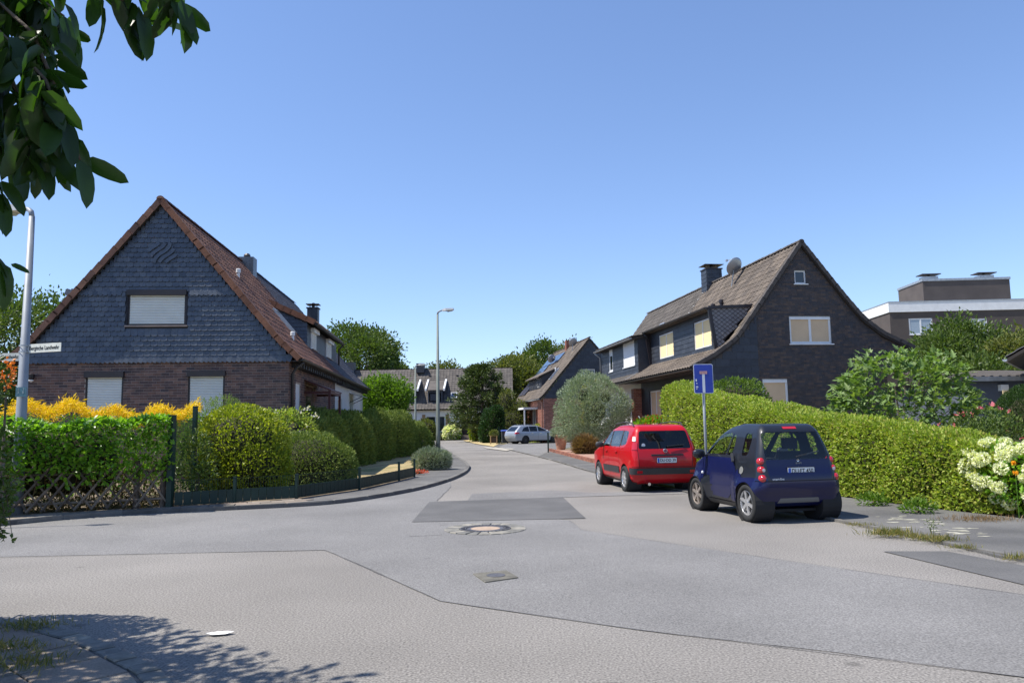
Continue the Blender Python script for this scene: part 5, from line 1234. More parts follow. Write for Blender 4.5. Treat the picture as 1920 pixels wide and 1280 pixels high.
# flowers at the right
a = PY(1885, 890, 12.6); hb = thing('hydrangea_bush', 'cream white hydrangea in full bloom at the near end of the hedge', 'hydrangea', (a.x + .45, 12.6, 0)); rn = np.random.default_rng(63)
P_, N_ = blob_points([(0, 0, .58, .75, .58, .52), (.6, 0, .58, .6, .5, .5), (-.35, .3, .75, .46, .4, .38)], 3200, .5, 63); leaves('foliage', P_, N_ + rn.normal(size=P_.shape) * .5, rn.uniform(.07, .13, len(P_)), LF_LAUREL, hb, .6)
core('branch_or_hull', [(0, 0, .6, .6, .5, .6)], hb, .8)  # opaque hull added under the leaves to block light
P_, N_ = blob_points([(0, 0, .62, .82, .68, .55), (.6, 0, .62, .66, .55, .52), (-.42, .2, .80, .5, .45, .40)], 190, .06, 64, .2)
ix = [i for i in range(len(P_)) if N_[i][1] < .55]
for i in ix[:110]:
    c_ = P_[i]; r_ = rn.uniform(.06, .10); q, u = blob_points([(0, 0, 0, r_, r_, r_ * .8)], 150, .25, 70 + i, -9); q += c_
    V, T = leaf_arrays(q, u + rn.normal(size=u.shape) * .6, np.full(len(q), .045), .9, .2, rn); me = npmesh('flower_head', V, T, LF_WHITE, np.repeat(rn.random(len(q)), 2)); o = bpy.data.objects.new('flower_head', me); link(o, hb)
q = np.array([PY(1904, 886, 12.0)[:], PY(1901, 868, 12.1)[:]]); fo = thing('orange_bloom', 'two small orange flowers among the cream hydrangea heads', 'flowers', (q[0][0], q[0][1], 0)); u = unit(rn.normal(size=(60, 3))); pts = np.repeat(q - [q[0][0], q[0][1], 0], 30, 0); leaves('petals', pts, u, np.full(60, .05), leafmat('petal_orange', [(.75, .32, .01), (.8, .4, .02)], .2), fo, .6); MB().tube([(0, 0, 0), (0, 0, q[0][2])], .006, 4).build('stem', LF_LAUREL, fo)
a = PY(1880, 810, 16.5); ros = shrub('rose_bush', 'loose bush with pink flowers in front of the blue-grey garage', 'bush', (a.x - .3, 16.5), [(0, 0, 1.0, .9, .6, .75), (-.6, 0, .9, .6, .5, .6), (.6, 0, .9, .6, .5, .6)], 6500, .09, LF_TREE, .5, .7, 65, .15, corescale=.35)
blooms(ros, [(0, 0, 1.05, .95, .65, .8), (-.6, 0, .95, .65, .5, .65)], 70, .07, LF_PINK, .9, .1, 66)
a = PY(1822, 850, 14.4); shrub('edge_weeds', 'feathery yellow-green plant between hedge end and hydrangea', 'plant', (a.x, 13.9), [(0, 0, .8, .35, .35, .35)], 700, .14, LF_EUO, .14, .7, 67, up=.4)
# weeds along the right kerb, dry grass by the hedge foot
for i, (px, py, w, h, n, lab) in enumerate([(1668, 1003, .30, .14, 420, 'largest tuft of kerb grass behind the dark blue car'), (1712, 1008, .18, .10, 200, 'second kerb grass tuft, between the largest tuft and the tall weed'), (1760, 1014, .28, .12, 300, 'grass tuft at the foot of the tall thin weed on the kerb'), (1805, 1028, .20, .08, 180, 'last low grass tuft before the bare stretch of kerb'), (1910, 1048, .20, .10, 160, 'grass tuft on the kerb at the right edge of the picture'), (1840, 975, .55, .10, 500, 'dry straw-coloured grass patch at the end of the hedge'), (1612, 985, .22, .08, 160, 'small grass tuft in the shadow of the dark blue car')]):
    a = G(px, py, .03); o = thing('grass_tuft', lab, 'grass', (a.x, a.y, .03), group='weeds along the right kerb'); rn = np.random.default_rng(80 + i); P_ = np.stack([rn.normal(size=n) * w * .5, rn.normal(size=n) * w * .28, np.zeros(n)], 1)
    leaves('blades', P_, rn.normal(size=(n, 3)) * .4 + [0, 0, .8], rn.uniform(.35, 1.0, n) * h, LF_GRASS if i != 5 else LF_BROWN, o, .06, seed=i)
a = G(1750, 1010, .03); o = thing('kerb_weed', 'single tall thin dark weed growing at the kerb', 'weed', (a.x, a.y, .03)); mb = MB()
for k in range(5): mb.tube([(0, 0, 0), (rg.uniform(-.05, .05), 0, .14), (rg.uniform(-.16, .12), rg.uniform(-.05, .05), rg.uniform(.2, .34))], [.004, .003, .001], 4)
mb.build('stem', LF_TREE, o)
P_, D_ = blob_points([(0, 0, .2, .12, .08, .14)], 60, .9, 90); leaves('foliage', P_, D_, np.full(len(P_), .035), LF_TREE, o, .3)
for i, (px, py, lab) in enumerate([(1640, 948, 'green weeds at the hedge foot beside the dark blue car'), (1725, 962, 'broad green weed halfway along the hedge foot'), (1880, 945, 'dry rusty stems below the hydrangea')]):
    a = G(px, py, .03); shrub('hedge_weed', lab, 'weeds', (a.x, a.y + .05), [(0, 0, .08, .3, .15, .14)], 350, .08, LF_LIME if i < 2 else LF_BROWN, .4, .7, 95 + i, up=.5, corescale=0, z0=.03, stems=2)
for i, (px, py, lab) in enumerate([(8, 1222, 'tall grass tuft at the lower left corner of the near pavement'), (40, 1250, 'grass tuft on the near pavement edge, right of the corner tuft'), (60, 1178, 'sparse dry weeds along the sunlit edge of the near pavement')]):
    a = G(px, py, .04); o = thing('pavement_grass', lab, 'grass', (a.x, a.y, .05)); rn = np.random.default_rng(180 + i); n = 260; P_ = np.stack([rn.normal(size=n) * .14, rn.normal(size=n) * .10, np.zeros(n)], 1); leaves('blades', P_, rn.normal(size=(n, 3)) * .4 + [0, 0, .8], rn.uniform(.03, .09, n), LF_GRASS, o, .08, seed=i)

# --- background trees
TG = 'trees behind the houses'
for (nm, lab, px, Y, top, R, z0, m, n, lf, sd) in [
    ('background_tree', 'broad green tree behind the left slope of the slate gable', 55, 58, 536, 6.8, 1.5, LF_TREE, 900, .42, 101),
    ('background_tree', 'large dense tree rising behind the grey roofed white house', 678, 100, 606, 6.3, 3.0, LF_TREE, 950, .5, 102),
    ('background_tree', 'smaller rounder tree at the right flank of the large dense tree', 735, 112, 662, 3.4, 4.0, LF_TREE, 340, .5, 103),
    ('background_tree', 'low yellowish tree top above the far white house ridge', 822, 118, 678, 4.6, 3.0, LF_TREEY, 460, .5, 104),
    ('background_tree', 'yellow-green tree right behind the monkey-puzzle', 962, 92, 660, 4.6, 1.0, LF_TREEY, 760, .45, 105),
    ('background_tree', 'dark green tree left of the solar panel roof', 1005, 100, 646, 5.0, 1.0, LF_TREE, 700, .5, 106),
    ('background_tree', 'tree tops showing above the ridge with the two dishes', 1075, 106, 630, 5.0, 2.0, LF_TREEY, 560, .5, 107),
    ('background_tree', 'bushy tree left of the monkey-puzzle, low and dark', 878, 104, 700, 3.2, 1.0, LF_TREE, 260, .45, 108),
    ('background_tree', 'broad tree in front of the apartment block, left one', 1822, 66, 596, 5.3, 1.0, LF_TREE, 800, .42, 109),
    ('background_tree', 'broad paler tree in front of the apartment block at right edge', 1925, 62, 606, 4.0, 1.0, LF_TREEY, 520, .42, 110),
    ('background_tree', 'lower tree between the dark brick gable and the garage', 1835, 46, 668, 3.4, .5, LF_TREE, 420, .34, 111)]:
    a = PY(px, top, Y); tree(nm, lab, (a.x, Y), a.z, R, z0, m, n, 24, lf, R * .085, 10, sd, .25, TG)
# ================================================================ foliage close to the camera on the left
rg = random.Random(77); rn = np.random.default_rng(77)
wt = thing('overhanging_tree', 'broad-leaved tree reaching into the upper left corner close to the camera', 'tree', (-3.9, 1.2, .03))
W2 = lambda v: Vector(v) - Vector((-3.9, 1.2, .03))
mb = MB(); mb.tube([(0, 0, -.05), (.05, .05, 1.6), (.3, .2, 3.2), (.2, .4, 5.0)], [.16, .13, .10, .05], 9)
twigs = []                               # (pixel path, depth): drooping sprays seen against the sky
for path, Y in [([(-150, -120), (-20, -10), (60, 60), (110, 180), (150, 300)], 2.1), ([(-120, -60), (-10, 60), (30, 170), (55, 250), (75, 290)], 2.15), ([(-60, -160), (80, -60), (170, -20), (240, 5), (262, 22)], 2.0), ([(60, -160), (220, -70), (300, -25), (340, 0)], 1.95),
                ([(-140, 20), (-30, 120), (10, 200), (40, 262)], 2.25), ([(-120, 200), (-40, 330), (-5, 360)], 2.2), ([(-140, 300), (-50, 430), (0, 490)], 2.2), ([(-100, -100), (20, 10), (90, 30), (130, 60)], 2.3), ([(-90, -20), (20, 80), (85, 150), (118, 225)], 2.05), ([(-120, -160), (-10, -60), (60, -10), (120, 30)], 2.2), ([(-160, 60), (-60, 180), (0, 240), (30, 300)], 2.3)]:
    P = [W2(PY(x, y, Y)) for x, y in path]; twigs.append(P); mb.tube(P, [.012] + [.006] * (len(P) - 2) + [.003], 5)
    mb.tube([(.25, .2, 3.0), (P[0] + Vector((.25, .2, 3.0))) / 2 + Vector((0, 0, .2)), P[0]], [.05, .03, .012], 6)
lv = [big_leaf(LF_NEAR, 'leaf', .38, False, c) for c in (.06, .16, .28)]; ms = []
for tw_i, P in enumerate(twigs):
    tot = len(P) - 1
    for k in range({2: 15, 3: 15, 5: 7, 6: 7}.get(tw_i, 46)):
        t = rg.uniform(.2, 1) * tot; i = min(int(t), tot - 1); p = P[i].lerp(P[i + 1], t - i); d = Vector((rg.gauss(.05, .42), rg.gauss(0, .35), -.75 + rg.gauss(0, .3)))
        ms.append(orient(p + Vector((rg.gauss(0, .012), rg.gauss(0, .03), rg.gauss(0, .012))), d, rg.uniform(.09, .15), rg.uniform(-1.2, 1.2)))
    ms.append(orient(P[-1], Vector((.25, 0, -.9)), .14, .5))
def one(px, py, qx, qy, Y, roll):        # a single leaf from stalk pixel to tip pixel
    a, b = W2(PY(px, py, Y)), W2(PY(qx, qy, Y + .02)); ms.append(orient(a, b - a, (b - a).length, roll))
for q in [(188, 8, 205, 102, 2.0, .2), (222, 30, 272, 82, 2.0, .9), (235, 0, 276, 72, 1.98, 1.1), (120, 5, 158, 65, 2.05, .5), (322, 0, 372, 82, 1.95, .9), (298, -10, 303, 40, 1.95, .6), (95, 160, 118, 200, 2.05, 1.), (100, 215, 138, 283, 2.1, .8), (82, 272, 108, 330, 2.1, .7), (90, 275, 153, 343, 2.1, 1.0), (52, 235, 66, 320, 2.15, .2), (0, 255, 17, 315, 2.2, .7), (105, 80, 150, 116, 2.05, 1.), (0, 360, 22, 398, 2.2, .6), (-12, 400, 11, 438, 2.2, .5), (-10, 480, 28, 520, 2.2, .2), (20, 495, 56, 511, 2.2, 1.0), (0, 505, 20, 556, 2.2, .3), (-10, 330, 15, 370, 2.2, .3)]: one(*q)
pieces('leaf', lv, ms, wt, 300, key=lambda p: -(p.x))
# rest of the crown, outside the frame, which throws the shade at lower left
B = [(-.6, .8, 4.2, 1.5, 1.9, 1.3), (-1.0, 2.4, 4.3, 1.3, 1.4, 1.0), (-1.75, 3.5, 3.7, 1.2, 1.0, .95), (-2.15, 3.85, 3.2, 1.15, .9, .8), (-1.35, 2.8, 3.9, 1.2, 1.0, .9), (-1.5, 2.0, 3.2, 1.0, 1.2, .9), (.2, -.4, 4.4, 1.6, 1.3, 1.2)]
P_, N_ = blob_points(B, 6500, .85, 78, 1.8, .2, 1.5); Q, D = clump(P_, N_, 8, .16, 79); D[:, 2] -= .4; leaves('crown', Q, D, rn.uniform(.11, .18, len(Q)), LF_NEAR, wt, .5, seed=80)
for b in B: mb.tube([(.1, .1, 2.6), (b[0] * .5, b[1] * .5, 3.2), (b[0], b[1], b[2])], [.06, .04, .015], 6)
mb.build('trunk', BARK, wt, smooth=True)
# ivy-like bush at the left edge
shrub('edge_bush', 'dark small-leaved bush hanging in from the left edge over the kerb', 'bush', (-5.17, 6.15), [(0, 0, 1.35, 1.12, .55, 1.2), (.1, .05, 2.0, .9, .45, .75), (-.1, 0, .8, 1.0, .5, .8), (.2, 0, 1.0, .92, .45, .55)], 22000, .055, LF_TREE, .62, .4, 82, .10, 3., corescale=.6, z0=.03, stems=6)
mb = MB(); o = thing('hanging_twigs', 'thin dark leafy twigs trailing below the bush at the left edge', 'twigs', (-4.05, 6.15, .1))
for px, py, qx, qy in ((-10, 900, 12, 985), (-20, 930, 8, 1015), (0, 880, 22, 1000)): mb.tube([PY(px, py, 6.15) - o.location, PY((px + qx) / 2 + 3, (py + qy) / 2, 6.15) - o.location, PY(qx, qy, 6.15) - o.location], [.006, .004, .002], 4)
mb.build('stem', BARK, o)
P_ = np.array([list(PY(rg.uniform(-4, 24), rg.uniform(895, 1015), 6.15) - o.location) for _ in range(60)]); leaves('foliage', P_, rn.normal(size=P_.shape) * .5 + [0, 0, -.4], rn.uniform(.03, .06, 60), LF_TREE, o, .6, seed=83)
a = PY(26, 712, 13); shrub('orange_flowers', 'small splash of orange flowers left of the lamp post', 'flowers', (a.x - .12, 13), [(0, 0, a.z, .10, .1, .28)], 160, .06, leafmat('petal_orange2', [(.70, .16, .02), (.75, .25, .03)], .2), .7, .6, 84, corescale=0, z0=.1, stems=3)
# ================================================================ street furniture and fences
def street_lamp(loc, H, head_dir, label, r0=.105, r1=.058, m=LAMPG, arm=.55, tilt=.12):
    o = thing('street_lamp', label, 'street lamp', loc, group='street lamps along the road')
    MB().tube([(0, 0, -.05), (0, 0, 1.1), (0, 0, 1.15), (0, 0, H)], [r0 * 1.15, r0 * 1.12, r0, r1], 12).build('post', m, o, smooth=True)
    d = Vector(head_dir).normalized(); e = Vector((0, 0, H)); MB().tube([e, e + Vector((0, 0, .10)) + d * .03, e + d * .12 + Vector((0, 0, .16)), e + d * arm * .6 + Vector((0, 0, .16 + arm * tilt))], [.05, .05, .045, .035], 8).build('bracket', m if m != LAMPG else GALV, o, smooth=True)
    s = Vector((-d.y, d.x, 0)); c = e + d * arm * .5 + Vector((0, 0, .15 + arm * tilt * .8)); f = c + d * .62 + Vector((0, 0, .04)); u = Vector((0, 0, 1))
    V = [c - s * .06 - u * .05, c + s * .06 - u * .05, c + s * .06 + u * .05, c - s * .06 + u * .05, c.lerp(f, .35) - s * .14 - u * .06, c.lerp(f, .35) + s * .14 - u * .06, c.lerp(f, .35) + s * .14 + u * .08, c.lerp(f, .35) - s * .14 + u * .08, f - s * .13 - u * .05, f + s * .13 - u * .05, f + s * .12 + u * .05, f - s * .12 + u * .05]
    MB().add(V, [(3, 2, 1, 0), (0, 1, 5, 4), (1, 2, 6, 5), (2, 3, 7, 6), (3, 0, 4, 7), (4, 5, 9, 8), (5, 6, 10, 9), (6, 7, 11, 10), (7, 4, 8, 11), (8, 9, 10, 11)]).build('lamp_head', LAMPW, o)
    a, b = c.lerp(f, .38) - u * .065, c.lerp(f, .95) - u * .056
    MB().add([a - s * .10, a + s * .10, b + s * .10, b - s * .10, a - s * .07 - u * .05 + d * .05, a + s * .07 - u * .05 + d * .05, b + s * .07 - u * .04 - d * .05, b - s * .07 - u * .04 - d * .05], [(4, 5, 6, 7), (0, 1, 5, 4), (1, 2, 6, 5), (2, 3, 7, 6), (3, 0, 4, 7)]).build('lens', LAMPGL, o)
    MB().box(-.05, .05, -r0 - .012, -r0 + .01, .55, .95).build('service_door', m, o)
    return o
street_lamp((-4.05, 41.3, .09), 7.55, (1, -.15, 0), 'tall grey-green street lamp at the bend beside the lavender')
a = PY(779, 812, 70); street_lamp((a.x, 70, .05), 6.9, (1, -.1, 0), 'slimmer green street lamp standing farther down the road')
a = PY(756, 812, 90); street_lamp((a.x, 90, .0), 5.6, (1, -.1, 0), 'most distant street lamp, before the far white house')
L1 = G(24, 962, .1); top = PY(62, 392, L1.y)
lp = street_lamp((L1.x + .06, L1.y, .1), top.z - .25, (-.9, .5, 0), 'pale galvanised street lamp at left edge carrying the street name signs', .10, .055, GALV, .8)
def plate(name, label, cat, c, d, w, h, txt, size, m=SIGNW, tm=BLACK, align='CENTER', tx=0., off=.08):
    d = Vector(d).normalized(); o = thing(name, label, cat, c, math.atan2(d.y, d.x))
    MB().box(off, off + w, -.006, .006, -h / 2, h / 2).build('plate', m, o)
    t = text_mesh(txt, size, tm, o, T3(off + w / 2 + tx, -.0085, 0) @ Matrix.Rotation(math.pi / 2, 4, 'X'), align=align)
    tw = max(v.co.x for v in t.data.vertices) - min(v.co.x for v in t.data.vertices); t.matrix_basis = t.matrix_basis @ Matrix.Diagonal((w * .9 / tw, 1, 1, 1))
    for z in (-.35 * h, .35 * h): MB().lathe([(.098, z - .012), (.098, z + .012)], 14).build('clamp_band', ZINC, o)
    MB().box(0.07, off + .04, -.012, .012, -h / 2, h / 2).build('clamp', ZINC, o)
    return o
x0 = lp.location
c = PY(43, 656, x0.y)
plate('street_sign', 'white street name sign pointing right on the pale lamp post', 'street sign', (x0.x, x0.y, c.z + .02), (.98, -.30, 0), .80, .165, 'Bergische Landwehr', .105)
o = thing('street_sign', 'lower street name sign pointing left, half hidden by leaves', 'street sign', (x0.x, x0.y, c.z - .13), 0)
MB().box(-.74, -.08, -.006, .006, -.075, .075).build('plate', SIGNW, o); t = text_mesh('Bergische Landwehr', .105, BLACK, o, T3(-.41, -.0085, 0) @ Matrix.Rotation(math.pi / 2, 4, 'X'))
tw = max(v.co.x for v in t.data.vertices) - min(v.co.x for v in t.data.vertices); t.matrix_basis = t.matrix_basis @ Matrix.Diagonal((.6 / tw, 1, 1, 1)); MB().box(-.1, -.07, -.012, .012, -.07, .07).build('clamp', ZINC, o)
c = PY(46, 735, x0.y); o = thing('hydrant_plate', 'small weathered blue-green hydrant plate on the pale lamp post', 'sign', (x0.x + .05, x0.y - .12, c.z)); MB().box(-.10, .10, -.004, .004, -.09, .09).build('plate', TEAL, o)
MB().box(-.02, .02, .004, .04, -.03, .03).build('clamp', ZINC, o)
for dx, dz, s_ in ((-.05, .05, '1'), (.05, .05, '1'), (-.05, -.01, '2'), (.04, -.01, '5')): text_mesh(s_, .06, mat('faded_print', (.4, .45, .46), .7, .1), o, T3(dx, -.006, dz) @ Matrix.Rotation(math.pi / 2, 4, 'X'))
# dead-end sign between the two parked cars
sp = PY(1318, 710, 16.4); ds = thing('dead_end_sign', 'blue dead-end traffic sign on a thin grey pole between the cars', 'traffic sign', (sp.x, 16.4, .03), rad(2))
MB().tube([(0, 0, -.05), (0, 0, 2.78)], .03, 10).build('pole', GALV, ds, smooth=True)
def rrect(w, h, r, n=5):
    out = []
    for cx, cy, a0 in ((w / 2 - r, h / 2 - r, 0), (-w / 2 + r, h / 2 - r, 90), (-w / 2 + r, -h / 2 + r, 180), (w / 2 - r, -h / 2 + r, 270)):
        for k in range(n + 1): a = rad(a0 + 90 * k / n); out.append((cx + r * math.cos(a), cy + r * math.sin(a)))
    return out
zc = 2.475
rr = lambda w, h, r: [(x, z + zc) for x, z in rrect(w, h, r)]
pl = MB().prism(rr(.42, .63, .04), -.045, -.038, 1).build('sign_plate', WHITEPR, ds)
MB().prism(rr(.395, .605, .03), -.048, -.0445, 1).build('blue_field', SIGNB, pl)
MB().box(-.028, .028, -.051, -.0475, zc - .30, zc + .10).build('white_stem', WHITEPR, pl)
MB().box(-.08, .08, -.0535, -.0475, zc + .10, zc + .165).build('red_bar', REDFADE, pl)
for (x, z, w, h) in ((-.16, -.03, .04, .06), (-.15, -.10, .03, .035), (-.14, -.17, .07, .05), (-.155, -.21, .05, .035)):
    k = 7; MB().prism([(x + w / 2 * random.uniform(.5, 1.1) * math.cos(6.28 * i / k), zc + z + h / 2 * random.uniform(.5, 1.1) * math.sin(6.28 * i / k)) for i in range(k)], -.0505, -.0475, 1).build('sticker_scrap', WHITEPR, pl)
for z in (zc + .2, zc - .2): MB().box(-.05, .05, -.04, .04, z - .015, z + .015).build('clamp', GALV, ds)

# rustic trellis fence: crossed half-round poles, two rails, posts
tf = thing('trellis_fence', 'weathered wooden criss-cross trellis fence below the glossy hedge', 'fence', (pa.x, pa.y, .1), math.atan2(dirv.y, dirv.x)); LT = (Fd(306) - pa).length; rg = random.Random(3)
def pole(a, b, r, parent=tf, name='slat'): return MB().tube([a, b], [r, r * .9], 6).build(name, WOODW, parent, smooth=False)
x = .1
while x < LT - .1:
    h = .84 + rg.uniform(-.04, .05)
    if x + .58 < LT + .1: pole((x, -.03, .02), (x + .62 + rg.uniform(-.05, .05), -.03, h), rg.uniform(.02, .027))
    if x - .0 > .3: pole((x + .30, .012, .02), (x - .32 + rg.uniform(-.05, .05), .018, h), rg.uniform(.018, .025))
    x += rg.uniform(.22, .29)
for z in (.16, .70): pole((0, .045, z + .0), (LT, .045, z - .01), .026, name='rail')
for x in (0.5, 3.4, LT - .02): MB().tube([(x, .09, -.1), (x, .09, .95)], [.062, .055], 8).build('post', WOODW, tf)

# green steel fences
def rods(parent, a, b, z0, z1, dx=.05, r=.0035, name='wire_mesh'):
    mb = MB(); a, b = Vector(a), Vector(b); n = max(2, int((b - a).length / dx)); d = (b - a)
    for i in range(n + 1): p = a + d * i / n; mb.tube([(p.x, p.y, z0), (p.x, p.y, z1)], r, 4, cap=False)
    k = max(2, int((z1 - z0) / .2) + 1)
    for i in range(k): z = z0 + .02 + (z1 - z0 - .04) * i / (k - 1); mb.tube([(a.x, a.y, z), (b.x, b.y, z)], r * 1.3, 4, cap=False)
    o = mb.build(name, GREENM, parent, fix=False); o['kind'] = 'stuff'; return o
def gpost(parent, p, h, w=.06): 
    o = MB().box(p.x - w / 2, p.x + w / 2, p.y - w * .75, p.y + w * .75, -.05, h).build('post', GREENM, parent); MB().box(p.x - w / 2 - .004, p.x + w / 2 + .004, p.y - w * .75 - .004, p.y + w * .75 + .004, h, h + .012).build('post_cap', GREENM, o); return o
f0 = Fd(318); tall = thing('tall_wire_fence', 'tall green wire mesh panel between two green posts beside the trellis', 'fence', (f0.x, f0.y, .1))
q0 = Vector((0, 0, 0)); q1 = PY(364, 850, f0.y + 1.7) - f0; q1 = Vector((q1.x, 1.7, 0))
gpost(tall, q0, 1.78, .10); gpost(tall, q1, 2.0, .075); rods(tall, q0, q1, .2, 1.7)
lowp = [Fd(326), Fd(440), Fd(556), Fd(674), Fd(748), Fd(777)]
low = thing('low_green_fence', 'low green metal edging fence along the left pavement bend', 'fence', (lowp[0].x, lowp[0].y, .1))
R0 = lowp[0]; loc_ = [Vector((p.x - R0.x, p.y - R0.y, 0)) for p in lowp]
for i, p in enumerate(loc_):
    if i: gpost(low, p, .50, .055)
for a_, b_ in zip(loc_[:-1], loc_[1:]):
    rods(low, a_ + Vector((0, .03, 0)), b_ + Vector((0, .03, 0)), .22, .50, .05, .003)
    d = b_ - a_; n = max(1, int(d.length / .145)); ang = math.atan2(d.y, d.x)
    for i in range(n):
        p = a_ + d * (i + .5) / n; MB().box(-d.length / n / 2 + .004, d.length / n / 2 - .004, -.012, .008, .0, .26 + .004 * (i % 2), T3(p.x, p.y, 0) @ Matrix.Rotation(ang, 4, 'Z')).build('board', GREENM, low)
# wire fence of the forecourt: two green posts
gf = G(1028, 846, .1); g2 = G(1100, 838, .1); wf = thing('driveway_fence', 'thin green wire fence along the driveway beside the terracotta pot', 'fence', (gf.x, gf.y, .1)); g2 = Vector((g2.x - gf.x, g2.y - gf.y, 0))
gpost(wf, Vector((0, 0, 0)), 1.02, .07); gpost(wf, g2, 1.0, .06); rods(wf, Vector((0, 0, 0)), g2, .05, .95, .12, .004)
gg = G(936, 832); g3 = G(998, 829); wf2 = thing('far_wire_fence', 'thin green wire fence in front of the silver car', 'fence', (gg.x, gg.y, .0)); g3 = Vector((g3.x - gg.x, g3.y - gg.y, 0))
gpost(wf2, Vector((0, 0, 0)), 1.35, .07); gpost(wf2, g3, 1.35, .07); rods(wf2, Vector((0, 0, 0)), g3, .3, 1.3, .25, .004)
# bins at the drive
a = G(947, 832); bn = thing('wheelie_bin', 'dark waste bin with blue lid left of the silver car', 'bin', (a.x, a.y, .03), rad(8))
MB().add([(-.24, -.25, .08), (.24, -.25, .08), (.24, .28, .08), (-.24, .28, .08), (-.29, -.32, 1.0), (.29, -.32, 1.0), (.29, .36, 1.0), (-.29, .36, 1.0)], [(3, 2, 1, 0), (0, 1, 5, 4), (1, 2, 6, 5), (2, 3, 7, 6), (3, 0, 4, 7), (4, 5, 6, 7)]).build('body', mat('bin_grey', (.035, .042, .05), .5, .1, 3), bn)
MB().prism([(-.36, 1.0), (-.36, 1.05), (-.2, 1.12), (.2, 1.12), (.42, 1.04), (.42, 1.0)], -.31, .31, 0).build('lid', mat('bin_blue', (.05, .09, .35), .45, .1, 3), bn)
for sx in (-.25, .25): MB().lathe([(.0001, -.03), (.10, -.03), (.10, .03), (.0001, .03)], 14, (sx, .30, .10), 'x').build('wheel', BLACK, bn)
a = G(934, 833); bx = thing('wooden_planter', 'small wooden box frame with plant beside the blue-lidded bin', 'planter', (a.x - .35, a.y, .03))
for sx in (-.25, .25):
    for sy in (-.2, .2): MB().box(sx - .04, sx + .04, sy - .04, sy + .04, 0, .65).build('leg', WOOD, bx)
MB().box(-.21, .21, -.16, .16, .1, .6).build('box', mat('planter_dark', (.06, .04, .03), .8, .1), bx); MB().box(-.31, .31, -.25, .25, .65, .69).build('rim', WOOD, bx)
P_, N_ = blob_points([(0, 0, .85, .34, .28, .28)], 500, .5, 88); leaves('foliage', P_, N_, np.full(len(P_), .14), LF_TREEY, bx, .4)
a = G(906, 829); ub = thing('grey_bin', 'small dark grey bin near the far dark door', 'bin', (a.x - 1.2, 84, 0))
MB().box(-.3, .3, -.3, .3, .05, 1.0).build('body', mat('bin_grey', (.035, .042, .05), .5, .1, 3), ub); MB().prism([(-.34, 1.0), (-.34, 1.06), (.36, 1.1), (.36, 1.0)], -.33, .33, 0).build('lid', mat('bin_grey', (.035, .042, .05), .5, .1, 3), ub)
MB().box(-.3, .3, .1, .3, 0, .05).build('foot', BLACK, ub)
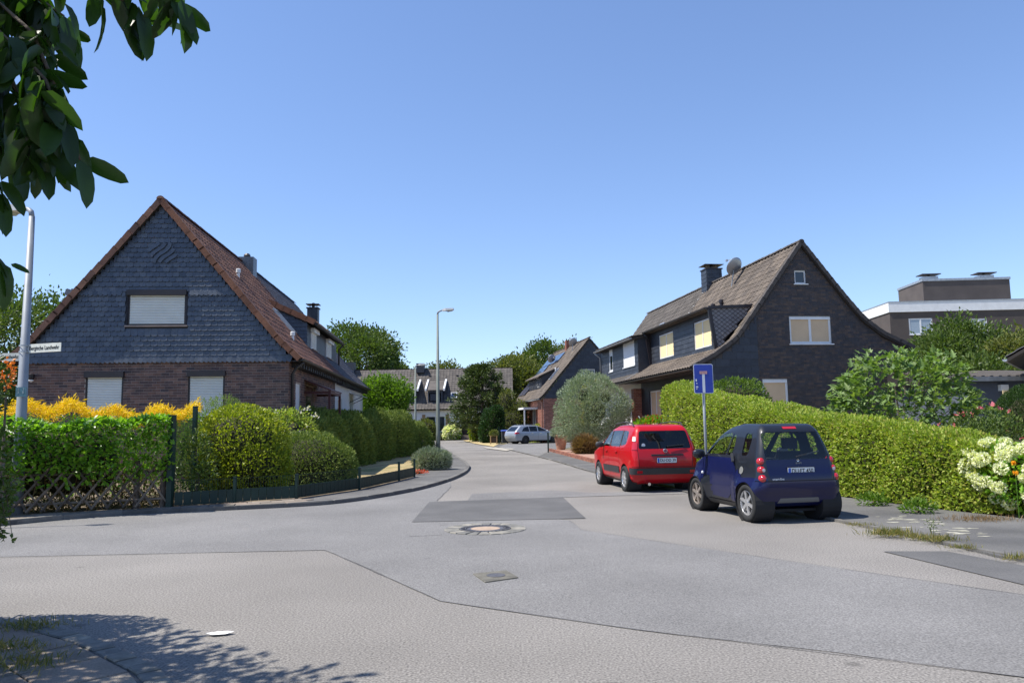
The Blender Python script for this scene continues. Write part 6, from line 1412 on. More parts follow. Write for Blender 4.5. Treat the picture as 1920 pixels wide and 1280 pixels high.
# ================================================================ vehicles
def interp(tab): xs = [t[0] for t in tab]; ys = [t[1] for t in tab]; return lambda v: float(np.interp(v, xs, ys))
def sinterp(tab, k=3):                 # gently rounded interpolation
    f = interp(tab); h = (tab[-1][0] - tab[0][0]) * .02
    return lambda v: (f(v - h) + 2 * f(v) + f(v + h) + f(v - 2 * h) * .5 + f(v + 2 * h) * .5) / 5
class Shell:
    """Car body: a rounded box bent to the car's profiles, then cut along panel outlines."""
    def __init__(s, L, Wd, H, xr, xf, zt, zb, hw, r=.09, nx=60, ny=26, nz=34):
        bm = s.bm = bmesh.new(); s.reg = bm.faces.layers.int.new('reg')
        sp = lambda n, a=.55: [k / n - a * math.sin(2 * math.pi * k / n) / (2 * math.pi) for k in range(n + 1)]
        X, Y, Z = sp(nx, .35), sp(ny), sp(nz, .4); V = {}
        def vert(i, j, k):
            if (i, j, k) in V: return V[(i, j, k)]
            p = Vector(((X[i] - .5) * L, (Y[j] - .5) * Wd, (Z[k] - .5) * H)); h = Vector((L / 2 - r, Wd / 2 - r, H / 2 - r))
            q = Vector([max(-h[c], min(h[c], p[c])) for c in range(3)]); d = p - q; p = q + d.normalized() * r if d.length > 1e-6 else p
            u, w = p.x / L + .5, p.z / H + .5; z0 = w * H; x = xr(z0) + u * (xf(z0) - xr(z0)); z = zb(x) + w * (zt(x) - zb(x)); y = p.y / (Wd / 2) * hw(x, z)
            v = V[(i, j, k)] = bm.verts.new((x, y, z)); return v
        for i in range(nx):
            for j in range(ny):
                bm.faces.new((vert(i, j, nz), vert(i + 1, j, nz), vert(i + 1, j + 1, nz), vert(i, j + 1, nz))); bm.faces.new((vert(i, j, 0), vert(i, j + 1, 0), vert(i + 1, j + 1, 0), vert(i + 1, j, 0)))
        for i in range(nx):
            for k in range(nz):
                bm.faces.new((vert(i, 0, k), vert(i + 1, 0, k), vert(i + 1, 0, k + 1), vert(i, 0, k + 1))); bm.faces.new((vert(i, ny, k), vert(i, ny, k + 1), vert(i + 1, ny, k + 1), vert(i + 1, ny, k)))
        for j in range(ny):
            for k in range(nz):
                bm.faces.new((vert(0, j, k), vert(0, j, k + 1), vert(0, j + 1, k + 1), vert(0, j + 1, k))); bm.faces.new((vert(nx, j, k), vert(nx, j + 1, k), vert(nx, j + 1, k + 1), vert(nx, j, k + 1)))
        bm.normal_update(); s.names = {}; s.n = 0
    def cut(s, poly, ax, side, name, both=False, only=None, nrm=.25):
        """Outline poly in side view (x,z) when ax='y', rear/front view (y,z) when ax='x', top view (x,y) when ax='z'."""
        if both:
            s.cut(poly, ax, 1, name, only=only, nrm=nrm); s.cut(poly, ax, -1, name, only=only, nrm=nrm); return
        A, B = {'y': (0, 2), 'x': (1, 2), 'z': (0, 1)}[ax]; C = {'y': 1, 'x': 0, 'z': 2}[ax]
        if name not in s.names: s.n += 1; s.names[name] = s.n
        rid = s.names[name]; a0 = min(p[0] for p in poly) - .06; a1 = max(p[0] for p in poly) + .06; b0 = min(p[1] for p in poly) - .06; b1 = max(p[1] for p in poly) + .06
        def sel(f):
            c = f.calc_center_median(); return f.normal[C] * side > nrm and a0 < c[A] < a1 and b0 < c[B] < b1 and (only is None or f[s.reg] in [s.names.get(o, 0) for o in only])
        n = len(poly)
        for i in range(n):
            p, q = poly[i], poly[(i + 1) % n]; fs = [f for f in s.bm.faces if sel(f)]
            ge = set(fs); 
            for f in fs: ge.update(f.edges); ge.update(f.verts)
            co = [0, 0, 0]; co[A], co[B] = p; no = [0, 0, 0]; no[A], no[B] = -(q[1] - p[1]), q[0] - p[0]
            if Vector(no).length < 1e-6: continue
            bmesh.ops.bisect_plane(s.bm, geom=list(ge), plane_co=co, plane_no=no, dist=1e-5); s.bm.normal_update()
        def inside(x, y):
            r_ = False; j = n - 1
            for i in range(n):
                (xi, yi), (xj, yj) = poly[i], poly[j]
                if (yi > y) != (yj > y) and x < (xj - xi) * (y - yi) / (yj - yi) + xi: r_ = not r_
                j = i
            return r_
        for f in s.bm.faces:
            if sel(f):
                c = f.calc_center_median()
                if inside(c[A], c[B]): f[s.reg] = rid
    def rear(s, y, z):                 # x of the tail surface at (y, z)
        best = min((v for v in s.bm.verts if v.co.x < .7 and v.normal.x < -.15), key=lambda v: (v.co.y - y) ** 2 + (v.co.z - z) ** 2); return best.co.x
    def delete(s, name):
        rid = s.names[name]; bmesh.ops.delete(s.bm, geom=[f for f in s.bm.faces if f[s.reg] == rid], context='FACES')
    def build(s, parent, specs, body, liner=None):
        """specs: region -> (part name, material, offset)."""
        objs = {}; me0 = bpy.data.meshes.new('t'); s.bm.normal_update()
        for nm, rid in list(s.names.items()):          # slivers cut off a panel go back to the body
            left = {f for f in s.bm.faces if f[s.reg] == rid}; tot = len(left); comps = []
            while left:
                st = [left.pop()]; comp = [st[0]]
                while st:
                    f = st.pop()
                    for e in f.edges:
                        for g in e.link_faces:
                            if g in left: left.discard(g); st.append(g); comp.append(g)
                comps.append(comp)
            for comp in comps:
                if len(comp) < (.3 if nm == 'rbump' else .04) * tot:
                    for f in comp: f[s.reg] = 0
        for nm, rid in [('body', 0)] + list(s.names.items()):
            fs = [f for f in s.bm.faces if f[s.reg] == rid]
            if not fs: continue
            pn, m, off = specs.get(nm, ('body', body, 0)) if rid else ('body', body, 0)
            vi = {}; V = []; Fc = []
            for f in fs:
                idx = []
                for v in f.verts:
                    if v not in vi: vi[v] = len(V); V.append(tuple(v.co + v.normal * off))
                    idx.append(vi[v])
                Fc.append(tuple(idx))
            # split left and right copies of a region into parts of their own
            groups = [list(range(len(Fc)))]
            if rid and pn not in ('body',):
                Lf = [i for i, f in enumerate(fs) if f.calc_center_median().y > .02]; Rf = [i for i, f in enumerate(fs) if f.calc_center_median().y < -.02]
                if Lf and Rf and not any(abs(f.calc_center_median().y) <= .12 for f in fs): groups = [Lf, Rf]
            for gi in groups:
                mb = MB(); use = sorted({k for i in gi for k in Fc[i]}); mp = {k: n for n, k in enumerate(use)}
                mb.add([V[k] for k in use], [tuple(mp[k] for k in Fc[i]) for i in gi]); o = mb.build(pn, m, parent, smooth=True, fix=False); objs.setdefault(nm, []).append(o)
        if liner:
            mb = MB(); vi = {}
            V = []; Fc = []
            glass = [s.names[g] for g in liner if g in s.names]
            for f in s.bm.faces:
                if f[s.reg] in glass: continue
                idx = []
                for v in f.verts:
                    if v not in vi: vi[v] = len(V); V.append(tuple(v.co - v.normal * .022))
                    idx.append(vi[v])
                Fc.append(tuple(reversed(idx)))
            mb.add(V, Fc); mb.build('inner_lining', CARIN, parent, smooth=True, fix=False)
        s.bm.free(); return objs
CARIN = mat('car_interior', (.018, .018, .02), .8, .1)
RUB = mat('tyre_rubber', (.022, .022, .022), .85, .15, 20)
ALLOY = mat('alloy', (.62, .62, .63), .3, .08, 9, metal=.75)
ALLOYD = mat('alloy_worn', (.36, .31, .27), .45, .12, 9, metal=.6)
PLAST = mat('car_plastic', (.035, .036, .04), .55, .1, 5)
REDL = mat('tail_red', (.42, .01, .015), .12, .05, 2, spec=.8, coat=.6)
CHROME = mat('chrome', (.7, .7, .72), .15, .05, metal=1)
CLRL = mat('clear_lens', (.62, .58, .55), .1, .05, spec=.8)
GLD = glassmat('car_glass_dark', (.10, .11, .12)); GLM = glassmat('car_glass', (.80, .86, .83))
def carpaint(name, c, fl=.0): return mat(name, c, .38, .03, 1.5, metal=fl, spec=.25, coat=.5)
def circ(cx, cz, r, n=28): return [(cx + r * math.cos(2 * math.pi * k / n), cz + r * math.sin(2 * math.pi * k / n)) for k in range(n)]
def rpoly(pts, r, n=3):
    out = []; N = len(pts)
    for i in range(N):
        p0, p1, p2 = Vector(pts[i - 1]), Vector(pts[i]), Vector(pts[(i + 1) % N]); a = (p0 - p1); b = (p2 - p1); ra = min(r, a.length * .45); rb = min(r, b.length * .45); A = p1 + a.normalized() * ra; B = p1 + b.normalized() * rb
        for k in range(n + 1): t = k / n; out.append(tuple(A * (1 - t) ** 2 + p1 * 2 * t * (1 - t) + B * t * t))
    return out
def wheel(parent, x, y, R, w, rim, spokes=6, sw=.032, rr=.66, twin=False):
    s = 1 if y > 0 else -1; ri = R * rr
    o = MB().lathe([(ri, -w / 2), (R * .93, -w / 2), (R * .985, -w / 2 + .02), (R, -w * .25), (R, w * .25), (R * .985, w / 2 - .02), (R * .93, w / 2), (ri, w / 2), (ri, -w / 2)], 40, (0, 0, 0), 'y').build('wheel', RUB, parent, smooth=True, M=T3(x, y, R))
    mb = MB(); y1 = s * (w / 2 - .012)
    mb.lathe([(ri + .004, y1), (ri * .93, y1 + s * .006), (ri * .90, y1 - s * .02), (ri * .9, -s * w * .3)], 36, (0, 0, 0), 'y'); mb.lathe([(.0001, y1 + s * .004), (.045, y1 + s * .002), (.055, y1 - s * .02)], 16, (0, 0, 0), 'y')
    for k in range(spokes):
        a = 2 * math.pi * k / spokes + .3
        for e in ((-.17, .17) if twin else (0,)):
            p = Vector((.03 * math.cos(a), 0, .03 * math.sin(a))); q = Vector((ri * .93 * math.cos(a + e), 0, ri * .93 * math.sin(a + e))); p.y = q.y = y1 - s * .012; mb.bar(p, q, sw * 1.2, .022, (0, 1, 0))
    r = mb.build('rim', rim, o); MB().lathe([(.0001, -s * w * .02), (ri * .9, -s * w * .02)], 24, (0, 0, 0), 'y').build('brake_disc', PLAST, o)
    return o
def arch(parent, x, z, r, y0, y1): MB().lathe([(r, y1), (r, y0), (.0001, y0)], 28, (x, 0, z), 'y').build('wheel_arch', CARIN, parent, fix=False)
def number_plate(parent, M, txt, w=.46, h=.108, sz=.095):
    o = MB().prism(rrect(w, h, .012), -.006, .0, 1).build('number_plate', mat('plate_white', (.66, .68, .68), .45, .04), parent, M=M)
    MB().box(-w / 2 + .006, -w / 2 + .05, -.0085, -.006, -h / 2 + .006, h / 2 - .006).build('plate_band', mat('plate_blue', (.03, .10, .45), .5, .04), o)
    MB().prism([(x * 1.0, z) for x, z in rrect(w + .02, h + .02, .014)], .0002, .004, 1).build('plate_holder', PLAST, o)
    t = text_mesh(txt, sz, BLACK, o, T3(.022, -.0075, 0) @ Matrix.Rotation(math.pi / 2, 4, 'X'), 'plate_lettering'); vs = [v.co.x for v in t.data.vertices]; tw = max(vs) - min(vs); t.matrix_basis = t.matrix_basis @ Matrix.Diagonal((w * .80 / tw, 1, 1, 1))
    for dz, m_ in ((.018, mat('seal_red', (.45, .35, .35), .5, .05)), (-.018, mat('seal_grey', (.4, .42, .45), .5, .05))): pass
    return o
REARM = lambda x, y, z, tilt=0: T3(x, y, z) @ Matrix.Rotation(math.pi / 2 * -1, 4, 'Z') @ Matrix.Rotation(tilt, 4, 'X')   # faces -x (car rear): local -y -> -x
def place(a, b, base):                 # car frame from the ground points of its left rear and left front tyre
    d = Vector((b.x - a.x, b.y - a.y)).normalized(); return math.atan2(d.y, d.x), Vector((-d.y, d.x))
def mirror(parent, x, y, z, m, s=1, sc=1.):
    b = MB(); vs = []
    for i in range(9):
        th = math.pi * i / 8
        for j in range(12):
            ph = 2 * math.pi * j / 12; c = lambda v: math.copysign(abs(v) ** .7, v); vs.append((x + .055 * sc * math.cos(th), y + s * (.11 * sc * math.sin(th) ** .7 * c(math.cos(ph)) + .10 * sc), z + .075 * sc * math.sin(th) ** .7 * c(math.sin(ph))))
    b.add(vs, [(i * 12 + j, i * 12 + (j + 1) % 12, (i + 1) * 12 + (j + 1) % 12, (i + 1) * 12 + j) for i in range(8) for j in range(12)]); o = b.build('mirror', m, parent, smooth=True, fix=False)
    MB().bar((x + .01, y - s * .08, z - .05), (x, y + s * .02, z - .03), .06, .04).build('mirror_arm', PLAST, o); return o
def seat(parent, x, y, z=.35, back=.72, m=None):
    mb = MB(); mb.box(x, x + .48, y - .23, y + .23, z, z + .16)
    mb.add([(x - .02, y - .22, z + .1), (x - .02, y + .22, z + .1), (x - .22, y + .20, z + back), (x - .22, y - .20, z + back), (x + .11, y - .22, z + .1), (x + .11, y + .22, z + .1), (x - .12, y + .19, z + back), (x - .12, y - .19, z + back)], [(0, 1, 2, 3), (7, 6, 5, 4), (0, 3, 7, 4), (1, 5, 6, 2), (3, 2, 6, 7)])
    mb.box(x - .24, x - .14, y - .12, y + .12, z + back + .04, z + back + .22); return mb.build('seat', m or CARIN, parent)

# ---------------------------------------------------------------- small red five-door hatchback
RED = carpaint('paint_red', (.42, .004, .009))
pr_, pf_r = G(1176, 921), G(1125, 906.5); ang, nl = place(pr_, pf_r, 0)
d_ = Vector((math.cos(ang), math.sin(ang))); org = pr_.xy - d_ * .60 - nl * .755
rc = thing('red_car', 'small red five-door hatchback parked ahead of the dark blue car', 'car', (org.x, org.y, .0), ang)
LP, WP, HP = 3.65, 1.64, 1.55
zt = sinterp([(-.2, 1.44), (.05, 1.47), (.35, 1.525), (1.0, 1.55), (1.7, 1.53), (2.15, 1.44), (2.75, 1.06), (2.95, .99), (3.45, .88), (3.65, .74), (3.9, .7)])
xr = sinterp([(0, .16), (.25, .06), (.45, .0), (.70, .0), (.92, .035), (1.2, .11), (1.55, .24)]); xf = sinterp([(0, 3.5), (.3, 3.62), (.6, 3.65), (.9, 3.62), (1.55, 3.55)])
def hwP(x, z):
    b = .80 * (1 - .06 * max(0, (x - 2.7) / .95) ** 2 - .045 * max(0, (.7 - x) / .7) ** 2)
    t = np.interp(z, [.18, .30, .55, .78, .95, 1.05, 1.3, 1.5], [.90, .965, 1.0, 1.01, .995, .96, .86, .775]); f = 0
    for wx in (.60, 2.90): f = max(f, .030 * math.exp(-(((x - wx) / .36) ** 2 + ((z - .42) / .26) ** 2)))
    return b * t + f
S = Shell(LP, WP, HP, xr, xf, zt, lambda x: .19, hwP, .15)
S.cut(rpoly([(2.62, 1.02), (1.92, 1.02), (1.94, 1.40), (2.12, 1.40)], .05), 'y', 1, 'w1', True)
S.cut(rpoly([(1.86, 1.02), (1.06, 1.03), (1.08, 1.41), (1.88, 1.40)], .05), 'y', 1, 'w2', True)
S.cut(rpoly([(1.0, 1.04), (.58, 1.09), (.58, 1.36), (.66, 1.40), (1.02, 1.41)], .07), 'y', 1, 'w3', True)
S.cut([(1.93, 1.01), (1.93, 1.41), (1.87, 1.41), (1.87, 1.01)], 'y', 1, 'pil', True); S.cut([(1.07, 1.02), (1.08, 1.42), (1.01, 1.42), (1.0, 1.03)], 'y', 1, 'pil', True)
S.cut(rpoly([(-.63, .99), (.63, .99), (.56, 1.40), (-.56, 1.40)], .06), 'x', -1, 'rw')
S.cut(rpoly([(-.62, 1.05), (.62, 1.05), (.54, 1.44), (-.54, 1.44)], .06), 'x', 1, 'ws', nrm=.2)
for s_ in (1, -1):
    S.cut([(s_ * .66, .97), (s_ * .76, .97), (s_ * .72, 1.14), (s_ * .63, 1.14)], 'x', -1, 'tail'); S.cut(rpoly([(s_ * .655, 1.16), (s_ * .715, 1.16), (s_ * .69, 1.27), (s_ * .64, 1.27)], .02), 'x', -1, 'tailw')
S.cut([(-.90, .42), (.90, .42), (.90, .565), (-.90, .565)], 'x', -1, 'bump', nrm=.15); S.cut([(.0, .42), (.23, .42), (.23, .565), (.0, .565)], 'y', 1, 'bump', True, nrm=.2)
S.cut([(2.42, .41), (1.05, .41), (1.05, .56), (2.42, .56)], 'y', 1, 'mould', True)
S.cut([(-.9, .585), (.9, .585), (.9, .597), (-.9, .597)], 'x', -1, 'gap'); 
for s_ in (1, -1): S.cut([(s_ * .625, .60), (s_ * .637, .60), (s_ * .655, .96), (s_ * .643, .96)], 'x', -1, 'gap')
S.cut([(1.905, .32), (1.917, .32), (1.917, 1.01), (1.905, 1.01)], 'y', 1, 'gap', True); S.cut([(2.60, .40), (2.612, .40), (2.66, 1.0), (2.648, 1.0)], 'y', 1, 'gap', True); S.cut([(1.03, .60), (1.042, .60), (1.022, 1.02), (1.01, 1.02)], 'y', 1, 'gap', True)
S.cut([(.2, .19), (3.4, .19), (3.4, .24), (.2, .24)], 'y', 1, 'sill', True)
for wx in (.60, 2.90): S.cut(circ(wx, .30, .345), 'y', 1, 'arch', True)
S.delete('arch'); S.bm.normal_update(); RXP = {q: S.rear(*q) for q in ((0, .73), (0, .85), (0, .945), (.5, 1.075), (.62, .475))}
S.build(rc, dict(w1=('side_window', GLM, -.004), w2=('side_window', GLD, -.004), w3=('quarter_window', GLD, -.004), pil=('door_pillar', PLAST, .001), rw=('rear_window', GLD, -.003), ws=('windscreen', GLM, -.003), tail=('tail_light', REDL, .012), tailw=('tail_lens', CLRL, .012), bump=('bumper_strip', PLAST, .022), mould=('door_moulding', PLAST, .014), gap=('panel_gap', CARIN, -.002), sill=('sill', PLAST, .004)), RED, ['w1', 'w2', 'w3', 'rw', 'ws'])
for wx in (.60, 2.90):
    for s_ in (1, -1): wheel(rc, wx, s_ * .735, .297, .19, ALLOY, 7, .042); arch(rc, wx, .30, .342, s_ * .50, s_ * .81)
for xx in (1.55, ): 
    for yy in (.35, -.35): seat(rc, xx, yy, .42)
for yy in (.35, 0, -.35): seat(rc, .75, yy, .45, .55, mat('seat_grey', (.12, .12, .125), .9, .1))
number_plate(rc, REARM(RXP[(0, .73)] - .006, -.02, .73), 'DU·DD 39')
MB().bar((RXP[(0, .85)] - .004, .34, .852), (RXP[(0, .85)] - .004, -.42, .852), .03, .035).build('tailgate_strip', PLAST, rc)
bd = MB().lathe([(.0001, -.022), (.045, -.022), (.052, -.01), (.052, .02)], 20, (RXP[(0, .945)], 0, .945), 'x').build('badge', CHROME, rc); MB().lathe([(.0001, -.025), (.036, -.0245)], 18, (RXP[(0, .945)], 0, .945), 'x').build('badge_field', mat('badge_plum', (.22, .08, .12), .4, .05), bd)
MB().lathe([(.0001, -.013), (.045, -.012)], 18, (RXP[(.5, 1.075)] + .004, .50, 1.075), 'x').build('window_sticker', WHITEPR, rc)
MB().bar((.015, -.05, 1.045), (.035, -.46, 1.075), .02, .025).build('wiper', PLAST, rc)
for s_ in (1, -1):
    MB().tube([(.45, s_ * .59, 1.50), (.55, s_ * .59, 1.575), (1.2, s_ * .60, 1.60), (1.9, s_ * .58, 1.565), (2.05, s_ * .57, 1.49)], .016, 6).build('roof_rail', PLAST, rc); mirror(rc, 2.42, s_ * .80, 1.05, PLAST, s_)
    for xx in (1.16, 2.02): MB().bar((xx, s_ * .815, .90), (xx + .16, s_ * .815, .905), .03, .03).build('door_handle', RED, rc)
    MB().box(RXP[(.62, .475)] - .03, RXP[(.62, .475)], s_ * .62 - .06, s_ * .62 + .06, .445, .505).build('reflector', REDL, rc)
    MB().box(3.42, 3.56, s_ * .55 - .14, s_ * .55 + .14, .70, .86).build('headlight', CLRL, rc)
MB().tube([(-.03, .42, .205), (.35, .42, .22)], .035, 10).build('exhaust', CHROME, rc)
MB().box(.3, 3.3, -.6, .6, .17, .20).build('underbody', CARIN, rc)
MB().tube([(1.6, 0, 1.53), (1.45, 0, 1.66)], .005, 5).build('aerial', PLAST, rc)

# ---------------------------------------------------------------- dark blue two-seat microcar
BLU = carpaint('paint_blue', (.0035, .006, .05), .0); TRI = carpaint('paint_black', (.012, .014, .02))
pr_, pf_r = G(1406, 978), G(1309, 955); ang, nl = place(pr_, pf_r, 0); d_ = Vector((math.cos(ang), math.sin(ang)))
mid_ = (pr_.xy + pf_r.xy) / 2; org = mid_ - d_ * (.42 + .906) - nl * .70
sc_ = thing('blue_microcar', 'dark blue two-seat microcar parked nearest by the hedge', 'car', (org.x, org.y, 0), ang)
zt = sinterp([(-.2, 1.46), (.1, 1.49), (.4, 1.535), (.9, 1.55), (1.3, 1.50), (1.55, 1.40), (2.02, 1.03), (2.12, .97), (2.42, .86), (2.55, .72), (2.7, .66)])
xr = sinterp([(0, .14), (.22, .08), (.36, .0), (.62, .01), (.74, .055), (.95, .085), (1.2, .15), (1.55, .27)]); xf = sinterp([(0, 2.46), (.3, 2.54), (.6, 2.56), (.9, 2.52), (1.55, 2.46)])
def hwS(x, z):
    b = .69 * (1 - .10 * max(0, (x - 1.8) / .7) ** 2 - .03 * max(0, (.5 - x) / .5) ** 2)
    t = np.interp(z, [.16, .28, .5, .75, .95, 1.05, 1.3, 1.5], [.88, .96, 1.0, 1.005, .975, .94, .83, .73]); f = 0
    for wx, k in ((.42, .095), (2.22, .085)): f = max(f, k * math.exp(-((((x - wx) / .40) ** 4) + max(0, (z - .46) / .22) ** 2.5 if z > .46 else (((x - wx) / .40) ** 4))))
    return b * t + f
S = Shell(2.5, 1.46, 1.55, xr, xf, zt, interp([(0, .25), (.25, .24), (.62, .17)]), hwS, .15)
# blue skins over the dark safety cell
S.cut(rpoly([(1.98, .40), (1.86, .33), (1.15, .30), (.93, .46), (.80, .80), (.90, .985), (1.98, .985)], .04), 'y', 1, 'door', True)
S.cut([(2.6, .16), (1.99, .16), (1.99, .995), (2.10, 1.0), (2.6, .95)], 'y', 1, 'fend', True, nrm=.1)
S.cut([(-.9, .2), (.9, .2), (.9, 1.0), (-.9, 1.0)], 'x', 1, 'nose', nrm=.02)
S.cut([(-.1, .17), (.80, .17), (.84, .42), (.74, .60), (.55, .685), (.30, .70), (-.1, .70)], 'y', 1, 'rfend', True, nrm=.1)
S.cut([(-.9, .20), (.9, .20), (.9, .66), (-.9, .66)], 'x', -1, 'rbump', nrm=.1)
S.cut(rpoly([(-.54, .66), (.54, .66), (.56, .98), (-.56, .98)], .05), 'x', -1, 'hatch', nrm=.1)
S.cut(rpoly([(-.56, .985), (.56, .985), (.52, 1.41), (-.52, 1.41)], .07), 'x', -1, 'rw', nrm=.1)
S.cut(rpoly([(1.95, 1.03), (1.19, 1.03), (1.10, 1.38), (1.20, 1.41), (1.46, 1.37)], .05), 'y', 1, 'w1', True)
S.cut(rpoly([(1.16, 1.03), (.99, 1.03), (.94, 1.2), (.97, 1.38), (1.06, 1.385)], .05), 'y', 1, 'w2', True)
S.cut(rpoly([(.66, 1.02), (.47, 1.04), (.43, 1.30), (.50, 1.40), (.66, 1.40)], .07), 'y', 1, 'w3', True)
S.cut(rpoly([(-.56, 1.02), (.56, 1.02), (.50, 1.41), (-.50, 1.41)], .06), 'x', 1, 'ws', nrm=.2)
S.cut(circ(.60, .80, .062, 18), 'y', 1, 'cap', False)
S.cut([(-.37, .31), (.37, .31), (.33, .385), (-.33, .385)], 'x', -1, 'diff', nrm=.1)
S.cut([(.70, .17), (1.83, .17), (1.83, .27), (.70, .25)], 'y', 1, 'sill', True, nrm=.1)
S.cut([(-.12, 1.455), (.12, 1.455), (.12, 1.49), (-.12, 1.49)], 'x', -1, 'brake', nrm=.05)
S.cut([(1.975, .40), (1.99, .40), (1.99, .99), (1.975, .99)], 'y', 1, 'gap', True); S.cut([(-.9, .648), (.9, .648), (.9, .660), (-.9, .660)], 'x', -1, 'gap')
for wx, r_ in ((.42, .335), (2.22, .325)): S.cut([(max(x, .135 if z > .22 else .0), z) for x, z in circ(wx, .29, r_)], 'y', 1, 'arch', True, nrm=.2)
S.delete('arch'); S.bm.normal_update(); RX = {q: S.rear(*q) for q in ((0, .80), (.62, .955), (.63, .825), (.64, .695), (0, .925), (0, .965), (.42, .70))}
S.build(sc_, dict(door=('door_panel', BLU, .006), fend=('front_wing', BLU, .004), nose=('front_panel', BLU, .004), rfend=('rear_wing', BLU, .006), rbump=('rear_bumper', BLU, .006), hatch=('tailgate', carpaint('paint_blue_dark', (.006, .009, .045), .2), .0), rw=('rear_window', GLM, -.003), w1=('side_window', GLM, -.004), w2=('vent_window', GLM, -.004), w3=('quarter_window', GLM, -.004), ws=('windscreen', GLM, -.003), cap=('fuel_cap', mat('cap_grey', (.17, .17, .16), .5, .05), .008), diff=('rear_diffuser', mat('diffuser_grey', (.14, .145, .15), .5, .05), .008), sill=('sill', mat('sill_grey', (.05, .052, .055), .5, .1), .012), brake=('brake_light', REDL, .006), gap=('panel_gap', CARIN, -.003)), TRI, ['w1', 'w2', 'w3', 'rw', 'ws'])
for wx, rm in ((.42, ALLOY), (2.22, ALLOYD)):
    for s_ in (1, -1): wheel(sc_, wx, s_ * (.655 if wx < 1 else .645), .298, .18, rm, 6, .04, .68); arch(sc_, wx, .29, .32, s_ * .42, s_ * .755)
for yy in (.32, -.32): seat(sc_, 1.0, yy, .42, .66)
MB().box(1.75, 2.05, -.6, .6, .5, .92).build('dashboard', CARIN, sc_); MB().lathe([(.17, -.012), (.185, 0), (.17, .012), (.155, 0), (.17, -.012)], 20).build('steering_wheel', CARIN, sc_, M=T3(1.62, .32, .98) @ Matrix.Rotation(rad(65), 4, 'Y'))
for s_ in (1, -1):
    tl = MB(); 
    for k, zz in enumerate((.955, .825, .695)):
        xx = RX[(round(.62 + .01 * k, 2), zz)] + .022; MB().lathe([(.0001, -.055), (.035, -.05), (.058, -.025), (.064, .03)], 18, (xx + .0, s_ * (.605 + .012 * k), zz), 'x').build('tail_light', REDL, sc_, smooth=True)
        if k == 1: MB().lathe([(.0001, -.059), (.028, -.057)], 12, (xx, s_ * (.60 + .012 * k), zz), 'x').build('reverse_lens', CLRL, sc_)
    mirror(sc_, 1.86, s_ * .72, 1.03, TRI, s_, 1.05); MB().bar((.90, s_ * .70, 1.06), (.84, s_ * .715, .93), .03, .05).build('door_handle', PLAST, sc_)
    MB().lathe([(.0001, s_ * .768), (.02, s_ * .765), (.026, s_ * .74)], 10, (1.90, 0, .70), 'y').build('indicator', WHITEP, sc_); MB().lathe([(.0001, 2.50), (.07, 2.48), (.09, 2.40)], 16, (0, s_ * .47, .66), 'x').build('headlight', CLRL, sc_)
number_plate(sc_, REARM(RX[(0, .80)] - .008, -.02, .80), 'DU·FT 450')
text_mesh('smart', .045, mat('dull_badge', (.2, .21, .22), .4, .05), sc_, REARM(RX[(0, .925)] - .002, 0, .925) @ T3(0, -.004, 0) @ Matrix.Rotation(math.pi / 2, 4, 'X'), 'emblem_lettering')
MB().lathe([(.012, -.003), (.02, -.004), (.02, .004)], 12, (RX[(0, .965)] - .001, 0, .965), 'x').build('emblem_ring', CHROME, sc_)
text_mesh('smart-line', .05, WHITEPR, sc_, REARM(RX[(.42, .70)] - .006, .40, .685) @ T3(0, -.004, 0) @ Matrix.Rotation(math.pi / 2, 4, 'X'), 'trim_lettering')
MB().box(.3, 2.3, -.5, .5, .15, .19).build('underbody', CARIN, sc_)
MB().bar((.09, .02, 1.02), (.14, -.42, 1.10), .018, .02).build('wiper', PLAST, sc_)

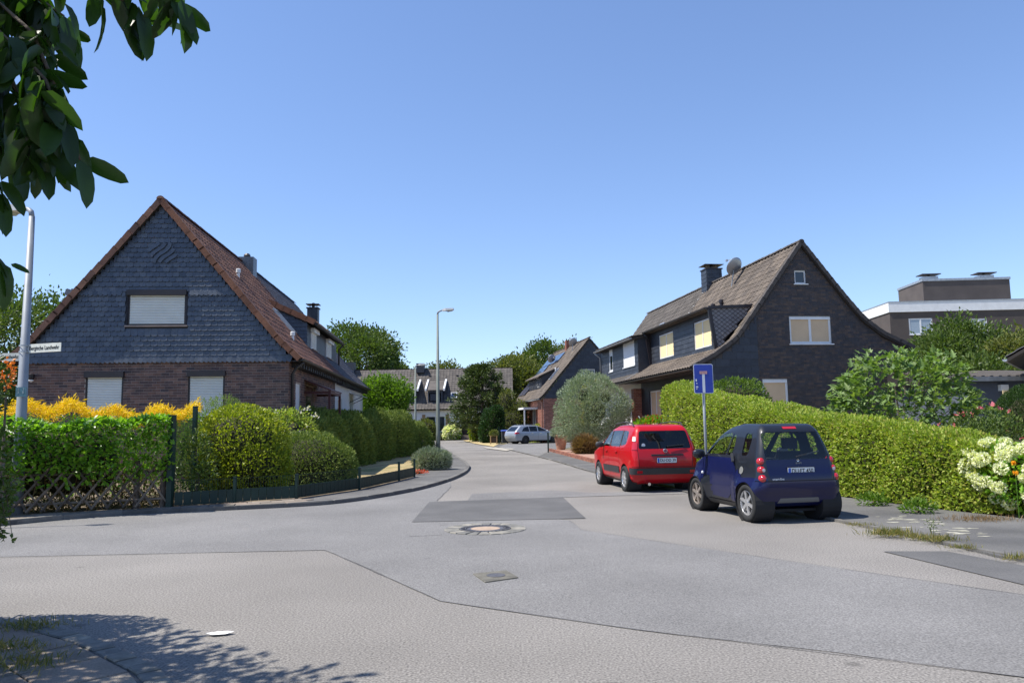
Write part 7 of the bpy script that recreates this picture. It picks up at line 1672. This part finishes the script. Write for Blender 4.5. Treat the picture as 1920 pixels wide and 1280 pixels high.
# ---------------------------------------------------------------- silver estate on the drive; a pale car behind the hedge
def estate(name, label, loc, ang, paint, g=None):
    o = thing(name, label, 'car', loc, ang, g)
    zt = sinterp([(-.2, 1.36), (.15, 1.40), (.7, 1.455), (1.6, 1.47), (2.2, 1.43), (2.6, 1.32), (3.3, .98), (3.6, .93), (4.3, .82), (4.6, .68), (4.8, .62)]); xr = sinterp([(0, .2), (.3, .05), (.55, 0), (.85, .04), (1.0, .12), (1.47, .62)]); xf = sinterp([(0, 4.5), (.3, 4.62), (.6, 4.65), (1.47, 4.55)])
    def hw(x, z):
        b = .90 * (1 - .10 * max(0, (x - 3.6) / 1.05) ** 2 - .05 * max(0, (.8 - x) / .8) ** 2); return b * np.interp(z, [.18, .3, .6, .88, .95, 1.2, 1.45], [.92, .97, 1., .985, .955, .85, .74])
    S = Shell(4.65, 1.8, 1.47, xr, xf, zt, lambda x: .2, hw, .12, 50, 16, 26)
    S.cut(rpoly([(3.12, .97), (2.22, .97), (2.22, 1.37), (2.42, 1.33)], .04), 'y', 1, 'w', True); S.cut(rpoly([(2.14, .97), (1.42, .97), (1.40, 1.38), (2.14, 1.38)], .04), 'y', 1, 'w', True); S.cut(rpoly([(1.36, .97), (.62, .99), (.92, 1.30), (1.34, 1.38)], .04), 'y', 1, 'w', True)
    S.cut(rpoly([(-.62, 1.0), (.62, 1.0), (.55, 1.36), (-.55, 1.36)], .05), 'x', -1, 'rw', nrm=.1); S.cut(rpoly([(-.68, 1.0), (.68, 1.0), (.56, 1.36), (-.56, 1.36)], .05), 'x', 1, 'ws', nrm=.1)
    S.cut([(-.2, .78), (.42, .80), (.36, .93), (-.2, .93)], 'y', 1, 'tail', True, nrm=.1); S.cut([(-.1, .2), (4.7, .2), (4.7, .26), (-.1, .26)], 'y', 1, 'sill', True); S.cut([(2.17, .35), (2.182, .35), (2.182, .96), (2.17, .96)], 'y', 1, 'gap', True); S.cut([(3.18, .35), (3.192, .35), (3.192, .96), (3.18, .96)], 'y', 1, 'gap', True)
    for wx in (.98, 3.70): S.cut(circ(wx, .32, .355, 22), 'y', 1, 'arch', True)
    S.delete('arch'); S.build(o, dict(w=('side_window', GLD, -.004), rw=('rear_window', GLD, -.004), ws=('windscreen', GLM, -.004), tail=('tail_light', REDL, .01), sill=('sill', PLAST, .006), gap=('panel_gap', CARIN, -.003)), paint, ['w', 'rw', 'ws'])
    for wx in (.98, 3.70):
        for s_ in (1, -1): wheel(o, wx, s_ * .80, .315, .21, mat('dark_alloy', (.05, .05, .055), .4, .1, metal=.5), 5, .06); arch(o, wx, .32, .352, s_ * .55, s_ * .88)
    for s_ in (1, -1):
        mirror(o, 2.98, s_ * .90, 1.0, paint, s_)
        for xx in (1.5, 2.3): MB().bar((xx, s_ * .895, .82), (xx + .18, s_ * .895, .825), .02, .03).build('door_handle', CHROME, o)
        MB().tube([(.75, s_ * .60, 1.45), (.9, s_ * .62, 1.50), (2.1, s_ * .62, 1.50), (2.3, s_ * .60, 1.42)], .014, 6).build('roof_rail', CHROME, o)
    MB().box(.3, 4.3, -.6, .6, .17, .21).build('underbody', CARIN, o); return o
a = G(985, 832.5); b = Vector((a.x + 2.72 * math.cos(rad(32)), a.y + 2.72 * math.sin(rad(32)), 0)); d_ = Vector((math.cos(rad(32)), math.sin(rad(32)))); nl = Vector((-d_.y, d_.x))
org = a.xy - d_ * .98 + nl * .80
estate('silver_estate', 'silver estate car parked on the drive before the solar panel house', (org.x, org.y, .034), rad(32), carpaint('paint_silver', (.32, .35, .40), .4))
a = PY(1530, 772, 23.0)
estate('pale_car', 'pale blue-white car of which only the roof shows above the hedge', (a.x - 1.7, 23.6, .02), rad(-4), carpaint('paint_pale', (.55, .60, .68)))
